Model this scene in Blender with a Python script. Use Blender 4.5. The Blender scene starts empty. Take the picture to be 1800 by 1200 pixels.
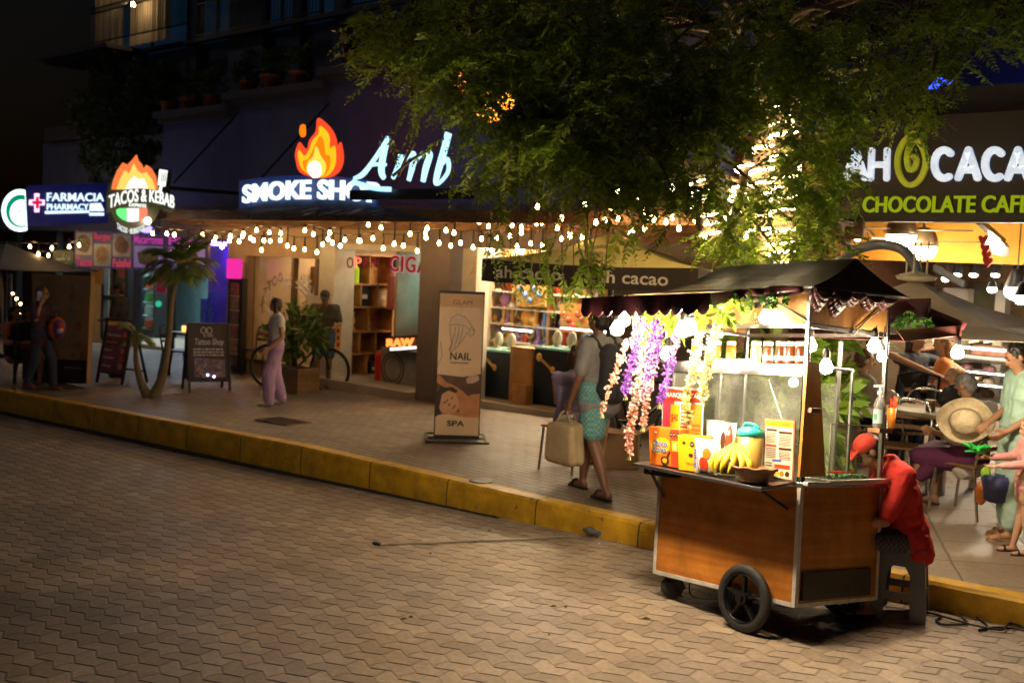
import bpy,math,random
from mathutils import Vector,Matrix,Euler
import numpy as np
random.seed(7)
rng=np.random.default_rng(11)
S=bpy.context.scene
COL=S.collection
V=Vector
PI=math.pi
# ------------------------------------------------------------------ camera
FPX,CAMH=2000.0,2.3
PS,PT,RO,TILT=math.radians(43.6),math.atan(140/2000.),math.radians(2.5),.032
cR=V((math.cos(PS),math.sin(PS),0));cF0=V((-math.sin(PS),math.cos(PS),0));cZ=V((0,0,1))
cF=cF0*math.cos(PT)-cZ*math.sin(PT);cU=cZ*math.cos(PT)+cF0*math.sin(PT)
cRi=cR*math.cos(RO)+cU*math.sin(RO);cUi=cU*math.cos(RO)-cR*math.sin(RO)
CAM=V((0,0,CAMH))
def ray(x,y):
 return cF*FPX+cRi*(x-900)+cUi*(600-y)
def fy(x,y,Y):
 d=ray(x,y);return CAM+d*(Y/d.y)
def fx(x,y,X):
 d=ray(x,y);return CAM+d*(X/d.x)
def dep(x,y,D):
 return CAM+ray(x,y)*(D/FPX)
GA,GB=TILT*cR.x,TILT*cR.y
def kerb_h(X):
 return .30 if X<-10 else (.18 if X>-5 else .30-.12*(X+10)/5)
def kerb_y(X):
 return 7.56+.036*X
def road_z(X,Y):
 return GA*X+GB*Y
def pave_z(X,Y):
 return GA*X+GB*Y+kerb_h(X)
def _gp(x,y,h):
 d=ray(x,y);n=V((-GA,-GB,1));t=(h-n.dot(CAM))/n.dot(d)
 return CAM+d*t
def rd(x,y):
 return _gp(x,y,0)
def pv(x,y):
 h=.2
 for i in range(20):
  p=_gp(x,y,h);h=.5*h+.5*kerb_h(p.x)
 p.z=pave_z(p.x,p.y)
 return p
def pvd(x,D):
 """pavement point in the viewing column x at camera depth D"""
 p=dep(x,700,D);p.z=pave_z(p.x,p.y);return p
ROOTW={}
def attach(o,parent):
 """parts of a thing made with w=1 are drawn in world coordinates, all others in their parent's own"""
 if parent is None:return
 o.parent=parent
 if parent.name in ROOTW:o.matrix_parent_inverse=ROOTW[parent.name].inverted()
# ------------------------------------------------------------------ mesh builder
class MB:
 def __init__(s):
  s.v=[];s.f=[]
 def add(s,vs,fs):
  o=len(s.v);s.v+=[tuple(p) for p in vs];s.f+=[tuple(i+o for i in f) for f in fs];return s
 def box(s,a,b):
  x0,y0,z0=[min(a[i],b[i]) for i in range(3)];x1,y1,z1=[max(a[i],b[i]) for i in range(3)]
  return s.add([(x0,y0,z0),(x1,y0,z0),(x1,y1,z0),(x0,y1,z0),(x0,y0,z1),(x1,y0,z1),(x1,y1,z1),(x0,y1,z1)],[(0,3,2,1),(4,5,6,7),(0,1,5,4),(1,2,6,5),(2,3,7,6),(3,0,4,7)])
 def bar(s,p,q,w,h,up=(0,0,1)):
  p=V(p);q=V(q);d=(q-p).normalized();u=V(up)
  if abs(d.dot(u))>.98:u=V((1,0,0))
  a=d.cross(u).normalized()*(w/2);b=a.cross(d).normalized()*(h/2)
  vs=[p-a-b,p+a-b,p+a+b,p-a+b,q-a-b,q+a-b,q+a+b,q-a+b]
  return s.add(vs,[(0,3,2,1),(4,5,6,7),(0,1,5,4),(1,2,6,5),(2,3,7,6),(3,0,4,7)])
 def tube(s,pts,r,n=8,caps=True):
  pts=[V(p) for p in pts];m=len(pts)
  rs=r if isinstance(r,(list,tuple)) else [r]*m
  o=len(s.v);prev=None
  for i,p in enumerate(pts):
   d=(pts[min(i+1,m-1)]-pts[max(i-1,0)])
   if d.length<1e-9:d=V((0,0,1))
   d.normalize()
   if prev is None:
    u=V((0,0,1)) if abs(d.z)<.95 else V((1,0,0));a=d.cross(u).normalized()
   else:
    a=prev-d*prev.dot(d)
    a=a.normalized() if a.length>1e-6 else d.orthogonal().normalized()
   prev=a;b=d.cross(a)
   for k in range(n):
    t=2*PI*k/n;s.v.append(tuple(p+(a*math.cos(t)+b*math.sin(t))*rs[i]))
  for i in range(m-1):
   for k in range(n):
    k2=(k+1)%n;s.f.append((o+i*n+k,o+i*n+k2,o+(i+1)*n+k2,o+(i+1)*n+k))
  if caps:
   s.f.append(tuple(o+k for k in range(n))[::-1]);s.f.append(tuple(o+(m-1)*n+k for k in range(n)))
  return s
 def cyl(s,p,q,r,r2=None,n=16):
  return s.tube([p,q],[r,r if r2 is None else r2],n)
 def lathe(s,prof,c=(0,0,0),n=24,M=None,caps=True):
  """prof: (radius, z) list, revolved round z through c"""
  o=len(s.v);c=V(c)
  for (r,z) in prof:
   for k in range(n):
    t=2*PI*k/n;p=V((r*math.cos(t),r*math.sin(t),z))
    if M:p=M@p
    s.v.append(tuple(p+c))
  for i in range(len(prof)-1):
   for k in range(n):
    k2=(k+1)%n;s.f.append((o+i*n+k,o+i*n+k2,o+(i+1)*n+k2,o+(i+1)*n+k))
  if caps:
   s.f.append(tuple(o+k for k in range(n))[::-1]);L=len(prof)-1;s.f.append(tuple(o+L*n+k for k in range(n)))
  return s
 def ell(s,c,r,n=10,m=7,M=None):
  r=(r,r,r) if not isinstance(r,(tuple,list)) else r
  o=len(s.v);c=V(c)
  def P(p):
   p=V((p[0]*r[0],p[1]*r[1],p[2]*r[2]))
   if M:p=M@p
   s.v.append(tuple(p+c))
  P((0,0,-1))
  for i in range(1,m):
   a=-PI/2+PI*i/m
   for k in range(n):P((math.cos(a)*math.cos(2*PI*k/n),math.cos(a)*math.sin(2*PI*k/n),math.sin(a)))
  P((0,0,1));e=len(s.v)-1
  for k in range(n):
   k2=(k+1)%n;s.f.append((o,o+1+k2,o+1+k));s.f.append((e,o+1+(m-2)*n+k,o+1+(m-2)*n+k2))
   for i in range(m-2):
    s.f.append((o+1+i*n+k,o+1+i*n+k2,o+1+(i+1)*n+k2,o+1+(i+1)*n+k))
  return s
 def cap(s,p,q,r,r2=None,n=10):
  """capsule with a taper"""
  r2=r if r2 is None else r2;p=V(p);q=V(q);d=q-p
  if d.length<1e-6:return s.ell(p,r)
  d.normalize();pts=[];rs=[]
  for a in (-80,-55,-28,0):pts.append(p+d*(r*math.sin(math.radians(a))));rs.append(r*math.cos(math.radians(a)))
  for a in (0,28,55,80):pts.append(q+d*(r2*math.sin(math.radians(a))));rs.append(r2*math.cos(math.radians(a)))
  return s.tube(pts,rs,n)
 def quad(s,a,b,c,d):
  return s.add([a,b,c,d],[(0,1,2,3)])
 def prism(s,pts,dv):
  """flat polygon (3-D points) given a thickness vector"""
  n=len(pts);dv=V(dv);p=[V(q) for q in pts]
  return s.add(p+[q+dv for q in p],[tuple(range(n))[::-1],tuple(range(n,2*n))]+[(i,(i+1)%n,n+(i+1)%n,n+i) for i in range(n)])
 def build(s,name,m,parent=None,smooth=False,bevel=0,solid=0,remesh=0,auto=None):
  me=bpy.data.meshes.new(name);me.from_pydata(s.v,[],s.f);me.update()
  if smooth:me.polygons.foreach_set('use_smooth',[True]*len(me.polygons))
  me.materials.append(m)
  o=bpy.data.objects.new(name,me);COL.objects.link(o)
  attach(o,parent)
  if solid:
   q=o.modifiers.new('s','SOLIDIFY');q.thickness=solid;q.offset=0
  if remesh:
   q=o.modifiers.new('r','REMESH');q.mode='VOXEL';q.voxel_size=remesh;q.use_smooth_shade=True
   q=o.modifiers.new('m','SMOOTH');q.factor=.5;q.iterations=3
  if bevel:
   q=o.modifiers.new('b','BEVEL');q.width=bevel;q.segments=2;q.limit_method='ANGLE';q.angle_limit=.7
  return o
def tag(o,label=None,cat=None,group=None,kind=None):
 if label:o['label']=label
 if cat:o['category']=cat
 if group:o['group']=group
 if kind:o['kind']=kind
 return o
def thing(name,label,cat,loc=(0,0,0),rz=0,group=None,mat=None,w=0):
 o=bpy.data.objects.new(name,None);COL.objects.link(o);o.empty_display_size=.1
 if mat is not None:o.matrix_world=mat
 else:o.location=loc;o.rotation_euler=(0,0,rz)
 if w:ROOTW[o.name]=mat if mat is not None else Matrix.Translation(V(loc))@Matrix.Rotation(rz,4,'Z')
 return tag(o,label,cat,group)
def copy_tree(o,parent=None):
 c=o.copy();COL.objects.link(c)
 if parent is not None:c.parent=parent
 for ch in list(o.children):copy_tree(ch,c)
 return c
# ------------------------------------------------------------------ materials
MATS={}
def M(name,rgb,rough=.6,metal=0,var=.18,scale=9,bump=.12,emit=0,ecol=None,alpha=1,trans=0,spec=.5,coat=0,stretch=None,detail=4):
 if name in MATS:return MATS[name]
 m=bpy.data.materials.new(name);m.use_nodes=True;nt=m.node_tree;b=nt.nodes['Principled BSDF']
 b.inputs['Roughness'].default_value=rough;b.inputs['Metallic'].default_value=metal
 b.inputs['Specular IOR Level'].default_value=spec
 if coat:b.inputs['Coat Weight'].default_value=coat
 if alpha<1:b.inputs['Alpha'].default_value=alpha
 if trans:b.inputs['Transmission Weight'].default_value=trans
 if var>0:
  tc=nt.nodes.new('ShaderNodeTexCoord');mp=nt.nodes.new('ShaderNodeMapping');nz=nt.nodes.new('ShaderNodeTexNoise')
  nt.links.new(tc.outputs['Object'],mp.inputs[0]);nt.links.new(mp.outputs[0],nz.inputs['Vector'])
  if stretch:mp.inputs['Scale'].default_value=stretch
  nz.inputs['Scale'].default_value=scale;nz.inputs['Detail'].default_value=detail;nz.inputs['Roughness'].default_value=.62
  cr=nt.nodes.new('ShaderNodeValToRGB');e=cr.color_ramp.elements
  e[0].position=.3;e[1].position=.72
  e[0].color=tuple(c*(1-var) for c in rgb)+(1,);e[1].color=tuple(min(1,c*(1+var)) for c in rgb)+(1,)
  nt.links.new(nz.outputs['Fac'],cr.inputs[0]);nt.links.new(cr.outputs[0],b.inputs['Base Color'])
  if bump:
   bp=nt.nodes.new('ShaderNodeBump');bp.inputs['Strength'].default_value=bump;bp.inputs['Distance'].default_value=.01
   nt.links.new(nz.outputs['Fac'],bp.inputs['Height']);nt.links.new(bp.outputs[0],b.inputs['Normal'])
 else:
  b.inputs['Base Color'].default_value=tuple(rgb)+(1,)
 if emit:
  b.inputs['Emission Color'].default_value=tuple(ecol or rgb)+(1,);b.inputs['Emission Strength'].default_value=emit
 MATS[name]=m
 return m
def E(name,rgb,strength):
 """something that gives off light"""
 if name in MATS:return MATS[name]
 m=bpy.data.materials.new(name);m.use_nodes=True;nt=m.node_tree;nt.nodes.clear()
 o=nt.nodes.new('ShaderNodeOutputMaterial');e=nt.nodes.new('ShaderNodeEmission')
 e.inputs[0].default_value=tuple(rgb)+(1,);e.inputs[1].default_value=strength
 nt.links.new(e.outputs[0],o.inputs[0]);MATS[name]=m
 return m
def glass(name,tint=(1,1,1),haze=0,rough=.03):
 if name in MATS:return MATS[name]
 m=bpy.data.materials.new(name);m.use_nodes=True;nt=m.node_tree;nt.nodes.clear()
 o=nt.nodes.new('ShaderNodeOutputMaterial');mx=nt.nodes.new('ShaderNodeMixShader');t=nt.nodes.new('ShaderNodeBsdfTransparent')
 g=nt.nodes.new('ShaderNodeBsdfGlossy');g.inputs['Roughness'].default_value=rough
 lw=nt.nodes.new('ShaderNodeLayerWeight');pw=nt.nodes.new('ShaderNodeMath');pw.operation='POWER';pw.inputs[1].default_value=3.5;nt.links.new(lw.outputs['Facing'],pw.inputs[0]);fr=nt.nodes.new('ShaderNodeMath');fr.operation='MULTIPLY_ADD';fr.inputs[1].default_value=.45;fr.inputs[2].default_value=.035;nt.links.new(pw.outputs[0],fr.inputs[0])
 t.inputs[0].default_value=tuple(tint)+(1,)
 nt.links.new(fr.outputs[0],mx.inputs[0])
 nt.links.new(t.outputs[0],mx.inputs[1]);nt.links.new(g.outputs[0],mx.inputs[2]);nt.links.new(mx.outputs[0],o.inputs[0])
 if haze:# uneven pale film standing in for milky reflections on the glass
  df=nt.nodes.new('ShaderNodeBsdfDiffuse');df.inputs[0].default_value=(.75,.76,.70,1);nz=nt.nodes.new('ShaderNodeTexNoise');nz.inputs['Scale'].default_value=4;nz.inputs['Detail'].default_value=8;nz.inputs['Roughness'].default_value=.7
  tc=nt.nodes.new('ShaderNodeTexCoord');nt.links.new(tc.outputs['Object'],nz.inputs['Vector']);r=nt.nodes.new('ShaderNodeMapRange');r.inputs[1].default_value=.35;r.inputs[2].default_value=.75;r.inputs[3].default_value=haze*.4;r.inputs[4].default_value=haze*1.8;nt.links.new(nz.outputs['Fac'],r.inputs[0])
  m2=nt.nodes.new('ShaderNodeMixShader');nt.links.new(r.outputs[0],m2.inputs[0]);nt.links.new(mx.outputs[0],m2.inputs[1]);nt.links.new(df.outputs[0],m2.inputs[2]);nt.links.new(m2.outputs[0],o.inputs[0])
 MATS[name]=m
 return m
def leafmat(name,a,b,scale=.9,transl=.35):
 if name in MATS:return MATS[name]
 m=bpy.data.materials.new(name);m.use_nodes=True;nt=m.node_tree;p=nt.nodes['Principled BSDF'];out=nt.nodes['Material Output']
 g=nt.nodes.new('ShaderNodeNewGeometry');nz=nt.nodes.new('ShaderNodeTexNoise');nz.inputs['Scale'].default_value=scale
 mixv=nt.nodes.new('ShaderNodeMath');mixv.operation='MULTIPLY_ADD';mixv.inputs[1].default_value=.45;mixv.inputs[2].default_value=.27
 ad=nt.nodes.new('ShaderNodeMath');ad.operation='MULTIPLY_ADD';ad.inputs[1].default_value=.55
 nt.links.new(g.outputs['Position'],nz.inputs['Vector'])
 nt.links.new(g.outputs['Random Per Island'],mixv.inputs[0]);nt.links.new(nz.outputs['Fac'],ad.inputs[0]);nt.links.new(mixv.outputs[0],ad.inputs[2])
 cr=nt.nodes.new('ShaderNodeValToRGB');e=cr.color_ramp.elements;e[0].position=.35;e[1].position=1.0
 e[0].color=tuple(a)+(1,);e[1].color=tuple(b)+(1,)
 nt.links.new(ad.outputs[0],cr.inputs[0]);nt.links.new(cr.outputs[0],p.inputs['Base Color']);p.inputs['Roughness'].default_value=.5
 tr=nt.nodes.new('ShaderNodeBsdfTranslucent');mx=nt.nodes.new('ShaderNodeMixShader');mx.inputs[0].default_value=transl
 nt.links.new(cr.outputs[0],tr.inputs[0]);nt.links.new(p.outputs[0],mx.inputs[1]);nt.links.new(tr.outputs[0],mx.inputs[2]);nt.links.new(mx.outputs[0],out.inputs[0])
 MATS[name]=m
 return m
def wood(name,a,b,scale=3,stretch=(1,1,14),rough=.4,bump=.08):
 if name in MATS:return MATS[name]
 m=bpy.data.materials.new(name);m.use_nodes=True;nt=m.node_tree;p=nt.nodes['Principled BSDF']
 tc=nt.nodes.new('ShaderNodeTexCoord');mp=nt.nodes.new('ShaderNodeMapping');mp.inputs['Scale'].default_value=stretch
 nz=nt.nodes.new('ShaderNodeTexNoise');nz.inputs['Scale'].default_value=scale;nz.inputs['Detail'].default_value=7;nz.inputs['Distortion'].default_value=.6
 cr=nt.nodes.new('ShaderNodeValToRGB');e=cr.color_ramp.elements;e[0].position=.32;e[1].position=.7
 e[0].color=tuple(a)+(1,);e[1].color=tuple(b)+(1,)
 nt.links.new(tc.outputs['Object'],mp.inputs[0]);nt.links.new(mp.outputs[0],nz.inputs['Vector']);nt.links.new(nz.outputs['Fac'],cr.inputs[0])
 n2=nt.nodes.new('ShaderNodeTexNoise');n2.inputs['Scale'].default_value=3.4;n2.inputs['Detail'].default_value=8;n2.inputs['Roughness'].default_value=.7;nt.links.new(tc.outputs['Object'],n2.inputs['Vector'])
 r2=nt.nodes.new('ShaderNodeMapRange');r2.inputs[1].default_value=.38;r2.inputs[2].default_value=.6;r2.inputs[3].default_value=.68;r2.inputs[4].default_value=1.08;nt.links.new(n2.outputs['Fac'],r2.inputs[0])
 mw=nt.nodes.new('ShaderNodeMix');mw.data_type='RGBA';mw.blend_type='MULTIPLY';mw.inputs[0].default_value=1;nt.links.new(cr.outputs[0],mw.inputs[6]);nt.links.new(r2.outputs[0],mw.inputs[7]);nt.links.new(mw.outputs[2],p.inputs['Base Color'])
 rr=nt.nodes.new('ShaderNodeMapRange');rr.inputs[3].default_value=rough+.2;rr.inputs[4].default_value=rough-.1;nt.links.new(n2.outputs['Fac'],rr.inputs[0]);nt.links.new(rr.outputs[0],p.inputs['Roughness'])
 bp=nt.nodes.new('ShaderNodeBump');bp.inputs['Strength'].default_value=bump;bp.inputs['Distance'].default_value=.01
 nt.links.new(nz.outputs['Fac'],bp.inputs['Height']);nt.links.new(bp.outputs[0],p.inputs['Normal'])
 MATS[name]=m
 return m
# ------------------------------------------------------------------ writing and flat shapes
def text_mesh(txt,bold=0.,shear=0.,spacing=1.,ext=.0):
 cu=bpy.data.curves.new('letters','FONT');cu.body=txt;cu.offset=bold;cu.shear=shear;cu.space_character=spacing+bold*1.1
 cu.extrude=ext;cu.resolution_u=4;cu.fill_mode='BOTH';cu.align_x='LEFT'
 o=bpy.data.objects.new('letters',cu);COL.objects.link(o)
 me=bpy.data.meshes.new_from_object(o.evaluated_get(bpy.context.evaluated_depsgraph_get()))
 bpy.data.objects.remove(o);bpy.data.curves.remove(cu)
 return me
def text_on(name,txt,o,u,v,m,parent=None,thick=.004,bold=.02,shear=0.,spacing=1.,arc=0):
 """lettering laid in the rectangle o, o+u, o+v (points in the parent's space), standing `thick` proud along u x v"""
 me=text_mesh(txt,bold,shear,spacing,.5)
 me.name=name
 n=len(me.vertices);co=np.empty(n*3);me.vertices.foreach_get('co',co);co=co.reshape(-1,3)
 lo=co.min(0);hi=co.max(0);q=(co-lo)/np.maximum(hi-lo,1e-6)
 if arc:q[:,1]+=arc*(1-(2*q[:,0]-1) ** 2)
 o=np.array(o);u=np.array(u);v=np.array(v);w=np.cross(u,v);w=w/np.linalg.norm(w)
 p=o+q[:,:1]*u+q[:,1:2]*v+q[:,2:3]*thick*w
 me.vertices.foreach_set('co',p.ravel());me.update();me.materials.clear();me.materials.append(m)
 ob=bpy.data.objects.new(name,me);COL.objects.link(ob)
 attach(ob,parent)
 return ob
def lines_mb(o,u,v,rows,seed=0,fill=.8,th=.002,hfrac=.5,words=4):
 """rows of small print as short raised strokes"""
 r=random.Random(seed);b=MB();o=V(o);u=V(u);v=V(v);w=u.cross(v).normalized()
 for i in range(rows):
  y=1-(i+.75)/rows;x=0
  while x<fill:
   L=r.uniform(.06,.22)*4/words;L=min(L,fill-x)
   if L<.02:break
   p=o+u*x+v*y
   b.prism([p,p+u*L,p+u*L+v*(hfrac/rows),p+v*(hfrac/rows)],w*th);x+=L+.03
 return b
def poly_on(pts,fn,off,thick):
 """pixel outline -> polygon on a plane via fn, thickness along off"""
 b=MB();b.prism([fn(x,y) for x,y in pts],V(off).normalized()*thick);return b
def stroke(b,pts,w,n,up):
 """ribbon of varying width along 3-D points; up = plane normal; w list; extruded by n"""
 pts=[V(p) for p in pts];L=[];R=[]
 for i,p in enumerate(pts):
  d=(pts[min(i+1,len(pts)-1)]-pts[max(i-1,0)]).normalized();a=d.cross(V(up)).normalized()
  wi=w[i] if isinstance(w,(list,tuple)) else w
  L.append(p+a*wi/2);R.append(p-a*wi/2)
 for i in range(len(pts)-1):
  b.prism([L[i],L[i+1],R[i+1],R[i]],n)
 return b
def smooth_pts(pts,k=6):
 pts=[V(p) for p in pts];out=[]
 for i in range(len(pts)-1):
  p0=pts[max(i-1,0)];p1=pts[i];p2=pts[i+1];p3=pts[min(i+2,len(pts)-1)]
  for j in range(k):
   t=j/k
   out.append(.5*((2*p1)+(p2-p0)*t+(2*p0-5*p1+4*p2-p3)*t*t+(3*p1-p0-3*p2+p3)*t ** 3))
 out.append(pts[-1]);return out
def faces_mesh(name,verts,quads,m,parent=None,smooth=False):
 """big meshes straight from numpy arrays"""
 me=bpy.data.meshes.new(name);nv=len(verts);nf,k=quads.shape
 me.vertices.add(nv);me.vertices.foreach_set('co',np.asarray(verts,dtype=np.float32).ravel())
 me.loops.add(nf*k);me.loops.foreach_set('vertex_index',quads.astype(np.int32).ravel())
 me.polygons.add(nf);me.polygons.foreach_set('loop_start',np.arange(0,nf*k,k,dtype=np.int32))
 me.update(calc_edges=True);me.validate()
 me.materials.append(m);o=bpy.data.objects.new(name,me);COL.objects.link(o)
 attach(o,parent)
 return o
# ------------------------------------------------------------------ world, render settings
w=bpy.data.worlds.new('World');S.world=w;w.use_nodes=True
nt=w.node_tree;sky=nt.nodes.new('ShaderNodeTexSky');sky.sky_type='NISHITA';sky.sun_disc=False
sky.sun_elevation=math.radians(-4.0);sky.sun_rotation=math.radians(200)
bg=nt.nodes['Background'];bg.inputs['Strength'].default_value=SKY_STRENGTH=.14
nt.links.new(sky.outputs[0],bg.inputs[0])
sun=bpy.data.lights.new('sun','SUN');sun.energy=.07;sun.angle=math.radians(9);sun.color=(1,.80,.74)
so=bpy.data.objects.new('sun',sun);COL.objects.link(so)
so.rotation_euler=V((.42,.95,-1.45)).to_track_quat('-Z','Y').to_euler()
S.view_settings.view_transform='Standard';S.view_settings.look='None';S.view_settings.exposure=.22;S.view_settings.gamma=1
S.cycles.use_denoising=True
S.cycles.max_bounces=6;S.cycles.diffuse_bounces=3;S.cycles.glossy_bounces=3;S.cycles.transparent_max_bounces=12;S.cycles.transmission_bounces=4
S.cycles.sample_clamp_indirect=4;S.cycles.sample_clamp_direct=0;S.cycles.caustics_reflective=False;S.cycles.caustics_refractive=False
cd=bpy.data.cameras.new('camera');co=bpy.data.objects.new('camera',cd);COL.objects.link(co);S.camera=co
cd.lens=36*FPX/1800;cd.sensor_width=36;cd.clip_end=500;cd.clip_start=.1
co.matrix_world=Matrix(((cRi.x,cUi.x,-cF.x,0),(cRi.y,cUi.y,-cF.y,0),(cRi.z,cUi.z,-cF.z,CAMH),(0,0,0,1)))
cd.dof.use_dof=True;cd.dof.focus_distance=7.1;cd.dof.aperture_fstop=2.2
YF=11.1
def fX(px,py=560,Y=YF):
 return fy(px,py,Y).x
def fZ(px,py,Y=YF):
 return fy(px,py,Y).z
# ------------------------------------------------------------------ ground materials
def paver_mat(name,c1,c2,cm,bw,bh,mortar,zig,period,bump=.6,rot=0,patch=.35,rough=.55,offs=.5,wear=(.5,1.0)):
 m=bpy.data.materials.new(name);m.use_nodes=True;nt=m.node_tree;p=nt.nodes['Principled BSDF'];L=nt.links.new
 def N(t,**k):
  n=nt.nodes.new(t)
  for a,b in k.items():setattr(n,a,b)
  return n
 def mth(op,a,b=None,c=None):
  n=N('ShaderNodeMath',operation=op)
  for i,q in enumerate((a,b,c)):
   if q is None:continue
   if isinstance(q,(int,float)):n.inputs[i].default_value=q
   else:L(q,n.inputs[i])
  return n.outputs[0]
 tc=N('ShaderNodeTexCoord');mp=N('ShaderNodeMapping');mp.inputs['Rotation'].default_value=(0,0,rot);L(tc.outputs['Object'],mp.inputs[0])
 sp=N('ShaderNodeSeparateXYZ');L(mp.outputs[0],sp.inputs[0])
 wob=N('ShaderNodeTexNoise');wob.inputs['Scale'].default_value=1.3;wob.inputs['Detail'].default_value=3;L(mp.outputs[0],wob.inputs['Vector'])
 wx=mth('MULTIPLY_ADD',wob.outputs['Fac'],.05,sp.outputs[0]);wy=mth('MULTIPLY_ADD',wob.outputs['Fac'],.04,sp.outputs[1])
 # bed joints run along the rows in a zigzag and gape on its falling half; head joints are thin
 zz=mth('PINGPONG',wx,bw*.5);v=mth('MULTIPLY_ADD',zz,zig,wy);rv=mth('DIVIDE',v,bh);row=mth('FLOOR',rv);fv=mth('FRACT',rv)
 half=mth('MULTIPLY',mth('FRACT',mth('MULTIPLY',row,.5)),2*offs);zy=mth('PINGPONG',wy,bh);u=mth('ADD',mth('DIVIDE',mth('MULTIPLY_ADD',zy,zig*.5,wx),bw),half)
 fu=mth('FRACT',u);cell=mth('FLOOR',u)
 def edge(f,wd):e=mth('MULTIPLY_ADD',mth('ABSOLUTE',mth('SUBTRACT',f,.5)),-1,.5);m_=N('ShaderNodeMapRange');m_.interpolation_type='SMOOTHSTEP';m_.inputs[1].default_value=wd*.25;m_.inputs[2].default_value=wd;m_.inputs[3].default_value=1;m_.inputs[4].default_value=0;L(e,m_.inputs[0]);return m_.outputs[0]
 gape=mth('GREATER_THAN',mth('FRACT',mth('DIVIDE',wx,bw)),.5)
 bed=mth('MULTIPLY',edge(fv,mortar/bh),mth('MULTIPLY_ADD',gape,(.78 if zig else 0),(.22 if zig else .6)));head=mth('MULTIPLY',edge(fu,mortar/bw*1.0),.34 if zig else .6)
 joint=mth('MAXIMUM',bed,head)
 cid=N('ShaderNodeCombineXYZ');L(cell,cid.inputs[0]);L(row,cid.inputs[1]);wn=N('ShaderNodeTexWhiteNoise');L(cid.outputs[0],wn.inputs['Vector'])
 cm1=N('ShaderNodeMix',data_type='RGBA');L(wn.outputs['Value'],cm1.inputs[0]);cm1.inputs[6].default_value=tuple(c1)+(1,);cm1.inputs[7].default_value=tuple(c2)+(1,)
 cm2=N('ShaderNodeMix',data_type='RGBA');L(joint,cm2.inputs[0]);L(cm1.outputs[2],cm2.inputs[6]);cm2.inputs[7].default_value=tuple(cm)+(1,)
 n1=N('ShaderNodeTexNoise');n1.inputs['Scale'].default_value=.55;n1.inputs['Detail'].default_value=6;n1.inputs['Roughness'].default_value=.65;L(mp.outputs[0],n1.inputs['Vector'])
 n2=N('ShaderNodeTexNoise');n2.inputs['Scale'].default_value=30;n2.inputs['Detail'].default_value=5;L(mp.outputs[0],n2.inputs['Vector'])
 r1=N('ShaderNodeMapRange');r1.inputs[1].default_value=.3;r1.inputs[2].default_value=.7;r1.inputs[3].default_value=1-patch;r1.inputs[4].default_value=1+patch*.6;L(n1.outputs['Fac'],r1.inputs[0])
 r2=N('ShaderNodeMapRange');r2.inputs[1].default_value=.3;r2.inputs[2].default_value=.7;r2.inputs[3].default_value=.82;r2.inputs[4].default_value=1.12;L(n2.outputs['Fac'],r2.inputs[0])
 mul=mth('MULTIPLY',r1.outputs[0],r2.outputs[0])
 # old oil drips and gum
 vo=N('ShaderNodeTexVoronoi');vo.inputs['Scale'].default_value=1.7;L(mp.outputs[0],vo.inputs['Vector'])
 sp2=mth('LESS_THAN',vo.outputs['Distance'],.035);sp3=mth('MULTIPLY_ADD',sp2,-.45,1.0);mul=mth('MULTIPLY',mul,sp3)
 mx=N('ShaderNodeMix',data_type='RGBA',blend_type='MULTIPLY');mx.inputs[0].default_value=1;L(cm2.outputs[2],mx.inputs[6]);cc=N('ShaderNodeCombineColor');
 for i in range(3):L(mul,cc.inputs[i])
 L(cc.outputs[0],mx.inputs[7]);L(mx.outputs[2],p.inputs['Base Color'])
 # broad warm and cool patches of older and newer pavers
 n3=N('ShaderNodeTexNoise');n3.inputs['Scale'].default_value=.8;n3.inputs['Detail'].default_value=3;mo=N('ShaderNodeVectorMath',operation='ADD');mo.inputs[1].default_value=(31,7,3);L(mp.outputs[0],mo.inputs[0]);L(mo.outputs[0],n3.inputs['Vector'])
 tr_=N('ShaderNodeValToRGB');tr_.color_ramp.elements[0].position=.35;tr_.color_ramp.elements[1].position=.65;tr_.color_ramp.elements[0].color=(.90,.88,.93,1);tr_.color_ramp.elements[1].color=(1.02,.91,.78,1);L(n3.outputs['Fac'],tr_.inputs[0])
 mt=N('ShaderNodeMix',data_type='RGBA',blend_type='MULTIPLY');mt.inputs[0].default_value=1;L(mx.outputs[2],mt.inputs[6]);L(tr_.outputs[0],mt.inputs[7]);L(mt.outputs[2],p.inputs['Base Color'])
 rr=N('ShaderNodeMapRange');rr.inputs[1].default_value=.3;rr.inputs[2].default_value=.75;rr.inputs[3].default_value=rough-.12;rr.inputs[4].default_value=rough+.2;L(n1.outputs['Fac'],rr.inputs[0]);L(rr.outputs[0],p.inputs['Roughness'])
 inv=mth('SUBTRACT',1.0,joint);hh=mth('MULTIPLY_ADD',n2.outputs['Fac'],.18,inv)
 # each paver sits a little higher or lower than its neighbour
 hh=mth('MULTIPLY_ADD',wn.outputs['Value'],.6,hh)
 hh=mth('MULTIPLY_ADD',n1.outputs['Fac'],1.5,hh)
 bp=N('ShaderNodeBump');bp.inputs['Strength'].default_value=bump;bp.inputs['Distance'].default_value=.012;L(hh,bp.inputs['Height']);L(bp.outputs[0],p.inputs['Normal'])
 return m
m_road=paver_mat('road_pavers',(.42,.36,.30),(.29,.245,.205),(.03,.024,.02),.24,.13,.013,.42,.055,bump=.8,rot=.02,patch=.55)
m_pave=paver_mat('pavement_pavers',(.30,.25,.205),(.21,.175,.145),(.05,.04,.03),.2,.1,.010,.0,.05,bump=.7,rot=.04,patch=.6)
m_slab=paver_mat('pavement_slabs',(.33,.27,.20),(.27,.22,.165),(.05,.038,.025),.62,.62,.012,.0,.05,bump=.6,rot=-.52,patch=.3,offs=0)
m_yellow=M('kerb_paint',(.58,.33,.016),.5,var=.38,scale=5,bump=.5,detail=9)
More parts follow.
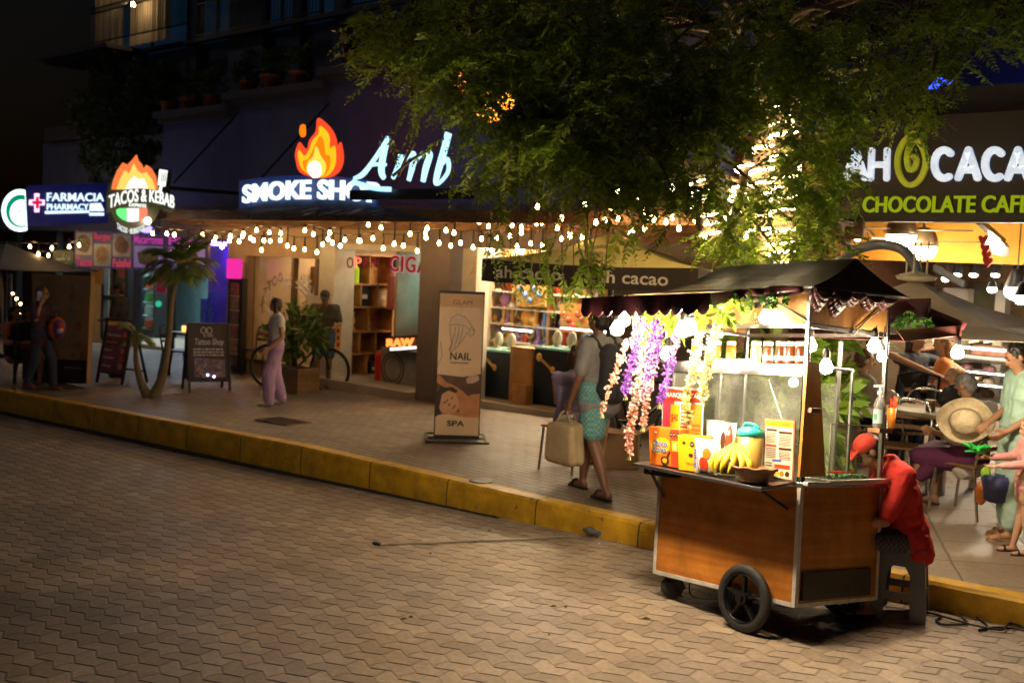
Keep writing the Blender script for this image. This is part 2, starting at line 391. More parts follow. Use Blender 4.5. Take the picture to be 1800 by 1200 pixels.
def chipped(m,gap):
 nt=m.node_tree;p=nt.nodes['Principled BSDF'];src=p.inputs['Base Color'].links[0].from_socket;L=nt.links.new
 tc=nt.nodes.new('ShaderNodeTexCoord');nz=nt.nodes.new('ShaderNodeTexNoise');nz.inputs['Scale'].default_value=7;nz.inputs['Detail'].default_value=9;nz.inputs['Roughness'].default_value=.72;L(tc.outputs['Object'],nz.inputs['Vector'])
 r=nt.nodes.new('ShaderNodeMapRange');r.inputs[1].default_value=.62;r.inputs[2].default_value=.66;L(nz.outputs['Fac'],r.inputs[0])
 mx=nt.nodes.new('ShaderNodeMix');mx.data_type='RGBA';mx.inputs[7].default_value=(.16,.12,.08,1);L(r.outputs[0],mx.inputs[0]);L(src,mx.inputs[6])
 sp=nt.nodes.new('ShaderNodeSeparateXYZ');L(tc.outputs['Object'],sp.inputs[0]);d=nt.nodes.new('ShaderNodeMath');d.operation='PINGPONG';d.inputs[1].default_value=gap/2;L(sp.outputs[0],d.inputs[0])
 lt=nt.nodes.new('ShaderNodeMath');lt.operation='LESS_THAN';lt.inputs[1].default_value=.007;L(d.outputs[0],lt.inputs[0])
 m2=nt.nodes.new('ShaderNodeMix');m2.data_type='RGBA';m2.inputs[7].default_value=(.05,.035,.015,1);L(lt.outputs[0],m2.inputs[0]);L(mx.outputs[2],m2.inputs[6]);L(m2.outputs[2],p.inputs['Base Color'])
chipped(m_yellow,1.1)
m_conc=M('raw_concrete',(.2,.18,.16),.8,var=.35,scale=4,bump=.4)
# ------------------------------------------------------------------ road, kerb, pavement
b=MB();X0,X1=-160,90
xs=[X0+(X1-X0)*i/50 for i in range(51)];ys=[-90+200*i/40 for i in range(41)]
for y in ys:
 for x in xs:b.v.append((x,y,road_z(x,y)))
for j in range(40):
 for i in range(50):b.f.append((j*51+i,j*51+i+1,(j+1)*51+i+1,(j+1)*51+i))
tag(b.build('road',m_road),kind='structure')
xs=[-60,-40,-30,-24,-20,-17,-14,-12,-10,-9,-8,-7,-6,-5,-4,-3,-2,0,4,10,20,40]
SLAB_X=-4.35
def pave_strip(xl,m,name):
 b=MB()
 for x in xl:
  y0=kerb_y(x)+.16
  for y in (y0,9.3,YF,30):b.v.append((x,y,pave_z(x,y)))
 for i in range(len(xl)-1):
  for j in range(3):b.f.append((i*4+j,(i+1)*4+j,(i+1)*4+j+1,i*4+j+1))
 return tag(b.build(name,m),kind='structure')
pave_strip([x for x in xs if x<SLAB_X]+[SLAB_X],m_pave,'pavement')
pave_strip([SLAB_X]+[x for x in xs if x>SLAB_X],m_slab,'paved_terrace_ground')
b=MB();n=0
kx=np.arange(-60,41,.5);o=0
for x in kx:
 y=kerb_y(x);z=road_z(x,y);h=kerb_h(x)
 wv=rng.uniform(-.006,.006)
 prof=[(y+wv,z-.1),(y+wv+.004,z+h*.55),(y+.012+wv,z+h-.018),(y+.03,z+h+.006),(y+.18,z+h+.007),(y+.18,z-.1)]
 for (yy,zz) in prof:b.v.append((x,yy,zz))
for i in range(len(kx)-1):
 for j in range(5):b.f.append((i*6+j,(i+1)*6+j,(i+1)*6+j+1,i*6+j+1))
tag(b.build('kerb',m_yellow,smooth=False),kind='structure')
# near-black gutter strip along the kerb, wider to the left
b=MB();o=0
gx=list(np.arange(-40,-6.9,.6))
for x in gx:
 y=kerb_y(x);wd=.05+.13*min(1,max(0,(-x-6.5)/6))+rng.uniform(-.012,.012)
 b.v.append((x,y-wd,road_z(x,y-wd)+.004));b.v.append((x,y+.02,road_z(x,y+.02)+.004))
for i in range(len(gx)-1):b.f.append((2*i,2*i+2,2*i+3,2*i+1))
tag(b.build('gutter',M('gutter_dark',(.012,.012,.014),.9,var=.5,scale=12,bump=.3)),kind='structure')
# ------------------------------------------------------------------ buildings
m_wall_up=M('dusk_render',(.12,.15,.33),.8,var=.12,scale=3,bump=.25)
m_trim_up=M('dusk_trim',(.10,.10,.13),.75,var=.15,scale=5)
m_taupe=M('taupe_render',(.17,.135,.125),.75,var=.12,scale=4,bump=.2)
m_tan=M('tan_render',(.36,.25,.14),.7,var=.2,scale=4,bump=.2)
m_white=M('white_frame',(.50,.47,.40),.5,var=.12,scale=6)
m_brownwall=M('brown_panel',(.17,.07,.035),.6,var=.25,scale=5)
m_floor=M('shop_floor',(.42,.36,.29),.35,var=.15,scale=3)
m_inside=M('shop_inside',(.36,.26,.17),.7,var=.2,scale=3)
m_dark=M('dark_metal',(.02,.02,.022),.45,.5,var=.3,scale=20)
m_black=M('black_paint',(.012,.012,.013),.5,var=.3,scale=14)
m_steel=M('steel',(.38,.38,.39),.33,1,var=.15,scale=18,bump=.05)
m_glass=glass('clear_glass')
lamp_warm=E('lamp_warm',(1,.72,.40),25)
lamp_white=E('lamp_white',(1,.88,.70),30)
lamp_cool=E('lamp_cool',(.75,.95,1),36)
xa,xt0,xt1,xc0,xc1,xo1,xp1,xj1,xw1,xe=[fX(q) for q in (398,430,557,567,594,755,806,1085,1255,2100)]
xl_end=fX(283,300)
ZL=2.47 # top of the openings
ZA=2.78 # pergola
def gz(x,y=YF):return pave_z(x,y)
sb=thing('shop_building','two storey dark rendered building with shops under a string-lit awning','building',(xc1,YF,gz(xc1)),w=1)
up=MB()
l1,l2,l3=fX(285,300),fX(407,300),fX(577,300)
z1,z2,z3=fZ(345,203),fZ(490,168),fZ(640,128)
up.box((l1,YF,ZL+.35),(l2,YF+3,z1));up.box((l2,YF-.02,ZL+.35),(l3,YF+3,z2));up.box((l3,YF-.04,ZL+.35),(xw1,YF+3,z3))
up.build('upper_wall',m_wall_up,sb)
ct=MB()
for (a,c,z,yy) in ((l1,l2,z1,YF),(l2,l3,z2,YF-.02),(l3,xw1,z3,YF-.04)):
 ct.box((a-.12,yy-.16,z),(c-.002,yy+.5,z+.12));ct.box((a-.06,yy-.09,z-.1),(c-.002,yy-.001,z-.001))
ct.build('cornice',m_trim_up,sb)
gw=MB()
gw.box((l1,YF,ZL),(xo1,YF+.25,ZL+.35))
gw.box((xa,YF,gz(xa)-.2),(xt0,YF+.25,ZL));gw.box((xt1,YF+.01,gz(xt1)-.2),(xc0,YF+.25,ZL))
gw.box((xt0,YF,gz(xt0)-.2),(xt1,YF+.25,gz(xt0)+.22))
gw.box((xt0,YF+.012,fZ(490,452)),(xt1,YF+.25,ZL))
gw.build('tan_wall',m_tan,sb)
gp=MB()
gp.box((xo1,YF-.22,gz(xo1)-.2),(xp1,YF+.3,ZL+.35));gp.box((xp1,YF-.18,fZ(850,436)),(xj1,YF+.25,ZL+.35))
gp.box((xj1,YF-.1,gz(xj1)-.2),(xw1,YF+.25,ZL+.36))
gp.build('taupe_wall',m_taupe,sb)
wf=MB()
wf.box((xc0,YF-.1,gz(xc0)-.2),(xc1,YF+.3,ZL));wf.box((xc1,YF-.06,fZ(675,441)),(xo1,YF+.1,ZL+.0))
wf.box((xc0-.25,YF-.14,gz(xc0)+1.25),(xc1+.02,YF-.101,gz(xc0)+1.42))
wf.build('white_door_frame',m_white,sb)
# step and shop floors
fl=MB()
fl.box((xc1-.3,YF-.35,gz(xc1)-.3),(xo1,YF+3.2,gz(xo1)+.10));fl.box((xp1,YF-.12,gz(xp1)-.3),(xj1,YF+3.2,gz(xj1)+.07))
fl.box((xt0+.01,YF+.26,gz(xt0)-.3),(xc1-.31,YF+3.2,gz(xt0)+.1))
fl.build('shop_floor',m_floor,sb)
bi=MB()
xpart=xc1-.5
for (a,c) in ((xt0-.3,xpart-.06),(xpart,xo1),(xp1-1.7,xj1)):
 bi.box((a,YF+3.2,-.6),(c,YF+3.3,ZL+.3));bi.box((a-.05,YF+.3,-.6),(a,YF+3.3,ZL+.3));bi.box((c,YF+.31,-.6),(c+.05,YF+3.3,ZL+.3))
 bi.box((a,YF+.3,ZL+.12),(c,YF+3.3,ZL+.2))
bi.build('inner_wall',m_inside,sb)
wd=MB()
wd.box((fX(1095,400),YF-.16,fZ(1150,428)),(fX(1248,400),YF-.105,fZ(1150,385)))
wd.build('brown_fascia',m_brownwall,sb)
lp=MB()
for (a,c,yy) in ((xt0+.1,xt0+.9,YF+1.6),(xc1+.4,xc1+1.2,YF+1.2),(xc1+1.5,xc1+2.2,YF+2.2),(xp1+.4,xp1+1.2,YF+.9),(xp1+1.5,xp1+2.3,YF+1.0),(xp1+.7,xp1+1.7,YF+2.2)):
 lp.box((a,yy,ZL+.07),(c,yy+.3,ZL+.115))
lp.build('ceiling_lamp',E('shop_ceiling_lamp',(1,.74,.42),64),sb)
# pergola roof over the pavement
pg=thing('pergola_awning','long thatched awning over the pavement with bulbs strung beneath','awning',(fX(400),YF,ZA),w=1)
m_pwood=wood('pergola_wood',(.16,.07,.025),(.34,.17,.07),4,(1.5,10,1),.6)
YP=9.75
px0,px1=fX(240,400,YP),fX(1420,400,YP)
b=MB()
x=px0
while x<px1:
 b.box((x,YP+.05,ZA+.03+random.uniform(-.008,.008)),(x+.07,YF-.25,ZA+.07));x+=.125
b.build('roof_slat',m_pwood,pg)
b=MB();b.box((px0,YP-.03,ZA-.03),(px1,YP+.04,ZA+.12));b.box((px0,YP+.65,ZA-.08),(px1,YP+.73,ZA+.025));b.box((px0,YF-.24,ZA-.1),(px1,YF-.2,ZA+.1))
b.build('beam',wood('pergola_beam',(.14,.07,.03),(.28,.14,.06),3,(1,6,6),.6),pg)
b=MB()
r=random.Random(3)
for i in range(2600):
 x=r.uniform(px0,px1);y=r.uniform(YP-.12,YP+1.2);z=ZA+.13+(y-YP)*.1+r.uniform(-.03,.05)
 d=V((r.uniform(-.12,.12),-.3,r.uniform(-.09,.02)))
 s=V((r.uniform(.006,.014),0,0));b.quad(V((x,y,z))-s,V((x,y,z))+s,V((x,y,z))+s+d,V((x,y,z))-s+d)
b.build('thatch',leafmat('thatch_straw',(.09,.05,.022),(.24,.14,.06),2,.1),pg)
b=MB()
b.box((px0,YP+.1,ZA+.10),(px1,YF-.26,ZA+.13));b.build('roof_sheet',M('roof_sheet',(.03,.022,.02),.8),pg)
# stay cables
for i,(p,q) in enumerate((((305,322),(420,197)),((455,318),(578,182)),((140,330),(155,280)))):
 a=fy(*p,YP+.1);c=fy(*q,YF-.05)
 if i==2:continue
 o=MB().tube([a,c],.016,6).build('stay_cable',m_black)
 tag(o,['thin dark cable rising to the wall beside the taco sign','thin dark cable slanting behind the flame sign'][i],'cable')
# ------------------------------------------------------------------ leaves
def leaf_quads(P,D,N,L,W):
 """rhombic leaves folded at the midrib: base points P, directions D, normals N (n,3), length L, width W (n,)"""
 D=D/np.linalg.norm(D,axis=1,keepdims=True);Sd=np.cross(D,N);Sd /= np.maximum(np.linalg.norm(Sd,axis=1,keepdims=True),1e-6)
 N2=np.cross(Sd,D);L=L[:,None];W=W[:,None]
 v=np.stack([P,P+D*L*.5+Sd*W*.5+N2*W*.12,P+D*L,P+D*L*.5-Sd*W*.5+N2*W*.12],1)
 return v.reshape(-1,3)
def leaf_cloud(name,blobs,n,size,m,parent,seed=0,droop=.3,aspect=.45,shell=.5):
 """blobs: list of (centre, radii) filled with n leaves in all, denser towards the outside, in clumps"""
 g=np.random.default_rng(seed);out=[]
 vol=np.array([np.prod(np.array(r)) ** (2/3) for c,r in blobs]);vol=vol/vol.sum()
 for (c,r),f in zip(blobs,vol):
  k=max(4,int(n*f));nc=max(3,k // 14)
  d=g.normal(size=(nc,3));d /= np.linalg.norm(d,axis=1,keepdims=True)
  cc=d*(shell+(1-shell)*g.random((nc,1)))*np.array(r)
  pts=cc[g.integers(0,nc,k)]+g.normal(size=(k,3))*np.mean(r)*.13
  out.append(np.concatenate([pts+np.array(c),pts],1))
 a=np.concatenate(out);P=a[:,:3];D=a[:,3:]*.8+g.normal(size=P.shape)*np.abs(a[:,3:]).mean()*1.2;D[:,2]-=droop*np.linalg.norm(D,axis=1)
 N=g.normal(size=P.shape)+np.array([0,0,.8]);L=size*(.6+.8*g.random(len(P)))
 v=leaf_quads(P,D,N,L,L*aspect)
 return faces_mesh(name,v,np.arange(len(v)).reshape(-1,4),m,parent)
def blades(name,c,n,L,w,m,parent,seed=0,spread=1.,droop=.6,seg=5,up=.6):
 """strap leaves arching from one point"""
 g=random.Random(seed);b=MB()
 for i in range(n):
  a=g.uniform(0,2*PI);el=g.uniform(.1,1.2);l=L*g.uniform(.7,1.1)
  d=V((math.cos(a)*math.cos(el)*spread,math.sin(a)*math.cos(el)*spread,math.sin(el)*up));p=V(c);d=d.normalized();pl=None
  sd=d.cross(V((0,0,1))).normalized()
  for k in range(seg+1):
   t=k/seg;ww=w*(.35+1.1*t)*(1-t ** 3)+.001;q=(p-sd*ww,p+sd*ww)
   if pl:b.quad(pl[0],pl[1],q[1],q[0])
   pl=q;p=p+d*(l/seg);d=(d+V((0,0,-droop/seg))).normalized()
 return b.build(name,m,parent)
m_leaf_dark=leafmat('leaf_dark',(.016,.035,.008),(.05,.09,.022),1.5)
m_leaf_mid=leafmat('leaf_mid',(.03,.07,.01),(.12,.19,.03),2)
m_terracotta=M('terracotta',(.36,.13,.06),.75,var=.2,scale=12)
m_soil=M('soil',(.03,.02,.012),.95,scale=30)
# ------------------------------------------------------------------ hotel behind the terrace
YH=16.5
hz0=fZ(200,100,YH)
hx=lambda q:fy(q,60,YH).x
hb=thing('hotel_building','dark upper storey with curtained balcony doors behind the planted terrace','building',(hx(400),YH,hz0),w=1)
m_hw=M('pale_blue_render',(.10,.14,.22),.8,var=.12,scale=3)
b=MB();X=[hx(q) for q in (158,197,328,346,402,462,512,527,585,604,715,735,900,1300)];zt=hz0+4
for i in range(0,13,2):b.box((X[i],YH,hz0-2.4),(X[i+1],YH+.3,zt))
b.box((X[0],YH+.31,hz0-2.4),(X[-1],YH+.5,hz0-.02));b.build('wall',m_hw,hb)
m_curt=M('curtain_cloth',(.50,.40,.28),.9,var=.2,scale=3,stretch=(9,9,.3))
m_win=M('night_window',(.03,.07,.11),.15,var=.3,scale=.7,bump=0,spec=.6,emit=.05,ecol=(.03,.12,.25))  # faint blue glow stands in for dusk sky reflected in the panes
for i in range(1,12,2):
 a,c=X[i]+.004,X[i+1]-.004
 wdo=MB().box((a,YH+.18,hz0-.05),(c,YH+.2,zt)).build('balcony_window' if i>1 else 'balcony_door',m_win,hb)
 f=MB()
 for t in (0,.5,1):f.box((a+(c-a)*t-.05*(t>0)-(.0 if t != .5 else-.025),YH+.12,hz0),(a+(c-a)*t+.05*(t<1),YH+.17,zt))
 f.build('window_frame',M('window_frame_dark',(.03,.02,.015),.5),wdo)
 if i==1:
  cu=MB();n=40;W=c-a
  for k in range(n):
   for kk in (0,1):
    t=(k+kk)/n;yy=YH+.06+.035*math.sin(t*70);cu.v+=[(a+W*t,yy-.6,hz0+.02),(a+W*t,yy-.6,zt)]
   o=len(cu.v)-4
   if not .42<k/n<.5:cu.f.append((o,o+2,o+3,o+1))
  cu.build('curtain',m_curt,wdo,smooth=True)
  la=MB().ell((a+W*.72,YH-.95,hz0+1.0),.06).build('wall_lamp',E('balcony_lamp',(1,.7,.35),80),hb)
  MB().ell((a+W*.3,YH-.95,hz0+2.9),.09).build('wall_lamp',E('balcony_lamp_hi',(1,.65,.32),70),hb)
b=MB();b.box((hx(138),YH-1.3,hz0-.12),(hx(262),YH,hz0));b.box((hx(146),YH-1.2,hz0-.24),(hx(256),YH,hz0-.121));b.box((hx(262),YH-.22,hz0-.1),(X[-1],YH,hz0-.0));b.build('balcony_slab',m_trim_up,hb)
b=MB();yr=YH-1.25
for (p0,p1) in ((160,328),(345,470),(470,560),(600,720)):
 yr=YH-1.25 if p0==160 else YH-.2
 xa_,xb_=hx(p0)*(yr/YH),hx(p1)*(yr/YH);n=int((xb_-xa_)/.13)
 for zz in (.06,.88,1.02):b.bar((xa_,yr,hz0+zz),(xb_,yr,hz0+zz),.035,.035)
 for k in range(n+1):
  xx=xa_+(xb_-xa_)*k/n;b.bar((xx,yr,hz0+.06),(xx,yr,hz0+.88),.016,.016)
  if k<n:
   xm=xx+(xb_-xa_)/n/2
   b.tube([(xm+.05*math.cos(t),yr,hz0+.95+.05*math.sin(t)) for t in np.linspace(0,2*PI,9)],.008,4,False)
b.build('railing',m_black,hb)
# low wall and dark building to the far left
b=MB();xq=fX(75,300,12.5);xr=fX(152,300,12.5)
lb=thing('pharmacy_building','low dark building with pale parapet behind the pharmacy sign','building',(xq,12.5,0),w=1)
b.box((xq,12.5,2.6),(fX(290,300,12.5),15,fZ(110,250,12.5)));b.box((fX(-160,300,12.4),12.4,ZL+.1),(fX(290,300,12.4),12.44,ZL+.75));b.build('upper_wall',m_wall_up,lb)
MB().box((fX(82,240,12.45),12.4,fZ(110,246,12.45)),(fX(138,240,12.45),15,fZ(110,223,12.45))).build('parapet',m_trim_up,lb)
b=MB();x0_=fX(-160,560,14);b.box((x0_,14,-1),(fX(185,560,14),14.2,3));b.box((x0_,12.45,ZL+.1),(l1,14,ZL+.2));b.build('rear_wall',M('dim_wall',(.10,.055,.03),.8,scale=2),lb)
b=MB()
for q in (20,90):MB().box((fX(q,500,12.6),12.6,-.6),(fX(q+9,500,12.6),12.75,ZL+.1)).build('post',m_black,lb)
# dark creeper spilling from the terrace at the left
cb=thing('terrace_bush','large dark leafy bush hanging down the wall above the taco sign','bush',(fX(215,300,YF-.1),YF,fZ(215,330)),w=1)
bl=[]
for (px,py,rr) in ((165,200,.7),(215,150,.75),(265,140,.6),(200,250,.8),(245,230,.75),(235,310,.55),(185,300,.5),(275,190,.5),(160,265,.4),(250,270,.5),(300,150,.4)):
 c=fy(px,py,YF+.2+random.uniform(-.3,.3));bl.append((c,(rr,rr*.7,rr*.8)))
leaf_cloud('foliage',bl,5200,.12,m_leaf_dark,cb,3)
b=MB()
for i in range(7):
 p=bl[i][0];b.tube(smooth_pts([fy(230,130,YF+.8),(fy(230,160,YF+.5)+p)/2,p],4),.015,5)
b.build('stem',M('stem_brown',(.05,.03,.018),.8),cb)
# ------------------------------------------------------------------ pots along the terrace ledges
pots=[(298,195,34,YF+.02),(333,194,36,YF+.02),(373,193,38,YF+.02),(436,161,36,YF),(478,160,44,YF),(529,159,44,YF),(622,119,40,YF),(668,118,46,YF),(735,113,44,YF),(800,108,44,YF)]
names=['leftmost terracotta pot on the lowest terrace ledge','terracotta pot second from left on the lowest ledge','widest terracotta pot at the right of the lowest ledge','terracotta pot at the left of the middle terrace ledge','terracotta pot in the middle of the middle ledge','terracotta pot at the right of the middle ledge, bushy plant','terracotta pot with pale flowers on the highest ledge','round terracotta pot beside the pale flowering one, highest ledge','terracotta pot on the highest ledge behind the tree sprays','terracotta pot furthest right along the highest ledge']
for i,(px,py,wpx,yy) in enumerate(pots):
 z=(z1 if i<3 else z2 if i<6 else z3)+.122
 p=fy(px,py,yy+.18);x=p.x;r_=wpx/2*(p-CAM).dot(cF)/FPX
 t=thing('plant_pot',names[i],'plant pot',(x,yy+.18,z),group='potted plants on the terrace ledges')
 h=r_*1.25
 MB().lathe([(r_*.66,0),(r_*.9,h*.75),(r_*.92,h*.78),(r_,h*.8),(r_,h),(r_*.86,h),(r_*.84,h*.88),(0.01,h*.88)],n=20,caps=False).build('pot',m_terracotta,t,smooth=False)
 pl=leaf_cloud('plant',[((0,0,h+.16),(r_*1.1,r_*1.1,.22)),((r_*.5,0,h+.34),(r_*.8,r_*.7,.22)),((-r_*.5,-.05,h+.25),(r_*.7,r_*.7,.2))],340,.11,m_leaf_mid if i%3 else m_leaf_dark,t,20+i,.2,.35)
 b=MB()
 for k in range(5):b.tube([(0,0,h*.8),(random.uniform(-.1,.1),random.uniform(-.1,.1),h+.35)],.006,4)
 b.build('stem',MATS['stem_brown'],t)
 if i==6:
  leaf_cloud('blossom',[((-.12,-.1,h+.2),(.12,.1,.14))],90,.05,M('blossom_cream',(.55,.48,.33),.7,var=.1),t,44,.1,.7)
for i,(px,py) in enumerate(((455,60),(520,50),(590,70))):
 p=fy(px,py+20,YF+2.2);zz=z3+.1
 t=thing('terrace_palm',['small spiky palm in front of the hotel railing','spiky fan palm before the dark hotel windows','leafy palm tuft near the blue hotel window'][i],'palm',(p.x,YF+2.2,z3-.4),group='small palms on the terrace')
 MB().tube([(0,0,-1),(0.03,0,.7)],.04,6).build('trunk',MATS['stem_brown'],t)
 blades('crown',(0.03,0,.7),26,.62,.018,m_leaf_dark,t,i,1,.7)
b=MB();
tf=tag(MB().box((l1+.05,YF+3.05,z1-3),(xw1,YF+5.3,z1-.15)).build('roof_terrace_floor',m_conc),kind='structure')
# ------------------------------------------------------------------ lit shop signs
def onY(Y):return lambda x,y:fy(x,y,Y)
def onX(X):return lambda x,y:fx(x,y,X)
sign_white=E('sign_white',(.70,.88,1.0),1.6)
sign_halo=M('sign_blue_halo',(.015,.03,.10),.5,var=.1,emit=.16,ecol=(.01,.06,.35))
YS=YP-.12
F=onY(YS)
fo=V((0,-1,0))
t=thing('smoke_shop_sign','white lit smoke shop lettering under a big cartoon flame','sign',F(530,362),w=1)
arch=lambda x:-10*(1-((x-535)/118) ** 2)
pts=[(x,326+arch(x)-8) for x in range(420,661,20)]+[(x,372+arch(x)*.6) for x in range(660,419,-20)]
poly_on(pts,onY(YS+.06),(0,1,0),.05).build('backboard',sign_halo,t)
poly_on([(400,372),(470,356),(600,352),(690,366),(760,388),(690,382),(560,378),(450,382)],onY(YS+.04),(0,1,0),.03).build('base_board',M('sign_base',(.04,.06,.13),.6),t)
def px_text(txt,x0,y0,x1,y1,Y,m,par,bold=.03,shear=0.,arc=0,th=.03,spacing=1.,top=None,name='lettering'):
 f=onY(Y);o=f(x0,y0);u=f(x1,y0+(y0-y0))-o;u=V((u.x,0,f(x1,y0).z-o.z));v=f(x0,y1)-o;v=V((0,0,v.z))
 return text_on(name,txt,o,u,v,m,par,th,bold,shear,spacing,arc)
px_text('SMOKE SHOP',428,358,668,326,YS,sign_white,t,.03,arc=.22)
def flame(t,f,cols,off):
 outer=[(553,313),(528,303),(521,283),(520,268),(527,250),(535,259),(541,262),(545,246),(556,231),(559,208),(572,215),(585,229),(592,245),(594,257),(600,250),(604,268),(604,285),(597,302),(580,312)]
 mid=[(556,312),(535,300),(527,281),(527,264),(537,275),(546,263),(552,247),(562,236),(564,222),(575,230),(581,242),(581,262),(590,257),(592,278),(588,297),(574,311)]
 org=[(556,312),(540,300),(536,284),(545,280),(553,265),(560,250),(566,240),(572,250),(575,272),(582,274),(583,292),(572,311)]
 yel=[(556,312),(544,301),(546,285),(555,276),(560,258),(568,275),(577,290),(572,309)]
 core=[(556,313),(548,303),(549,291),(558,284),(567,289),(570,302),(565,312)]
 drop=[(530,221),(536,219),(538,229),(537,239),(531,241),(528,231)]
 P=lambda q:[f(x,y) for x,y in q]
 def sm(q):
  z=smooth_pts([(x,y,0) for x,y in q]+[(q[0][0],q[0][1],0)],3)[:-1];return [(a.x,a.y) for a in z]
 for i,(q,n) in enumerate(((outer,'flame_outline'),(mid,'flame_body'),(org,'flame_tongue'),(yel,'flame_heart'),(core,'flame_core'))):
  b=MB();b.prism([p+V(off)*(.012*i) for p in P(sm(q))],V(off)*.012);b.build(n,cols[i],t)
 b=MB();b.prism([p for p in P(sm(drop))],V(off)*.02);b.build('flame_drop',cols[2],t)
flame(t,F,[E('fl_red',(1,.07,.02),1.0),E('fl_yel',(1,.42,.01),1.25),E('fl_org',(1,.19,.005),1.15),E('fl_yel2',(1,.5,.06),1.4),E('fl_core',(1,.9,.75),2.6)],(0,-1,0))
b=MB()
for q in (440,500,560,620):b.bar(fy(q,372,YS+.05),fy(q,385,YS+.05),.03,.03)
b.build('bracket',m_black,t)
# script sign
YA=YP-.35
t=thing('script_sign','pale blue lit brush script letters standing above the awning','sign',fy(720,330,YA),w=1)
f=onY(YA);b=MB();n3=V((0,-.03,0))
def brush(pts,ws):
 s_=smooth_pts([(x,y,w_) for (x,y),w_ in zip(pts,ws)],5)
 P=[f(q.x,q.y) for q in s_];k=(fy(700,300,YA)-CAM).dot(cF)/FPX
 stroke(b,P,[max(q.z,1.5)*k for q in s_],n3,(0,-1,0))
brush([(624,314),(640,306),(660,280),(685,243)],[5,9,7,9]);brush([(684,242),(676,270),(672,300),(677,314)],[9,13,13,7]);brush([(650,292),(665,289),(680,290)],[4,6,5])
brush([(692,314),(703,290),(706,272)],[6,11,9]);brush([(705,296),(718,275),(728,271),(727,290),(720,318)],[3,7,9,11,7]);brush([(724,298),(738,276),(751,270),(757,273),(750,296),(745,320)],[3,6,9,11,12,8])
brush([(790,234),(783,262),(772,300),(768,322),(778,318),(790,300),(788,280),(778,290)],[13,13,12,8,5,6,7,4])
b.build('lettering',E('script_blue',(.42,.80,.95),1.5),t)
b=MB();f2=onY(YA);brush_pts=smooth_pts([f2(622,320),f2(660,331),f2(688,333)],5);stroke(b,brush_pts,.06,(0,-.03,0),(0,-1,0));b.build('underline',E('script_under',(.35,.7,1),1.6),t)
MB().box(fy(618,352,YA+.06),fy(830,330,YA+.02)).build('rail',m_black,t)
# tacos sign (projects over the pavement, facing down the street)
XT=-17.2
f=onX(XT);on=V((1,0,0))
t=thing('taco_sign','round lit taco and kebab sign with flames and a spatula','sign',f(240,340),w=1)
def P(q,k):return [f(x,y)+on*k for x,y in q]
def disc(cx,cy,rx,ry,a0=0,a1=360,n=36):return [(cx+rx*math.cos(math.radians(a0+(a1-a0)*i/n)),cy-ry*math.sin(math.radians(a0+(a1-a0)*i/n))) for i in range(n+1)]
m_olive=M('sign_olive',(.07,.075,.04),.6,var=.1,emit=.35,ecol=(.05,.055,.03))
MB().prism(P(disc(238,350,46,56)[:-1],-.1),on*.08).build('sign_body',m_olive,t)
fl_=[(196,333),(199,318),(206,300),(216,286),(224,290),(231,283),(240,272),(243,282),(249,289),(253,297),(257,290),(266,296),(274,310),(277,333)]
MB().prism(P(fl_,-.01),on*.02).build('flames',E('tf_red',(1,.2,.05),1.0),t)
MB().prism(P([(204,333),(210,316),(218,300),(226,306),(234,288),(240,300),(248,306),(256,303),(266,316),(272,333)],.012),on*.02).build('flames',E('tf_yel',(1,.5,.1),1.3),t)
MB().prism(P([(218,333),(226,318),(234,310),(240,316),(250,314),(258,333)],.034),on*.02).build('flames',E('tf_white',(1,.82,.6),1.8),t)
bt=[];bb=[]
for i in range(19):
 x=183+(303-183)*i/18;a=(x-240)/60;bt.append((x,331+14*a*a));bb.append((x,361+16*a*a))
MB().prism(P(bt+bb[::-1],.056),on*.03).build('name_band',m_olive,t)
o=f(186,367)+on*.088;u=f(301,367)-o+on*.088;u=V((0,u.y,f(301,367).z-f(186,367).z));v=V((0,0,f(186,344).z-f(186,367).z))
text_on('lettering','TACOS & KEBAB',o,u,v,E('tk_white',(.95,1,.9),1.25),t,.012,.01,arc=.55)
o=f(222,363)+on*.088;u=f(252,363)-f(222,363);v=V((0,0,f(222,357).z-f(222,363).z));text_on('lettering','EXPRESS',o,V((0,u.y,0)),v,E('tk_white',(1,1,1),2),t,.012,.005)
for k,(a0,a1,c_) in enumerate(((205,222,(.15,.85,.2)),(223,243,(.95,1,.92)),(244,258,(1,.22,.12)))):
 q=[(x,366) for x in (a0,a1)]+[(x,366+math.sqrt(max(0,1-((x-232)/29) ** 2))*24) for x in np.linspace(a1,a0,8)]
 MB().prism(P(q,-.01),on*.03).build('flag_stripe',E('flag'+str(k),c_,1.1),t)
o=f(204,390)+on*-.01;u=f(258,396)-f(204,396);text_on('lettering','TACOS · BURRITOS',f(206,401)+on*-.012,V((0,f(254,401).y-f(206,401).y,0)),V((0,0,f(206,391).z-f(206,401).z)),E('tk_dim',(.9,.95,.85),.8),t,.012,.02,arc=-.9)
q=[(279,298),(292,300),(288,328),(283,328),(280,341),(276,340),(280,326),(276,325)]
MB().prism(P(q,.02),on*.03).build('spatula',E('tk_white',(1,1,1),2),t)
b=MB()
for i in range(3):b.prism(P([(281.5+i*3.2,304),(282.8+i*3.2,304),(281+i*3.2,320),(279.7+i*3.2,320)],.052),on*.004)
b.build('spatula_slot',m_black,t)
b=MB();b.bar(f(296,330),V((XT,YF,f(296,330).z)),.06,.06);b.bar(f(285,370),V((XT,YF,f(285,370).z)),.05,.05);b.prism(P([(289,296),(303,300),(300,340),(286,345)],-.12),on*.1);b.build('bracket',m_black,t)
MB().ell(f(257,388)+on*.05,.055).build('spot_lamp',E('spot_hot',(1,.75,.6),20),t)
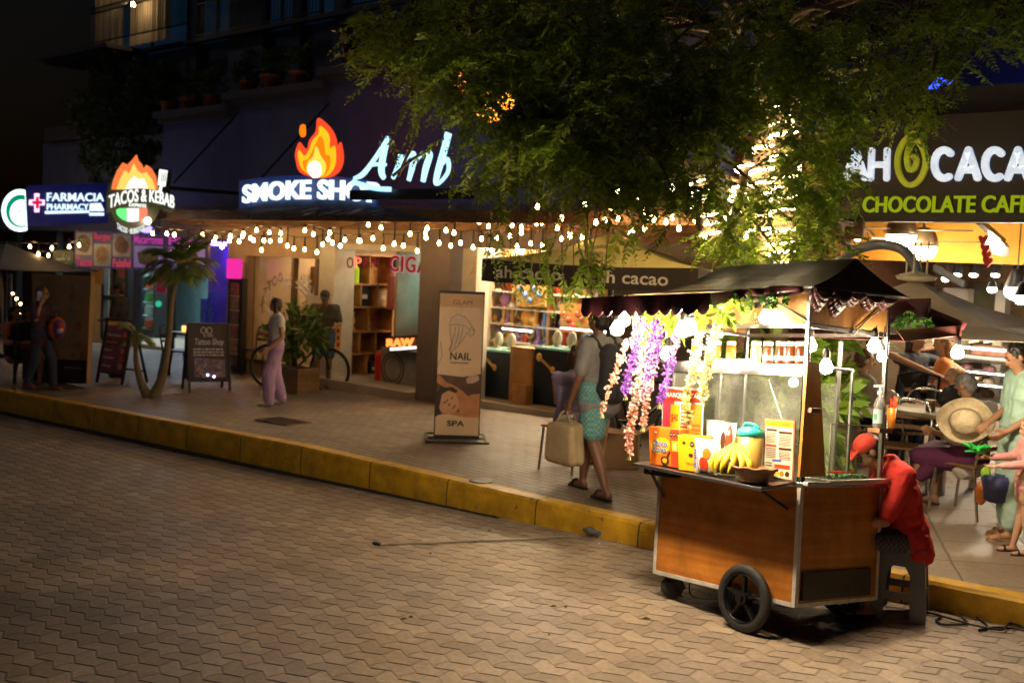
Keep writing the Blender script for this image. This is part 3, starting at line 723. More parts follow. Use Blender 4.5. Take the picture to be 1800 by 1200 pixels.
# pharmacy signs further down the street
XF=-21.5
f=onX(XF)
t=thing('pharmacy_sign','dark blue board with white lit pharmacy lettering and red cross','sign',f(120,380),w=1)
MB().prism(P([(50,326),(190,322),(190,392),(48,398)],-.08),on*.06).build('board',M('pharmacy_board',(.008,.012,.07),.5,emit=.35,ecol=(.004,.008,.09)),t)
fw=E('pharm_white',(.62,.80,1),1.5)
def xt(txt,x0,y0,x1,y1,m,**k):
 o=f(x0,y0);text_on('lettering',txt,o,V((0,f(x1,y0).y-o.y,f(x1,y0).z-o.z)),V((0,0,f(x0,y1).z-o.z)),m,t,.02,k.get('bold',.008))
xt('FARMACIA',82,354,182,339,fw);xt('PHARMACY',82,369,155,358,fw)
MB().prism(P([(79,371),(156,370),(156,374),(79,376)],0),on*.02).build('underline',fw,t)
MB().prism(P([(158,358),(176,357),(182,369),(182,371),(157,371)],0),on*.02).build('emblem',fw,t);MB().prism(P([(157,374),(182,374),(182,379),(157,379)],0),on*.02).build('emblem',fw,t)
def cross(k,m,n,off):
 c=[(-k,-1),(-k,-3),(k,-3),(k,-1),(3,-k),(3,k),(k,3),(-k,3),(-3,k),(-3,-k)]
 q=[(64.5+a,356+b_) for a,b_ in ((-3.6*k,-4.2*k),(-3.6*k,-14*k),(3.6*k,-14*k),(3.6*k,-4.2*k),(12*k,-4.2*k),(12*k,4.2*k),(3.6*k,4.2*k),(3.6*k,15*k),(-3.6*k,15*k),(-3.6*k,4.2*k),(-12*k,4.2*k),(-12*k,-4.2*k))]
 MB().prism(P(q,off),on*.015).build(n,m,t)
cross(1.12,E('cross_pink',(1,.5,.8),2),'cross_outline',0);cross(.72,E('cross_red',(.7,.01,.05),.9),'cross',.02)
t=thing('round_green_sign','half round white and green lit sign left of the pharmacy','sign',f(28,400),w=1)
MB().prism(P(disc(36,370,32,37,75,292),-.03),on*.03).build('rim',E('rg_white',(.75,1,.97),2.0),t)
MB().prism(P(disc(36,371,26,29,75,290),.005),on*.02).build('ring',E('rg_green',(.0,.28,.14),.9),t)
MB().prism(P(disc(36,374,20,23,75,290),.03),on*.02).build('face',E('rg_face',(.75,.95,.92),1.5),t)
b=MB();rr_=random.Random(5)
for i in range(26):
 a,k=rr_.uniform(80,285),rr_.uniform(.1,.8);c=(36+20*k*math.cos(math.radians(a)),374-23*k*math.sin(math.radians(a)))
 b.prism(P(disc(c[0],c[1],.9,.9,0,360,6)[:-1],.055),on*.006)
b.build('dot',M('sign_dot',(.02,.06,.05),.6),t)
# chocolate cafe sign: a brown fascia box
YC=10.75
f=onY(YC)
cx0,cx1=fX(1458,300,YC),fX(2050,300,YC);cz0,cz1=fZ(1640,390,YC),fZ(1640,203,YC)
t=thing('chocolate_cafe_sign','wide dark brown fascia with white lit letters and green spiral','sign',(cx0,YC,cz0),w=1)
MB().box((cx0,YC,cz0),(cx1,YC+.16,cz1)).build('fascia',M('fascia_brown',(.017,.010,.008),.55,var=.15,scale=2,bump=.05),t)
led=M('letter_led_white',(.66,.76,1.0),.4,var=.2,scale=7,bump=0,emit=1)
nt_=led.node_tree;p_=nt_.nodes['Principled BSDF'];nt_.links.new(nt_.nodes['Color Ramp'].outputs[0],p_.inputs['Emission Color']);p_.inputs['Emission Strength'].default_value=.62
def fat(pts,wpx,m,name,closed=False,sm=0):
 b=MB();k=(f(1640,290)-CAM).dot(cF)/FPX
 p3=[V((x,y,0)) for x,y in pts]
 if sm:p3=smooth_pts(p3,sm)
 P_=[f(q.x,q.y) for q in p3]
 for i in range(len(P_)-1):b.prism([V((0,-.035,0))+q for q in (lambda A,B:[A+(B-A).cross(V((0,1,0))).normalized()*wpx*k/2,B+(B-A).cross(V((0,1,0))).normalized()*wpx*k/2,B-(B-A).cross(V((0,1,0))).normalized()*wpx*k/2,A-(B-A).cross(V((0,1,0))).normalized()*wpx*k/2])(P_[i],P_[i+1])],(0,.034,0))
 for qi,q in enumerate(P_):b.prism([q+V((0,-.0006*(1+qi%7),0))+V((wpx*k/2*math.cos(a),-.035,wpx*k/2*math.sin(a))) for a in np.linspace(0,2*PI,13)[:-1]],(0,.034,0))
 return b
def letter(strokes,w_,m=led):
 B=MB()
 for s_ in strokes:
  q=fat(s_[0],w_,m,'l',sm=s_[1]);B.add(q.v,q.f)
 B.build('lettering',m,t)
letter([([(1489,313),(1505,264),(1522,313)],0),([(1496,298),(1515,298)],0)],12)
letter([([(1534,265),(1532,314)],0),([(1561,265),(1560,314)],0),([(1534,290),(1560,290)],0)],11)
arcC=lambda cx:[(cx+17*math.cos(math.radians(a)),289-25*math.sin(math.radians(a))) for a in range(48,315,18)]
letter([(arcC(1661),0)],12);letter([([(1686,313),(1704,264),(1720,313)],0),([(1693,299),(1714,299)],0)],12);letter([(arcC(1750),0)],12)
letter([([(1773,313),(1791,264),(1808,313)],0),([(1780,299),(1802,299)],0)],12);letter([([(1842+24*math.cos(a),289-25*math.sin(a)) for a in np.linspace(0,2*PI,20)],0)],12)
sp=[(1607,235),(1592,248),(1582,266),(1579,288),(1584,310),(1597,325),(1612,322),(1624,306),(1629,282),(1622,258),(1611,248),(1600,260),(1596,280),(1600,298),(1609,296),(1613,282),(1607,276)]
led_g=M('letter_led_green',(.42,.46,.02),.4,var=.3,scale=7,bump=0,emit=.24,ecol=(.40,.44,.02))
q=fat(sp,9.5,led_g,'s',sm=4);q.build('spiral',led_g,t)
o=f(1520,374);text_on('lettering','CHOCOLATE CAFE',o+V((0,-.03,0)),V((f(1812,374).x-o.x,0,0)),V((0,0,f(1520,346).z-o.z)),E('led_lime',(.48,.58,.01),.5),t,.03,.012)
# roof over the sign with a blue strip lamp
rf=thing('cafe_roof','black flat roof edge above the cafe sign with a blue glow','roof',(cx0,YC+.5,cz1),w=1)
MB().box((cx0+.1,YC+.3,cz1+.02),(cx1+6,YC+5,cz1+.3)).build('roof_deck',m_black,rf)
MB().box((fX(1500,170,14),14,cz1+.3),(cx1+6,14.2,cz1+1.5)).build('roof_wall',M('roof_wall_dark',(.05,.05,.07),.8,scale=2),rf)
b=MB()
for (p,q) in (((1590,203),(1606,165)),((1618,178),(1648,146)),((1648,140),(1672,146))):b.bar(fy(p[0],p[1],12.4),fy(q[0],q[1],12.4),.07,.05)
b.build('blue_strip_lamp',E('blue_led',(.03,.08,1),3.2),rf)
MB().box((fX(1690,170,13.6),13.6,cz1+.42),(cx1+4,13.7,cz1+.46)).build('blue_strip_lamp',MATS['blue_led'],rf)
# ------------------------------------------------------------------ helpers for flat boards
def board(name,label,cat,quad_px,fn,nrm,th,m_face,m_edge=None,group=None):
 t=thing(name,label,cat,fn(*quad_px[3]),group=group,w=1)
 MB().prism([fn(*q)-V(nrm)*th for q in quad_px],V(nrm)*th).build('panel',m_face,t)
 return t
def bil(q,fn,off):
 """(s,t) in the unit square -> point on the board whose pixel corners are q (tl, tr, br, bl)"""
 A,B_,C_,D_=[fn(*p)+V(off) for p in q]
 return lambda s,t_:(A*(1-s)+B_*s)*t_+(D_*(1-s)+C_*s)*(1-t_)
def blob_on(g,n,s,t_,rs,rt,th,nrm,k=12,wob=0.,seed=0,rot=0):
 r=random.Random(seed);P_=[]
 for i in range(k):
  a=2*PI*i/k;q=1+wob*r.uniform(-1,1);x,y=math.cos(a)*rs*q,math.sin(a)*rt*q
  P_.append(g(s+x*math.cos(rot)-y*math.sin(rot)*rs/rt,t_+x*math.sin(rot)*rt/rs+y*math.cos(rot)))
 b=MB();b.prism(P_,V(nrm)*th);return b
def rect_on(g,s0,t0,s1,t1,th,nrm):
 b=MB();b.prism([g(s0,t0),g(s1,t0),g(s1,t1),g(s0,t1)],V(nrm)*th);return b
def txt_on(g,txt,s0,t0,s1,t1,m,par,bold=.02,shear=0,arc=0,th=.004,off=None):
 o=g(s0,t0);return text_on('lettering',txt,o,g(s1,t0)-o,g(s0,t1)-o,m,par,th,bold,shear,arc=arc)
NY=V((0,-1,0))
# ------------------------------------------------------------------ food picture board over the taco shop
YM=10.35
fm=onY(YM)
q=[(131,404),(366,416),(364,478),(131,470)]
t=board('food_menu_board','long hanging board of food pictures reading tacos, burger and falafel','menu board',q,fm,NY,.05,M('menu_dark',(.03,.016,.04),.5,var=.2,emit=.25,ecol=(.06,.02,.12)))
g=bil(q,fm,NY*.004);rr_=random.Random(2)
m_ph=[M('photo_plate',(.26,.23,.18),.5,var=.4,scale=25,emit=.14),M('photo_plate_mauve',(.24,.17,.42),.5,var=.4,scale=25,emit=.3)]
m_food=[M('food_brown',(.17,.08,.04),.6,var=.6,scale=40,emit=.08),M('food_green',(.20,.2,.08),.6,var=.6,scale=40,emit=.08),M('food_red',(.3,.07,.05),.6,var=.6,scale=40,emit=.08)]
m_pinkt=E('menu_pink',(.75,.09,.11),.5);m_mag=E('menu_magenta',(.70,.07,.45),.55)
N5=['Tacos','Burger','Falafel','Macarrones','Pizza']
for i,(s0,s1,lo) in enumerate(((.015,.155,1),(.17,.31,0),(.325,.465,1),(.49,.70,0),(.74,.985,0))):
 y0,y1=(.34,.95) if lo else (.06,.66)
 rect_on(g,s0,y0,s1,y1,.004,NY).build('picture',m_ph[i in (3,4)],t)
 sm_,tm_=(s0+s1)/2,(y0+y1)/2
 b=blob_on(g,0,sm_,tm_,(s1-s0)*.38,.24,.008,NY,16,.12,i);b.build('food',m_food[i%3],t)
 b=MB()
 for k in range(26):
  a=rr_.uniform(0,6.28);z=rr_.random() ** .5;c=blob_on(g,0,sm_+math.cos(a)*z*(s1-s0)*.3,tm_+math.sin(a)*z*.19,.008,.03,.012,NY,6,.4,k);b.add(c.v,c.f)
 b.build('food',m_food[(i+1)%3],t)
 txt_on(g,N5[i],s0,.05 if lo else .72,s1,.27 if lo else .95,m_pinkt if i<3 else m_mag,t)
b=MB()
for s_ in (.05,.5,.95):b.tube([g(s_,1),g(s_,1)+V((0,.03,.25))],.008,5)
b.build('hanger',m_black,t)
MB().ell(g(.58,1.12),(.13,.13,.07)).build('spot_lamp',E('violet_lamp',(.25,.2,1),3.0),t)
MB().ell(g(.03,1.25),(.1,.1,.05)).build('spot_lamp',E('lamp_wall_warm',(1,.75,.45),8),t)
# halal sign
q=[(94,439),(129,441),(128,479),(92,478)];fh=onY(10.4)
t=board('halal_sign','small square dark green halal sign beside the food pictures','sign',q,fh,NY,.04,M('halal_green',(.015,.028,.010),.5,emit=.05,ecol=(.10,.16,.05)))
g=bil(q,fh,NY*.004);hw=M('halal_ink',(.35,.42,.28),.6,emit=.1)
txt_on(g,'HALAL',.2,.28,.8,.44,hw,t,.01)
b=MB()
for pts,w_ in ((((.2,.6),(.35,.58),(.5,.62),(.55,.85)),.05),(((.5,.6),(.62,.6),(.68,.78)),.05),(((.72,.6),(.85,.6),(.85,.7),(.76,.7)),.05)):
 stroke(b,[g(*p) for p in pts],.03,NY*.004,NY)
b.build('script',hw,t)
b=MB()
for s_ in (.2,.8):b.tube([g(s_,1),g(s_,1.6)],.008,5)
b.build('hanger',m_black,t)
# ------------------------------------------------------------------ taco shop: open front with fridge, purple room
xs0,xs1,xs2=fX(183,540,12.6),fX(303,540,12.6),fX(402,540,12.6)
ts=thing('taco_shop_front','small taco shop front with glazed door and violet lit room','shop front',(xs0,12.6,gz(xs0,12.6)),w=1)
gzz=gz(xs1,12.6)
b=MB();b.box((xs0-4,15.2,-1),(l1+3.2,15.3,ZL+.1));b.build('rear_wall',M('teal_wall',(.16,.30,.32),.7,scale=2),ts)
MB().box((xs0-4,12.55,gzz-.3),(xs2+.6,15.2,gzz+.06)).build('floor',m_floor,ts)
MB().box((xs0-.4,12.6,ZL-.02),(xs2+.4,15.2,ZL+.1)).build('ceiling',m_inside,ts)
b=MB()
for q in (183,225,240,300):b.box((fX(q,540,12.6)-.06,12.55,gzz),(fX(q,540,12.6)+.06,12.68,ZL))
b.box((xs0,12.56,ZL-.14),(xs1,12.67,ZL));b.box((xs0,12.56,gzz+.95),(fX(225,540,12.6),12.66,gzz+1.05));b.build('door_frame',m_black,ts)
MB().box((fX(160,540,12.6),12.58,gzz),(xs0-.061,12.75,ZL)).build('side_panel',M('tan_sign_panel',(.45,.34,.2),.6),ts)
MB().box((fX(162,540,12.55),12.54,gzz+1.3),(fX(181,540,12.55),12.578,gzz+1.75)).build('poster',M('ochre_poster',(.35,.2,.05),.6),ts)
b=MB();b.box((xs0+.3,13.3,ZL-.06),(xs1-.3,13.6,ZL-.03));b.build('ceiling_lamp',lamp_cool,ts)
# violet room
vx=M('violet_wall',(.14,.08,.42),.6,var=.3,scale=3)
b=MB();b.box((xs1+.08,13.4,gzz+.06),(xs2+.1,13.5,ZL-.02));b.build('violet_wall',vx,ts)
MB().box((xs1+.9,12.9,ZL-.10),(xs1+1.25,13.1,ZL-.03)).build('violet_lamp',E('vio_lamp',(.25,.08,1),34),ts)
MB().box((xs2-.25,13.2,gzz+1.2),(xs2-.1,13.3,gzz+2.0)).build('teal_lamp',E('teal_lamp',(.0,.7,.55),5),ts)
b=MB()
for (a,c,z0_,z1_) in ((.12,.35,.3,1.15),(.42,.6,.2,1.3)):b.box((xs1+a,13.2,gzz+z0_),(xs1+c,13.24,gzz+z1_))
b.build('poster',M('blue_poster',(.04,.12,.5),.6,var=.6,scale=9),ts)
# things inside
def fridge(x,label):
 t=thing('drinks_fridge',label,'fridge',(x,13.6,gzz+.06))
 b=MB();b.box((-.35,0,0),(.35,.6,.12));b.box((-.35,0,1.75),(.35,.6,2.0));b.box((-.35,.55,.12),(.35,.6,1.75));b.box((-.35,0,.12),(-.3,.55,1.75));b.box((.3,0,.12),(.35,.55,1.75));b.build('cabinet',m_black,t)
 MB().box((-.28,-.012,1.79),(.28,0,1.96)).build('header',E('fridge_header',(.7,.85,.02),1.0),t)
 for k in range(5):
  MB().box((-.3,.05,.2+k*.31),(.3,.5,.215+k*.31)).build('shelf',m_steel,t)
  b=MB()
  for j in range(6):b.lathe([(.035,0),(.038,.02),(.038,.15),(.014,.2),(.014,.24)],(-.24+j*.095,.12,.217+k*.31),8)
  b.build('bottle_row',M('bottle'+str(k%3),((.5,.1,.05),(.5,.6,.6),(.1,.35,.1))[k%3],.3),t)
 MB().box((-.295,.5,.15),(.295,.54,1.74)).build('light_panel',E('fridge_glow',(.6,1,.95),3.5),t)
 b=MB();b.box((-.33,-.03,.15),(-.31,-.005,1.74));b.build('edge_lamp',E('fridge_edge',(.35,1,.95),8),t)
fridge(fX(258,540,13.6),'tall lit drinks fridge with yellow header inside the taco shop')
t=thing('wall_notice','grey notice board behind the taco shop door','notice board',(fX(213,520,13.2),13.2,gzz+.5))
MB().box((-.3,0,0),(.3,.05,1.4)).build('panel',M('grey_notice',(.12,.12,.13),.6),t);MB().box((-.2,-.006,.95),(.22,0,1.15)).build('label_strip',M('red_label',(.45,.1,.08),.6),t)
t=thing('hanging_banner','crimson banner hanging right of the lit fridge','banner',(fX(283,500,13),13,gzz+1.2))
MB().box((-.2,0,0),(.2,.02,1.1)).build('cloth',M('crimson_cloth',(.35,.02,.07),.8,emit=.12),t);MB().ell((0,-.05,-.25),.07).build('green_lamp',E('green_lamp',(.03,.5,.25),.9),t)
# pink lamp and picture column
xpk=fX(412,540,YF-.1)
t=thing('picture_column','narrow black column of small framed pictures under a pink lamp','display column',(xpk,YF-.1,gz(xpk)),w=1)
a,c=fX(401,540,YF-.12),fX(425,540,YF-.12)
MB().box((a,YF-.12,fZ(412,650)),(c,YF-.01,fZ(412,488))).build('panel',m_black,t)
for k in range(6):
 zc=fZ(412,506+k*25);fr=MB();fr.box((a+.1,YF-.14,zc-.1),(c-.1,YF-.121,zc+.1));fr.build('picture',M('pic%d'%(k%3),((.22,.08,.10),(.25,.15,.12),(.12,.07,.12))[k%3],.5,var=.7,scale=14),t)
b=MB()
for k in range(5):b.box((a+.08,YF-.135,fZ(412,519+k*25)-.015),(c-.08,YF-.121,fZ(412,519+k*25)+.015))
b.build('caption',M('caption_grey',(.3,.27,.28),.6),t)
MB().lathe([(.11,-.17),(.13,-.16),(.13,.15),(.10,.17)],fy(412,472,YF-.3),20).build('pink_lamp',E('pink_lamp',(1,.03,.40),.8),t)
# ------------------------------------------------------------------ tattoo studio window
t=thing('studio_window','wide tattoo studio window with arched lettering on the glass','window',((xt0+xt1)/2,YF+.06,gz(xt0)+.22),w=1)
zt=fZ(490,452);zb_=gz(xt0)+.22
MB().box((xt0+.03,YF+.1,zb_),(xt1-.03,YF+.108,zt)).build('pane',glass('shop_glass',(.85,.82,.78)),t)
b=MB();b.box((xt0,YF-.02,zb_),(xt0+.08,YF+.14,zt));b.box((xt1-.08,YF-.015,zb_),(xt1,YF+.14,zt));xm=fX(508,560);b.box((xm-.03,YF+.04,zb_),(xm+.03,YF+.14,zt));b.box((xt0+.081,YF-.01,zb_),(xt1-.081,YF+.14,zb_+.06));b.build('frame',M('window_timber',(.16,.1,.05),.5),t)
fs=onY(YF+.09)
gl=M('glass_letter',(.5,.46,.42),.6,emit=.06);b=MB()
stroke(b,[fs(538+40*math.cos(math.radians(d))-28,545-52*math.sin(math.radians(d))) for d in range(5,125,12)],.045,NY*.004,NY)
stroke(b,[fs(538+34*math.cos(math.radians(d))-28,545-42*math.sin(math.radians(d))) for d in range(5,125,12)],.025,NY*.004,NY)
stroke(b,[fs(472+6*math.cos(math.radians(d)),530-20*math.sin(math.radians(d))) for d in range(0,361,24)],.02,NY*.004,NY)
b.build('emblem_arc',gl,t)
for k,ch in enumerate('STUDIO'):
 a_=math.radians(62-k*14);x_,y_=513+41*math.cos(a_),546-66*math.sin(a_)
 o=fs(x_-4,y_+9);text_on('lettering',ch,o,fs(x_+5,y_+12)-o,fs(x_-2,y_-7)-o,gl,t,.004,.03)
for k,ch in enumerate('TATTOO'):
 a_=math.radians(175-k*14);x_,y_=505+44*math.cos(a_),548-62*math.sin(a_)
 o=fs(x_-4,y_+9);text_on('lettering',ch,o,fs(x_+4,y_+6)-o,fs(x_-5,y_-7)-o,M('glass_letter_dim',(.22,.16,.11),.6),t,.004,.0)
t=thing('studio_poster','pale V-marked poster standing inside the studio window','poster',fs(455,590),w=1)
f5=onY(YF+.7)
MB().prism([f5(440,532),(f5(470,532)),f5(466,580),f5(446,580)],(0,.02,0)).build('panel',M('pale_poster',(.55,.45,.33),.6),t)
b=MB();stroke(b,[f5(448,540),f5(456,572),f5(464,540)],.05,NY*.01,NY);b.build('mark',m_black,t)
t=thing('studio_tube_lamp','white strip lamp glowing inside the studio window','lamp',fy(473,473,YF+.9),w=1)
a=fy(458,474,YF+.9);c=fy(490,476,YF+.9);MB().bar(a,c,.05,.05).build('tube',E('tube_lamp',(.9,.93,1),10),t);MB().bar(a+V((0,0,.05)),c+V((0,0,.05)),.09,.03).build('fitting',m_white,t)
t=thing('studio_wall_print','tall tan wall print hanging at the back of the studio','wall print',fy(540,560,YF+1.5),w=1)
MB().prism([onY(YF+1.6)(*p) for p in ((528,468),(556,468),(556,545),(528,545))],(0,.03,0)).build('panel',M('tan_print',(.38,.22,.1),.6,var=.3),t)
# ------------------------------------------------------------------ smoke shop interior
yk=YF+1.0
fk=onY(yk)
XK=xc1-.06
fk=onX(XK)
t=thing('display_shelf','wooden cube shelf of smoking goods inside the smoke shop','shelf',fk(645,668),w=1)
ax,bx_=fk(604,560).y,fk(690,560).y;zlo,zhi=fk(640,664).z,fk(640,448).z
m_shelf=wood('shelf_wood',(.30,.13,.04),(.48,.24,.08),5,(1,1,1),.45)
zs=[fk(640,y).z for y in (662,622,583,540,500,448)]
b=MB();b.box((XK-.38,ax,zlo),(XK-.36,bx_,zhi));b.build('back_panel',m_shelf,t)
for z in zs:MB().box((XK-.36,ax,z-.014),(XK,bx_,z+.014)).build('shelf_board',m_shelf,t)
for k in range(5):
 n=3 if k%2 else 2
 for j in range(n+1):
  x=ax+(bx_-ax)*j/n;MB().box((XK-.36,x-.013,zs[k]+.0142),(XK,x+.013,zs[k+1]-.0142)).build('divider',m_shelf,t)
def goods(name,label,cat,px,py,shape,m,sc=1.,grp=None,parts=()):
 p=fk(px,py);k=min(range(6),key=lambda i:abs(zs[i]-p.z));t=thing(name,label,cat,(XK-.14,p.y,zs[k]+.0145),PI/2,group=grp)
 shape(t,m,sc);return t
def bot(t,m,s):
 MB().lathe([(.055*s,0),(.06*s,.02),(.06*s,.2*s),(.025*s,.26*s),(.025*s,.33*s)],n=12).build('body',m,t);MB().lathe([(.03*s,.33*s),(.03*s,.36*s)],n=10).build('cap',m_black,t)
def bx3(t,m,s):
 MB().box((-.1*s,-.08,0),(.1*s,.08,.28*s)).build('body',m,t,bevel=.008);MB().box((-.04*s,-.086,.1*s),(.05*s,-.08,.16*s)).build('emblem',m_white,t)
def fig(t,m,s):
 MB().lathe([(.05*s,0),(.055*s,.03),(.02*s,.06*s),(.045*s,.13*s),(.03*s,.2*s),(.015*s,.22*s)],n=12).build('body',m,t,smooth=True);MB().ell((0,0,.25*s),.035*s).build('head',m,t)
lime=M('lime_plastic',(.35,.55,.02),.4,var=.1,emit=.15);gold=M('gold',(.80,.52,.16),.35,.35,var=.2,scale=15)
goods('storage_jar','tall lime green jar on the top shelf','jar',633,500,bot,lime,1.15);goods('storage_jar','squat lime green jar below the tall lime one','jar',616,541,bx3,lime,1.05)
goods('gift_box','black box with a round badge in the second shelf row','box',644,541,bx3,m_black,1.2);goods('gift_box','small brown box right of the black badge box','box',676,541,bx3,m_tan,1.1)
goods('water_pipe','pale glass pipe on the top shelf','pipe',618,500,bot,m_white,.9)
goods('figurine','gold figurine in the middle of the third shelf row','figurine',628,583,fig,gold,1.1);goods('figurine','small brass figurine right of the gold one','figurine',656,583,fig,gold,.85);goods('figurine','white figurine at the left of the third row','figurine',609,583,fig,m_white,1.0)
goods('figurine','black figurine in the fourth shelf row','figurine',636,622,fig,m_black,.9);goods('figurine','dark figurine at the lowest left compartment','figurine',620,662,fig,m_black,.95);goods('gift_box','dark box at the lowest right compartment','box',660,662,bx3,m_dark,.8)
# red letters hung in the window
fw_=onY(YF+.12)
t=thing('cigar_sign','big red letters reading CIGA edged in white in the window','sign',fw_(720,478),w=1)
o=fw_(686,477);v=V((0,0,fw_(686,449).z-o.z));u=V((fw_(772,477).x-o.x,0,0))
text_on('letter_edge','CIGAR',o-u*.012-v*.07,u*1.024,v*1.14,E('ciga_edge',(.75,.42,.38),.55),t,.01,.045,spacing=1.10);text_on('lettering','CIGAR',o+V((0,-.012,0)),u,v,E('ciga_red',(.38,.012,.02),.6),t,.012,.012,spacing=1.14)
t=thing('open_neon_sign','dim red neon word with one letter brightly lit','neon sign',fw_(635,470),w=1)
for ch,x_,on in (('O',610,0),('P',624,1),('E',639,0),('N',652,0)):
 o=fw_(x_,471);text_on('lettering',ch,o,V((fw_(x_+11,471).x-o.x,0,0)),V((0,0,fw_(x_,452).z-o.z)),E('neon_on',(1,.12,.06),2.4) if on else E('neon_off',(.28,.012,.02),.5),t,.01,.0)
t=thing('box_neon_sign','orange lit neon word on a black box above the grey counter','neon sign',fw_(708,615),w=1)
MB().prism([fw_(681,592),fw_(737,588),fw_(735,616),fw_(684,618)],(0,.08,0)).build('box',m_black,t)
o=fw_(683,609)-V((0,.03,0));text_on('lettering','RAW',o,V((fw_(731,606).x-o.x,0,.06)),V((0,0,fw_(683,595).z-o.z)),E('raw_orange',(1,.22,.04),2.2),t,.02,.05)
o=fw_(688,616)-V((0,.03,0));MB().prism([o,fw_(733,613)-V((0,.03,0)),fw_(733,608)-V((0,.03,0)),fw_(688,611)-V((0,.03,0))],(0,.02,0)).build('underline',E('raw_white',(1,.85,.75),1.6),t)
yq=YF+.25;fq=onY(yq);fk=onY(YF+1.0)
t=thing('shop_counter','grey counter with stamped round emblem below the orange sign','counter',fq(708,690),w=1)
za=gz(fq(708,600).x)+.1;MB().box((fq(669,650).x,yq,za),(fq(752,650).x,yq+.5,fq(708,616).z)).build('body',M('grey_counter',(.22,.22,.21),.6,var=.25,scale=6),t,bevel=.01)
b=MB();c=fq(690,648)
for rad,wd_ in ((.26,.03),(.2,.02)):stroke(b,[V((c.x+rad*math.cos(a),yq-.001,c.z+rad*.95*math.sin(a))) for a in np.linspace(0,2*PI,25)],wd_,NY*.005,NY)
b.build('emblem',M('emblem_grey',(.08,.07,.07),.7),t)
t=thing('gas_canister','red canister standing beside the grey counter','canister',(fq(665,672).x-.05,yq+.1,za));MB().lathe([(.1,0),(.11,.02),(.11,.42),(.07,.48),(.03,.5)],n=16).build('body',M('red_paint',(.5,.02,.015),.35,var=.1),t);MB().lathe([(.03,.5),(.03,.55)],n=8).build('valve',m_steel,t)
t=thing('fire_extinguisher','faded red extinguisher hanging inside the smoke shop','extinguisher',fk(693,545),w=0);MB().lathe([(.11,0),(.13,.04),(.13,.55),(.08,.66),(.03,.7)],n=14).build('body',M('faded_red',(.45,.12,.10),.5),t);MB().bar((0,0,.7),(.0,0,.82),.05,.09).build('handle',m_black,t)
t=thing('lit_showcase','cyan lit glass showcase at the right of the smoke shop','showcase',(fq(745,600).x,YF+.75,za),w=1)
xA,xB=fX(705,560,YF+.9),fX(775,560,YF+.9);
MB().box((xA,YF+1.2,za+.8),(xB,YF+1.25,za+1.9)).build('back_panel',M('grey_back',(.25,.27,.25),.5),t)
for k in range(4):MB().box((xA,YF+.8,za+.8+k*.36),(xB,YF+1.2,za+.815+k*.36)).build('shelf_board',m_steel,t)
b=MB();b.box((xA,YF+.8,za+1.86),(xB,YF+1.0,za+1.9));b.box((xB-.1,YF+.7,za+1.0),(xB-.05,YF+.75,za+1.9));b.build('strip_lamp',E('cyan_strip',(.45,1,.95),5),t)
for k in range(14):
 t=thing('boxed_goods','small coloured packet crowded in the lit smoke shop showcase','packet',(xA+.12+(xB-xA-.25)*(k%5)/5+random.uniform(0,.06),YF+.95,za+.816+.36*(k // 5)),group='packets in the lit showcase')
 MB().box((-.06,-.04,0),(.06,.04,random.uniform(.12,.24))).build('packet',M('pk%d'%(k%5),((.7,.5,.05),(.5,.06,.05),(.15,.2,.5),(.6,.6,.55),(.05,.3,.2))[k%5],.5),t)
t=thing('menthol_sign','small cyan and red lit panel high behind the red letters','sign',fw_(748,512),w=1)
ff=onY(YF+.5);MB().prism([ff(738,478),ff(776,478),ff(776,512),ff(738,512)],(0,.05,0)).build('panel',E('cyan_panel',(.45,1,.95),1.8),t);MB().prism([ff(744,482)+NY*.01,ff(776,482)+NY*.01,ff(776,487)+NY*.01,ff(744,487)+NY*.01],(0,.012,0)).build('stripe',E('stripe_red',(.9,.08,.05),1),t)
t=thing('door_poster','narrow orange poster on the smoke shop door jamb','poster',fy(594,600,YF-.11),w=1)
ff=onY(YF-.11);MB().prism([ff(590,554),ff(601,554),ff(599,615),ff(588,615)],(0,-.006,0)).build('panel',M('orange_poster',(.65,.25,.06),.6,emit=.1),t)
b=MB()
for k in range(4):b.prism([ff(593,566+k*12)-V((0,.007,0)),ff(597,566+k*12)-V((0,.007,0)),ff(597,573+k*12)-V((0,.007,0)),ff(593,573+k*12)-V((0,.007,0))],(0,-.003,0))
b.build('mark',M('ink_brown',(.12,.03,.02),.6),t)
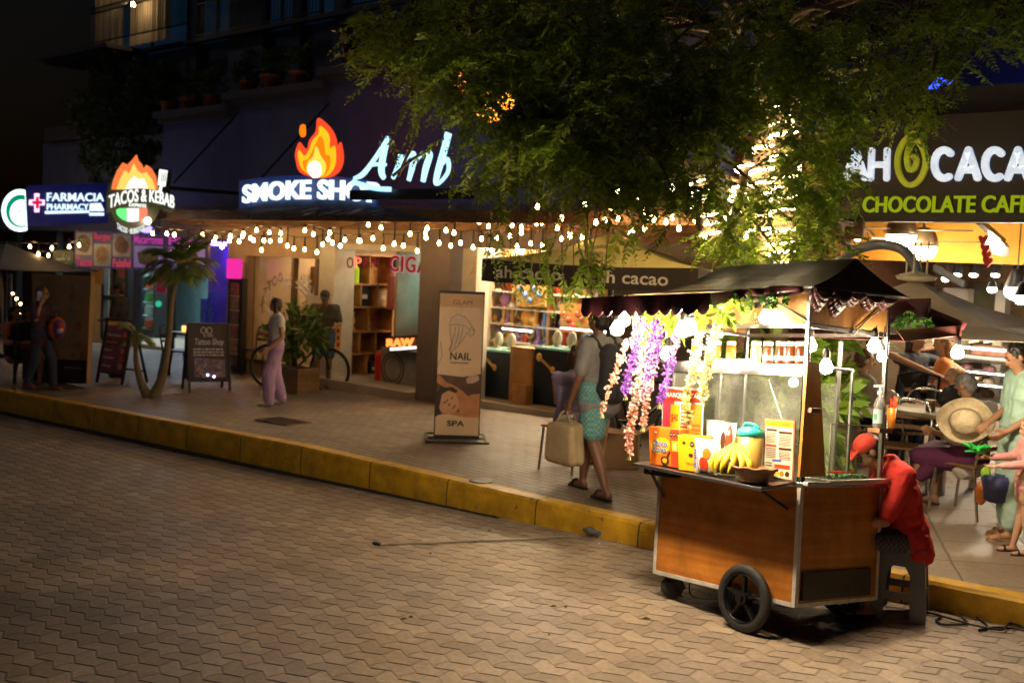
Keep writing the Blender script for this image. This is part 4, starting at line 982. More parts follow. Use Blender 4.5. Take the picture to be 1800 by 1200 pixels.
# ------------------------------------------------------------------ jewellery shop
yj=YF+.3
fj=onY(yj)
m_navy=M('navy_panel',(.012,.02,.035),.45,var=.2)
def jcounter(p0,p1,label,hole):
 x0_,x1_=fj(p0,660).x,fj(p1,660).x;z0_=gz(x0_)+.07;zt_=fj((p0+p1)/2,617).z
 t=thing('jewellery_counter',label,'counter',((x0_+x1_)/2,yj,z0_),w=1,group='jewellery counters')
 MB().box((x0_,yj,z0_),(x1_,yj+.55,zt_)).build('base',m_navy,t,bevel=.01)
 zg=fj((p0+p1)/2,577).z
 b=MB();b.box((x0_,yj+.005,zt_+.03),(x1_,yj+.012,zg));b.box((x0_,yj+.01,zg),(x1_,yj+.54,zg+.008));b.build('glass_case',m_glass,t)
 MB().box((x0_,yj-.01,zt_),(x1_,yj+.56,zt_+.025)).build('counter_top',M('green_glass_edge',(.25,.5,.42),.2,emit=.1),t)
 MB().box((x0_+.05,yj+.45,zg-.035),(x1_-.05,yj+.47,zg-.015)).build('strip_lamp',E('counter_strip',(.85,.95,1),16),t)
 zz=(z0_+zt_)/2+.22;xx=x0_+(x1_-x0_)*hole
 b=MB();b.bar((xx-.12,yj-.02,zz+.05),(xx+.1,yj-.02,zz-.09),.02,.05,(0,1,0));b.ell((xx-.13,yj-.02,zz+.05),(.05,.02,.06));b.ell((xx+.12,yj-.02,zz-.1),(.04,.02,.05));b.build('bone_emblem',gold,t)
 for k in range(max(2,int((x1_-x0_)/.26))):
  h=thing('necklace_bust','cream necklace display bust inside the lit jewellery counter','display bust',(x0_+.16+k*.26,yj+.28,zt_+.026),group='necklace busts in the counters')
  M_=[m_white,gold,M('slate_blue',(.12,.18,.3),.5)][k%3]
  MB().ell((0,0,.12),(.075,.04,.11),12,8).build('bust',m_white if k%3 != 2 else M_,h,smooth=True);MB().lathe([(.06,0),(.05,.02),(.02,.04)],n=10).build('foot',m_white,h)
  b=MB();b.tube([(.055*math.sin(a),-.044-.0*a,.12+.07*math.cos(a)-.02) for a in np.linspace(1.0,2*PI-1.0,14)],.008,5);b.build('necklace',gold,h)
jcounter(836,896,'dark navy jewellery counter left of the timber post',.4);jcounter(938,1032,'dark navy jewellery counter right of the timber post, behind the seated woman',.25)
t=thing('timber_post','varnished timber post between the two navy counters','post',fj(915,715),w=1);b=MB();x0_,x1_=fj(898,660).x,fj(937,660).x;b.box((x0_,yj-.03,gz(x0_)+.07),(x1_,yj+.3,fj(915,610).z));b.build('post',wood('honey_wood',(.35,.17,.05),(.52,.28,.10),4,(1,1,.2),.4),t)
MB().box((x0_+.22,yj-.2,gz(x0_)+.07),(x1_+.06,yj-.05,fj(915,672).z)).build('plinth',MATS['honey_wood'],t)
t=thing('white_pillar','narrow white door pillar left of the jewellery display','pillar',fy(820,700,YF-.05),w=1);b=MB();a,c=fX(813,470,YF-.06),fX(838,470,YF-.06);b.box((a,YF-.06,gz(a)),(c,YF+.2,fZ(850,437)));b.build('post',m_white,t);
b=MB();stroke(b,[onY(YF-.065)(*p) for p in ((826,484),(834,470),(838,450))],.03,NY*.004,NY);stroke(b,[onY(YF-.065)(*p) for p in ((828,478),(838,478))],.02,NY*.004,NY);b.build('lettering',M('gold_ink',(.5,.35,.12),.5),t)
t=thing('jewellery_shelf','tall lit shelf wall crowded with jewellery and ornaments','shelf',fy(940,600,YF+1.3),w=1)
ys_=YF+1.2;fS=onY(ys_);xA,xB=fS(838,540).x,fS(1090,540).x
zz=[fS(940,y).z for y in (606,574,545,515,487)]
MB().box((xA,ys_+.35,zz[0]-.9),(xB,ys_+.4,zz[-1]+.5)).build('back_panel',M('honey_panel',(.52,.33,.13),.55,var=.25,scale=3),t)
for z in zz:MB().box((xA,ys_,z-.02),(xB,ys_+.35,z)).build('shelf_board',m_white,t)
b=MB()
for q in (896,960,1024):b.box((fS(q,540).x-.03,ys_+.05,zz[0]),(fS(q,540).x+.03,ys_+.34,zz[-1]+.4))
b.build('upright',MATS['honey_wood'],t)
b=MB()
for q in (870,925,990,1050):b.ell((fS(q,482).x,ys_-.15,zz[-1]+.38),.06)
b.build('spot_lamp',E('jewel_spot',(1,.80,.50),330),t)
oc=[('gold',gold,'gold'),('white',m_white,'white'),('blue',M('orn_blue',(.12,.25,.6),.4),'blue'),('red',M('orn_red',(.6,.06,.04),.4),'red'),('yellow',M('orn_yellow',(.8,.5,.05),.4),'yellow'),('dark',m_dark,'dark'),('mauve',M('orn_mauve',(.4,.2,.5),.4),'mauve'),('amber',M('orn_amber',(.7,.3,.04),.3),'amber')]
rr_=random.Random(9)
for row in range(5):
 x=xA+.1
 while x<xB-.1:
  nm,mm,cl=oc[rr_.randrange(8)];kind=rr_.randrange(3);lab=['slim %s ornament crowded on the jewellery shelves','round %s ornament crowded on the jewellery shelves','looped %s necklace stand crowded on the jewellery shelves'][kind]%cl
  t=thing('ornament',lab,'ornament',(x,ys_+.15+rr_.uniform(-.06,.08),zz[row]+.001),group='ornaments on the jewellery shelves');s=rr_.uniform(.95,1.75)
  if kind==0:MB().lathe([(.045*s,0),(.05*s,.02),(.018*s,.06*s),(.03*s,.14*s),(.012*s,.2*s)],n=10).build('body',mm,t,smooth=True)
  elif kind==1:MB().ell((0,0,.075*s),(.06*s,.05*s,.07*s),10,7).build('body',mm,t,smooth=True);MB().lathe([(.035*s,0),(.03*s,.02)],n=8).build('foot',gold,t)
  else:
   MB().lathe([(.05*s,0),(.045*s,.015),(.01,.03),(.01,.17*s)],n=8).build('stand',m_white,t)
   MB().tube([(.055*s*math.sin(a),-.02,.13*s+.07*s*math.cos(a)) for a in np.linspace(.3,2*PI-.3,12)],.012,5).build('loop',mm,t)
  x+=rr_.uniform(.07,.115)
for i,(px,py) in enumerate(((935,515),(1012,560))):
 t=thing('framed_display',['amber framed display panel high on the jewellery shelves','small amber display panel lower right on the jewellery shelves'][i],'display panel',fS(px,py),w=1)
 MB().prism([fS(px-22,py-26)+NY*.06,fS(px+28,py-26)+NY*.06,fS(px+28,py+24)+NY*.06,fS(px-22,py+24)+NY*.06],(0,.03,0)).build('panel',M('amber_panel',(.5,.25,.06),.5,emit=.1),t)
 for k in range(5):MB().ell(fS(px-14+k*8,py+(k%3)*10-8)+NY*.08,.045).build('bead',oc[(i+2)%8][1],t)
# ------------------------------------------------------------------ string lights under the awning
bulb_me=None
def string_light(label,pts,n,r_=.034,em=None,sag=.06,seed=0):
 r_ *= .66;n=int(n*.66)
 """wire with drop bulbs; pts are world points"""
 g=random.Random(seed);t=thing('string_light',label,'string light',pts[0],group='string lights over the pavement',w=1)
 P_=[]
 for i in range(len(pts)-1):
  a,c=V(pts[i]),V(pts[i+1])
  for k in range(8):s_=k/8;P_.append(a.lerp(c,s_)-V((0,0,sag*4*s_*(1-s_))))
 P_.append(V(pts[-1]));MB().tube(P_,.006,4).build('wire',m_black,t)
 L=[0]
 for i in range(len(P_)-1):L.append(L[-1]+(P_[i+1]-P_[i]).length)
 for k in range(n):
  s_=(k+.5+g.uniform(-.3,.3))/n*L[-1];i=max(j for j in range(len(P_)-1) if L[j]<=s_);p=P_[i].lerp(P_[i+1],(s_-L[i])/max(1e-6,L[i+1]-L[i]))
  dz=g.uniform(.05,.26) if g.random()<.7 else .06
  b=MB().lathe([(.004,-dz+.02),(r_*.55,-dz),(r_,-dz-r_*1.1),(r_*.8,-dz-r_*1.8),(.004,-dz-r_*2.2)],p,8);o=b.build('bulb',E('bulb_glow',(1,.58,.22),70) if not em else em,t,smooth=True)
  MB().cyl(p+V((0,0,.005)),p-V((0,0,dz-.01)),.013,.016,6).build('socket',m_black,o)
 return t
def sw(*pp):return [fy(x,y,Y) for x,y,Y in pp]
string_light('string of bulbs at the far left over the restaurant tables',sw((-30,418,9.9),(60,425,9.9),(150,420,9.9)),15,.04,seed=1)
string_light('lower string of bulbs at the far left beside the halal sign',sw((-20,438,10.6),(70,440,10.6),(135,432,10.6)),13,.04,seed=2)
string_light('front string of bulbs above the taco shop and palm',sw((262,392,9.85),(350,402,9.85),(440,398,9.85)),13,.04,seed=3)
string_light('inner string of bulbs behind the palm',sw((330,408,10.5),(400,412,10.5),(470,405,10.5)),13,.04,seed=4)
string_light('front string of bulbs below the smoke shop letters',sw((440,392,9.8),(540,394,9.8),(640,390,9.8)),15,.034,seed=5)
string_light('second string of bulbs across the tattoo studio front',sw((415,402,10.4),(500,412,10.4),(585,408,10.4)),15,.036,seed=6)
string_light('string of bulbs across the smoke shop door',sw((560,402,10.3),(660,408,10.3),(765,400,10.3)),15,.036,seed=7)
string_light('front string of bulbs below the script letters',sw((640,382,9.8),(740,384,9.8),(850,374,9.8)),13,.034,seed=8)
string_light('string of bulbs in front of the grey pillar',sw((740,392,10.3),(830,404,10.3),(930,392,10.3)),14,.034,seed=9)
string_light('front string of bulbs over the olive parasol',sw((850,366,9.8),(960,378,9.8),(1080,366,9.8)),18,.032,seed=10)
string_light('inner string of bulbs behind the olive parasol top',sw((900,392,10.4),(1010,396,10.4),(1130,384,10.4)),15,.032,seed=11)
string_light('string of bulbs running into the lit tree',sw((1040,352,9.6),(1150,372,9.6),(1260,360,9.6)),16,.034,seed=12)
string_light('string of bulbs between the tree and the cafe sign',sw((1200,340,9.9),(1330,372,9.9),(1455,350,10.5)),15,.036,seed=13)
string_light('loose string of bulbs high among the lit tree leaves',sw((1150,268,9.0),(1250,300,9.1),(1420,262,9.5)),9,.034,seed=15)
string_light('string of bulbs crossing the leaves above the olive parasol',sw((930,330,8.9),(1040,345,9.0),(1150,322,9.1)),8,.034,seed=16)
string_light('upper string of bulbs caught in the tree sprays',sw((1080,318,9.4),(1180,344,9.4),(1310,322,9.6)),12,.034,seed=14)
# ------------------------------------------------------------------ parasols
def parasol(name,label,c,half,z0,zt,rz,m_top,m_val,val,m_pole,text=None,pole=True):
 t=thing(name,label,'parasol',c,rz)
 b=MB();n=8;rim=[]
 for i in range(4):
  a,q=(V((-half,-half,z0)),V((half,-half,z0)),V((half,half,z0)),V((-half,half,z0)))[i],(V((half,-half,z0)),V((half,half,z0)),V((-half,half,z0)),V((-half,-half,z0)))[i]
  for k in range(n):
   for (f0,f1) in ((0,.33),(.33,.66),(.66,.96)):
    def P_(s_,f_):
     e=a.lerp(q,s_);p=e.lerp(V((0,0,zt)),f_);p.z-=.06*math.sin(PI*f_)*half+.03*math.sin(PI*s_)*(1-f_);return p
    b.quad(P_(k/n,f0),P_((k+1)/n,f0),P_((k+1)/n,f1),P_(k/n,f1))
 b.build('canopy',m_top,t,smooth=False,solid=.006)
 if val:
  v=MB()
  for i in range(4):
   cs=[(-half,-half),(half,-half),(half,half),(-half,half)];a,q=cs[i],cs[(i+1)%4]
   nrm=V(((0,-1),(1,0),(0,1),(-1,0))[i])
   for k in range(n):
    p0=[a[j]+(q[j]-a[j])*k/n for j in (0,1)];p1=[a[j]+(q[j]-a[j])*(k+1)/n for j in (0,1)];zz=lambda s_:z0-.03*math.sin(PI*s_)
    v.quad((p0[0],p0[1],zz(k/n)-val),(p1[0],p1[1],zz((k+1)/n)-val),(p1[0],p1[1],zz((k+1)/n)),(p0[0],p0[1],zz(k/n)))
  vo=v.build('valance',m_val,t,solid=.005)
  if text:
   for s0,s1 in text[1]:
    text_on('lettering',text[0],V((-half+2*half*s0,-half-.006,z0-val*.83)),V((2*half*(s1-s0),0,0)),V((0,0,val*.56)),M('valance_ink',(.62,.56,.44),.7,var=.08),vo,.003,.012)
 b=MB()
 for sx,sy in ((-1,-1),(1,-1),(1,1),(-1,1)):b.bar((0,0,zt-.25),(sx*half*.97,sy*half*.97,z0-.02),.02,.03)
 b.build('rib',m_pole,t)
 if pole:
  MB().cyl((0,0,0),(0,0,zt+.02),.028,n=12).build('pole',m_pole,t);MB().box((-.3,-.3,0),(.3,.3,.07)).build('base',m_black,t)
 return t
D0=12.0
aL=dep(848,458,D0+.25);aR=dep(1228,468,D0-.45)
mid=(aL+aR)/2;half=(V((aR.x-aL.x,aR.y-aL.y,0)).length)/2;rz=math.atan2(aR.y-aL.y,aR.x-aL.x)
ctr=V((mid.x-math.sin(rz)*half,mid.y+math.cos(rz)*half,0));ctr.z=pave_z(ctr.x,ctr.y)
zt_=dep(1088,409,(ctr-CAM).dot(cF)).z-ctr.z
parasol('cafe_parasol','square olive parasol with dark lettered valance in front of the jewellery shop',ctr,half,mid.z-ctr.z,zt_,rz,M('olive_canvas',(.21,.21,.075),.85,var=.12,scale=5),M('valance_dark',(.028,.018,.014),.8,var=.2),.235,m_dark,('ah cacao',((.07,.38),(.55,.87))))
pl=[o for o in bpy.data.objects if o.name=='cafe_parasol'][0]
b=MB()
def slope(s_,t_):# point on the front canopy slope
 p=V((-half,-half,mid.z-ctr.z)).lerp(V((half,-half,mid.z-ctr.z)),s_).lerp(V((0,0,zt_)),t_);p.z+=.012;p.y-=.02;return p
for k in range(2):
 stroke(b,[slope(.52+.12*(1-k*.4)*math.cos(a)*(1-a/18),.36+.16*(1-k*.4)*math.sin(a)*(1-a/18)) for a in np.linspace(0,5.2,16)],.035,V((0,-.2,.3)).normalized()*.004,V((0,-.5,1)))
b.build('spiral_mark',M('olive_ink',(.09,.075,.04),.8),pl)
# beige cantilever parasol by the cafe
hub=dep(1610,492,10.2);gc=V((hub.x,hub.y,pave_z(hub.x,hub.y)))
t=parasol('cantilever_parasol','large beige cantilever parasol under a curved grey arm beside the cafe',gc,1.32,hub.z-.42-gc.z,hub.z-gc.z,math.radians(8),M('beige_canvas',(.36,.30,.24),.85,var=.1,scale=4),None,0,m_dark,pole=False)
b=MB();Ai=t.matrix_world
a_pts=[dep(1452,482,10.9),dep(1480,455,10.7),dep(1515,436,10.5),dep(1553,430,10.4),dep(1588,440,10.25),dep(1610,470,10.2),dep(1611,492,10.2)]
inv=(Matrix.Translation(gc)@Matrix.Rotation(math.radians(8),4,'Z')).inverted()
b.tube([inv@p for p in smooth_pts(a_pts,5)],.045,10);p0=a_pts[0];b.tube([inv@p0,inv@V((p0.x-.1,p0.y+.1,pave_z(p0.x,p0.y)))],.05,10);b.build('arm',M('grey_arm',(.12,.13,.15),.4,.3),t,smooth=True)
b=MB();b.lathe([(.05,0),(.16,.02),(.18,.05),(.03,.1)],(0,0,hub.z-gc.z-.02),16)
for k in range(4):b.tube([(.09*math.cos(k*1.57),.09*math.sin(k*1.57),hub.z-gc.z),(.09*math.cos(k*1.57),.09*math.sin(k*1.57),hub.z-gc.z+.34)],.01,5)
b.build('hub',M('cream_metal',(.5,.45,.33),.5),t)
# dark parasol at the far left
p=fy(25,470,9.4);gl_=V((p.x-.4,9.4,pave_z(p.x,9.4)))
parasol('restaurant_parasol','dark grey parasol over the restaurant tables at the far left',gl_,1.25,fy(60,474,9.4).z-gl_.z,fy(10,440,9.4).z-gl_.z+.15,.3,M('charcoal_canvas',(.10,.09,.085),.85),None,0,m_dark)
# ------------------------------------------------------------------ nail and spa banner stand
p0,p1=pv(762,771),pv(842,772)
u_=V((p1.x-p0.x,p1.y-p0.y,0));Wd=u_.length;rz=math.atan2(u_.y,u_.x)
t=thing('banner_stand','tall peach coloured nail and spa banner stand on the pavement','banner stand',p0,rz)
Hb=(fx(767,510,p0.x).z)-p0.z
MB().box((0,0,.03),(Wd,.05,Hb)).build('frame',m_black,t)
BL=lambda s_,t_:V((.012+(Wd-.024)*s_,-.004,.05+(Hb-.08)*t_))
def bprint(name,pts,m,lift=0.):MB().prism([BL(*p)+V((0,-lift,0)) for p in pts],(0,.004,0)).build(name,m,t)
peach=M('peach_print',(.92,.64,.40),.5,var=.07,scale=3,bump=0);peach2=M('peach_band',(.80,.47,.24),.5,var=.08,bump=0);skin1=M('print_skin',(.66,.27,.11),.5,var=.2,scale=7,bump=0);skinl=M('print_skin_light',(.80,.42,.22),.5,var=.12,scale=6,bump=0)
brn=M('print_brown',(.12,.055,.03),.5,var=.4,scale=8,bump=0);ink=M('print_ink',(.03,.025,.025),.6,var=.1,bump=0);line=M('print_line',(.30,.14,.08),.6,bump=0)
bprint('paper',[(0,0),(1,0),(1,1),(0,1)],peach);bprint('top_band',[(0,.905),(1,.905),(1,1),(0,1)],peach2,.002);bprint('photo_ground',[(0,.13),(1,.13),(1,.44),(.6,.415),(0,.43)],brn,.002)
hand=[(.25,.60),(.30,.655),(.27,.70),(.24,.78),(.28,.83),(.42,.855),(.58,.84),(.70,.80),(.82,.745),(.80,.715),(.72,.70),(.66,.735),(.60,.70),(.52,.665),(.44,.63),(.36,.605),(.30,.59)]
bprint('hand_drawing',hand,M('print_hand',(.86,.62,.44),.5,var=.12,scale=8,bump=0),.003)
b=MB()
for pts in ([(.27,.775),(.34,.785),(.45,.785),(.6,.775),(.7,.75)],[(.3,.66),(.36,.72),(.38,.77)],[(.37,.62),(.44,.7),(.46,.77)],[(.46,.645),(.53,.72),(.55,.77)],[(.28,.60),(.33,.67)],[(.69,.73),(.74,.77),(.82,.74)],hand+hand[:1]):
 stroke(b,[BL(*q)+V((0,-.0075,0)) for q in pts],.006,V((0,-.001,0)),V((0,-1,0)))
b.build('hand_line',line,t)
text_on('lettering','NAIL',BL(.28,.535)+V((0,-.003,0)),V((.46*Wd,0,0)),V((0,0,.05*Hb)),ink,t,.003,.02);text_on('lettering','GLAM',BL(.3,.925)+V((0,-.004,0)),V((.42*Wd,0,0)),V((0,0,.03*Hb)),line,t,.002,0)
lines_mb(BL(.3,.505)+V((0,-.003,0)),V((.44*Wd,0,0)),V((0,0,.03)),1,3,.9).build('small_print',line,t)
arm=[(0,.425),(.06,.425),(.22,.375),(.45,.345),(.62,.31),(.72,.28),(.84,.295),(1,.30),(1,.13),(.12,.13),(.16,.165),(.3,.18),(.55,.165),(.48,.21),(.46,.235),(.40,.28),(.2,.335),(0,.37)]
bprint('arm_print',arm,skin1,.004)
bprint('face_print',[(.06,.205),(.12,.165),(.28,.15),(.46,.165),(.54,.2),(.52,.25),(.42,.3),(.26,.315),(.12,.29)],skinl,.006)
bprint('hair_print',[(0,.14),(.10,.15),(.08,.2),(.13,.29),(.28,.318),(.44,.3),(.5,.315),(.36,.345),(.1,.335),(0,.3)],M('print_hair',(.035,.015,.01),.5,bump=0),.008)
for q in ([(.16,.225),(.24,.24),(.27,.255)],[(.34,.255),(.37,.265),(.38,.275)],[(.38,.19),(.42,.20),(.44,.215)],[(.27,.22),(.31,.21),(.32,.225)]):
 b=MB();stroke(b,[BL(*w_)+V((0,-.0105,0)) for w_ in q],.012,V((0,-.001,0)),V((0,-1,0)));b.build('face_line',brn,t)
bprint('towel_print',[(0,.02),(1,.02),(1,.085),(.6,.135),(.3,.15),(.05,.14),(0,.11)],peach,.009)
bprint('orchid_print',[(.66,.40),(.78,.43),(.95,.43),(.97,.40),(.86,.375),(.7,.37)],M('print_orchid',(.75,.45,.35),.5,var=.3,scale=20,bump=0),.006)
text_on('lettering','SPA',BL(.27,.065)+V((0,-.010,0)),V((.38*Wd,0,0)),V((0,0,.038*Hb)),ink,t,.003,.02)
b=MB();
for s_ in (-.05,.3,.55):b.tube([BL(.02+s_,.46+s_*.1)+V((0,-.004,0)),BL(.1+s_*.1,.56)+V((0,-.004,0)),BL(.05,.66)+V((0,-.004,0))],.003,4) if s_<0 else None
b.build('twig_line',line,t)
b=MB();b.bar((-.08,-.3,.012),(-.08+.0,.35,.012),.03,.022);b.bar((Wd+.08,-.3,.012),(Wd+.08,.35,.012),.03,.022);b.bar((-.08,-.29,.013),(Wd+.08,-.29,.013),.028,.02);b.bar((-.08,.34,.013),(Wd+.08,.34,.013),.028,.02);b.box((0,.0,.02),(Wd,.05,.03));b.bar((-.08,.025,.013),(Wd+.08,.025,.013),.03,.02);b.build('foot_frame',m_black,t)
# ------------------------------------------------------------------ A-boards
def aboard(name,label,pl_,pr_,ht,m_panel,deco):
 u_=V((pr_.x-pl_.x,pr_.y-pl_.y,0));Wd=u_.length;rz=math.atan2(u_.y,u_.x)
 t=thing(name,label,'pavement sign',pl_,rz);lean=.2
 B=lambda s_,z,l=0.:V((Wd*s_,lean*z/ht-l,z))
 b=MB()
 for s_ in (0,1):b.bar(B(s_,0),B(s_,ht),.04,.03)
 for z in (.17*ht,ht):b.bar(B(0,z,.001),B(1,z,.001),.045,.025)
 b.build('front_frame',m_black,t)
 b=MB()
 for s_ in (0,1):b.bar((Wd*s_,lean*2+.12,0),(Wd*s_,lean+.02,ht),.035,.028)
 b.bar((0,lean*1.8+.1,.2*ht),(Wd,lean*1.8+.1,.2*ht),.03,.025);b.build('rear_frame',m_black,t)
 MB().prism([B(.03,.18*ht,.0),B(.97,.18*ht),B(.97,.985*ht),B(.03,.985*ht)],(0,.012,0)).build('panel',m_panel,t)
 deco(t,lambda s_,q,l=.004:B(.04+.92*s_,ht*(.19+.79*q),l),Wd,ht);return t
def deco_tattoo(t,B,Wd,ht):
 k=M('tattoo_ink',(.42,.37,.40),.6,var=.1,emit=.06)
 text_on('lettering','Tattoo Shop',B(.12,.60),B(.9,.60)-B(.12,.60),B(.12,.75)-B(.12,.60),k,t,.003,.012,.12);text_on('lettering','EL TORO',B(.36,.78),B(.62,.78)-B(.36,.78),B(.36,.83)-B(.36,.78),k,t,.003,.01)
 b=MB()
 for s_ in (.36,.52):stroke(b,[B(s_+.07*math.cos(a),.9+.055*math.sin(a)) for a in np.linspace(0,6.28,14)],.012,V((0,-.003,0)),V((0,-1,0)))
 b.build('emblem',k,t)
 lines_mb(B(.08,.42),B(.96,.42)-B(.08,.42),B(.08,.58)-B(.08,.42),3,8,.95,words=6).build('small_print',k,t)
 MB().prism([B(.1,.04),B(.93,.04),B(.93,.36),B(.1,.40)],(0,-.002,0)).build('picture',M('tattoo_pic',(.16,.12,.22),.5,var=.7,scale=16),t)
 b=MB();g=random.Random(4)
 for i in range(8):a=(g.uniform(.12,.85),g.uniform(.08,.3));stroke(b,[B(*a,.008),B(a[0]+g.uniform(.05,.1),a[1]+g.uniform(-.1,.1),.008)],.03,V((0,-.002,0)),V((0,-1,0)))
 b.build('picture_mark',M('tattoo_pic_mark',(.36,.25,.27),.6),t)
 for i,(s_,q) in enumerate(((.45,.08),(.62,.05))):MB().ell(B(s_,q,.01),.018).build('lamp_dot',E('dot_lamp',(.8,.85,1),4),t)
aboard('tattoo_board','black framed tattoo shop pavement board right of the palm',pv(333,690),pv(404,687),1.02,M('tattoo_panel',(.035,.022,.028),.55,var=.3,scale=5),deco_tattoo)
def deco_happy(t,B,Wd,ht):
 yl=M('happy_yellow',(.70,.38,.01),.6,emit=.06);wh=M('happy_white',(.6,.55,.5),.6)  # slight emission brightens the yellow print, which is no lamp
 text_on('lettering','HAPPY HOUR',B(.02,.9),B(.98,.9)-B(.02,.9),B(.02,.98)-B(.02,.9),yl,t,.003,.03);text_on('lettering','2X1',B(.35,.82),B(.7,.82)-B(.35,.82),B(.35,.885)-B(.35,.82),M('happy_red',(.55,.04,.02),.6),t,.003,.03)
 for k,tx in enumerate(('Piña Colada','Margarita','Mojito','Daiquiri','Cerveza')):
  q=.69-k*.15;text_on('lettering',tx,B(.06,q),B(.06+.055*len(tx),q)-B(.06,q),B(.06,q+.05)-B(.06,q),wh,t,.003,.015)
  text_on('lettering','$1%d0'%(k+1),B(.3,q-.06),B(.52,q-.06)-B(.3,q-.06),B(.3,q-.025)-B(.3,q-.06),M('happy_red',(.5,.04,.02),.6),t,.003,.02)
  p=B(.83,q+.02);MB().prism([p+V((.05*math.cos(a),0,.065*math.sin(a))) for a in np.linspace(0,6.28,13)[:-1]],(0,-.004,0)).build('drink_picture',M('drink%d'%(k%3),((.55,.12,.12),(.5,.3,.32),(.45,.2,.25))[k%3],.5,var=.5,scale=25),t)
aboard('happy_hour_board','slim purple happy hour pavement board beside the waiter',pv(170,672),pv(214,676),1.02,M('happy_panel',(.11,.06,.20),.55,var=.15),deco_happy)
hb_=bpy.data.objects['happy_hour_board']
MB().prism([(-.02,.03,.15),(-.02,.35,.15),(-.02,.24,1.0),(-.02,.19,1.0)],(-.01,0,0)).build('side_panel',M('happy_side',(.62,.36,.01),.6),hb_)
# tall brown menu screen
YW=pv(100,672).y
fw2=onY(YW);q=[(56,480),(160,486),(152,674),(58,672)]
t=board('menu_screen','tall brown menu screen with pictures of drinks behind the man on the phone','menu board',q,fw2,NY,.06,M('menu_brown',(.50,.30,.15),.6,var=.12,scale=2,bump=.05))
g=bil(q,fw2,NY*.004);cream=M('menu_cream',(.40,.30,.2),.6,var=.3,scale=20)
rect_on(g,0,0,1,.22,.003,NY).build('dark_band',M('menu_darkband',(.035,.02,.014),.6),t);rect_on(g,.25,.72,.27,.73,.003,NY).build('mark',cream,t)
for k in range(4):lines_mb(g(.16,.74+k*.06),g(.45,.74+k*.06)-g(.16,.74+k*.06),g(.16,.79+k*.06)-g(.16,.74+k*.06),2,k,.9).build('small_print',cream,t)
for i,(s_,tt,a,c) in enumerate(((.72,.90,.06,.035),(.72,.80,.05,.045),(.70,.68,.06,.03),(.55,.55,.06,.04),(.83,.54,.06,.05),(.36,.38,.06,.045),(.58,.38,.05,.045),(.82,.36,.09,.03),(.25,.26,.07,.03),(.52,.25,.09,.03),(.80,.25,.08,.04),(.38,.1,.1,.055))):
 blob_on(g,0,s_,tt,a,c,.004,NY,12,.2,i).build('drink_picture',M('dp%d'%(i%3),((.42,.3,.2),(.45,.22,.1),(.35,.3,.26))[i%3],.6,var=.45,scale=22),t)
txt_on(g,'@Pizzeria',.6,.13,.92,.16,cream,t,.02);txt_on(g,'7',.1,.06,.16,.15,cream,t,.03);lines_mb(g(.6,.06),g(.92,.06)-g(.6,.06),g(.6,.11)-g(.6,.06),2,4,.9).build('small_print',cream,t)
# ------------------------------------------------------------------ palm, planter, bicycles
m_bark=M('palm_bark',(.20,.15,.09),.85,var=.35,scale=18,stretch=(1,1,6),bump=.6)
m_palm=leafmat('palm_leaf',(.05,.09,.015),(.20,.27,.06),2)
p=pv(268,698)
def ploc(px,py):q_=dep(px,py,(p-CAM).dot(cF));return q_-p
t=thing('forked_palm','young palm with two curved trunks growing from the pavement','palm',p)
MB().tube(smooth_pts([ploc(270,699),ploc(287,655),ploc(297,590),ploc(303,520),ploc(318,470)],5),[.11,.095,.08,.07,.062,.057,.054,.05,.048,.046,.044,.043,.042,.041,.04,.039,.038,.037,.036,.035,.034],10).build('trunk',m_bark,t,smooth=True)
MB().tube(smooth_pts([ploc(262,699),ploc(248,672),ploc(239,630),ploc(240,590)],5),[.095,.085,.075,.065,.06,.055,.05,.047,.044,.04,.038,.036,.035,.034,.033,.032],10).build('trunk',m_bark,t,smooth=True)
def palm_crown(c,n,L,seed,name='crown'):
 g=random.Random(seed);vs=[];c=V(c)
 for i in range(n):
  a=i*2.4+g.uniform(-.3,.3);el=g.uniform(.15,1.25);l=L*g.uniform(.75,1.1);d=V((math.cos(a)*math.cos(el),math.sin(a)*math.cos(el),math.sin(el)));pp=c.copy();m_=16
  for k in range(m_):
   pp=pp+d*(l/m_);d=(d+V((0,0,-.095))).normalized();sd=d.cross(V((0,0,1))).normalized()
   if k<2:continue
   ll=L*.42*math.sin(PI*(k/m_) ** .7*.92+.12)+.03
   for s_ in (-1,1):
    e=(sd*s_*.8+d*.75+V((0,0,-.22+g.uniform(-.1,.1)))).normalized()*ll;wv=d*.02;vs+=[pp-wv,pp+e*.5+wv*1.1,pp+e,pp+e*.5-wv*1.3]
 return faces_mesh(name,np.array([tuple(v_) for v_ in vs]),np.arange(len(vs)).reshape(-1,4),m_palm,t)
palm_crown(ploc(316,466),34,.66,1);palm_crown(ploc(240,590),9,.34,5)
t=thing('planter','wooden box planter with a bushy shrub in front of the tattoo studio','planter',pv(517,688))
MB().box((-.36,-.2,0),(.36,.2,.38)).build('box',wood('planter_wood',(.20,.11,.04),(.32,.19,.08),4,(1,1,8)),t,bevel=.01);MB().box((-.32,-.17,.375),(.32,.17,.385)).build('soil',m_soil,t)
leaf_cloud('foliage',[((-.2,0,.72),(.35,.28,.3)),((.12,0,.85),(.4,.3,.35)),((-.1,.1,1.05),(.38,.28,.25)),((.35,0,.95),(.25,.22,.25)),((-.38,-.05,.9),(.22,.22,.25))],760,.14,m_leaf_mid,t,61,.2,.45)
b=MB()
for k in range(6):b.tube([(random.uniform(-.1,.1),0,.38),(random.uniform(-.3,.3),random.uniform(-.1,.1),1.2)],.012,5)
b.build('stem',MATS['stem_brown'],t)
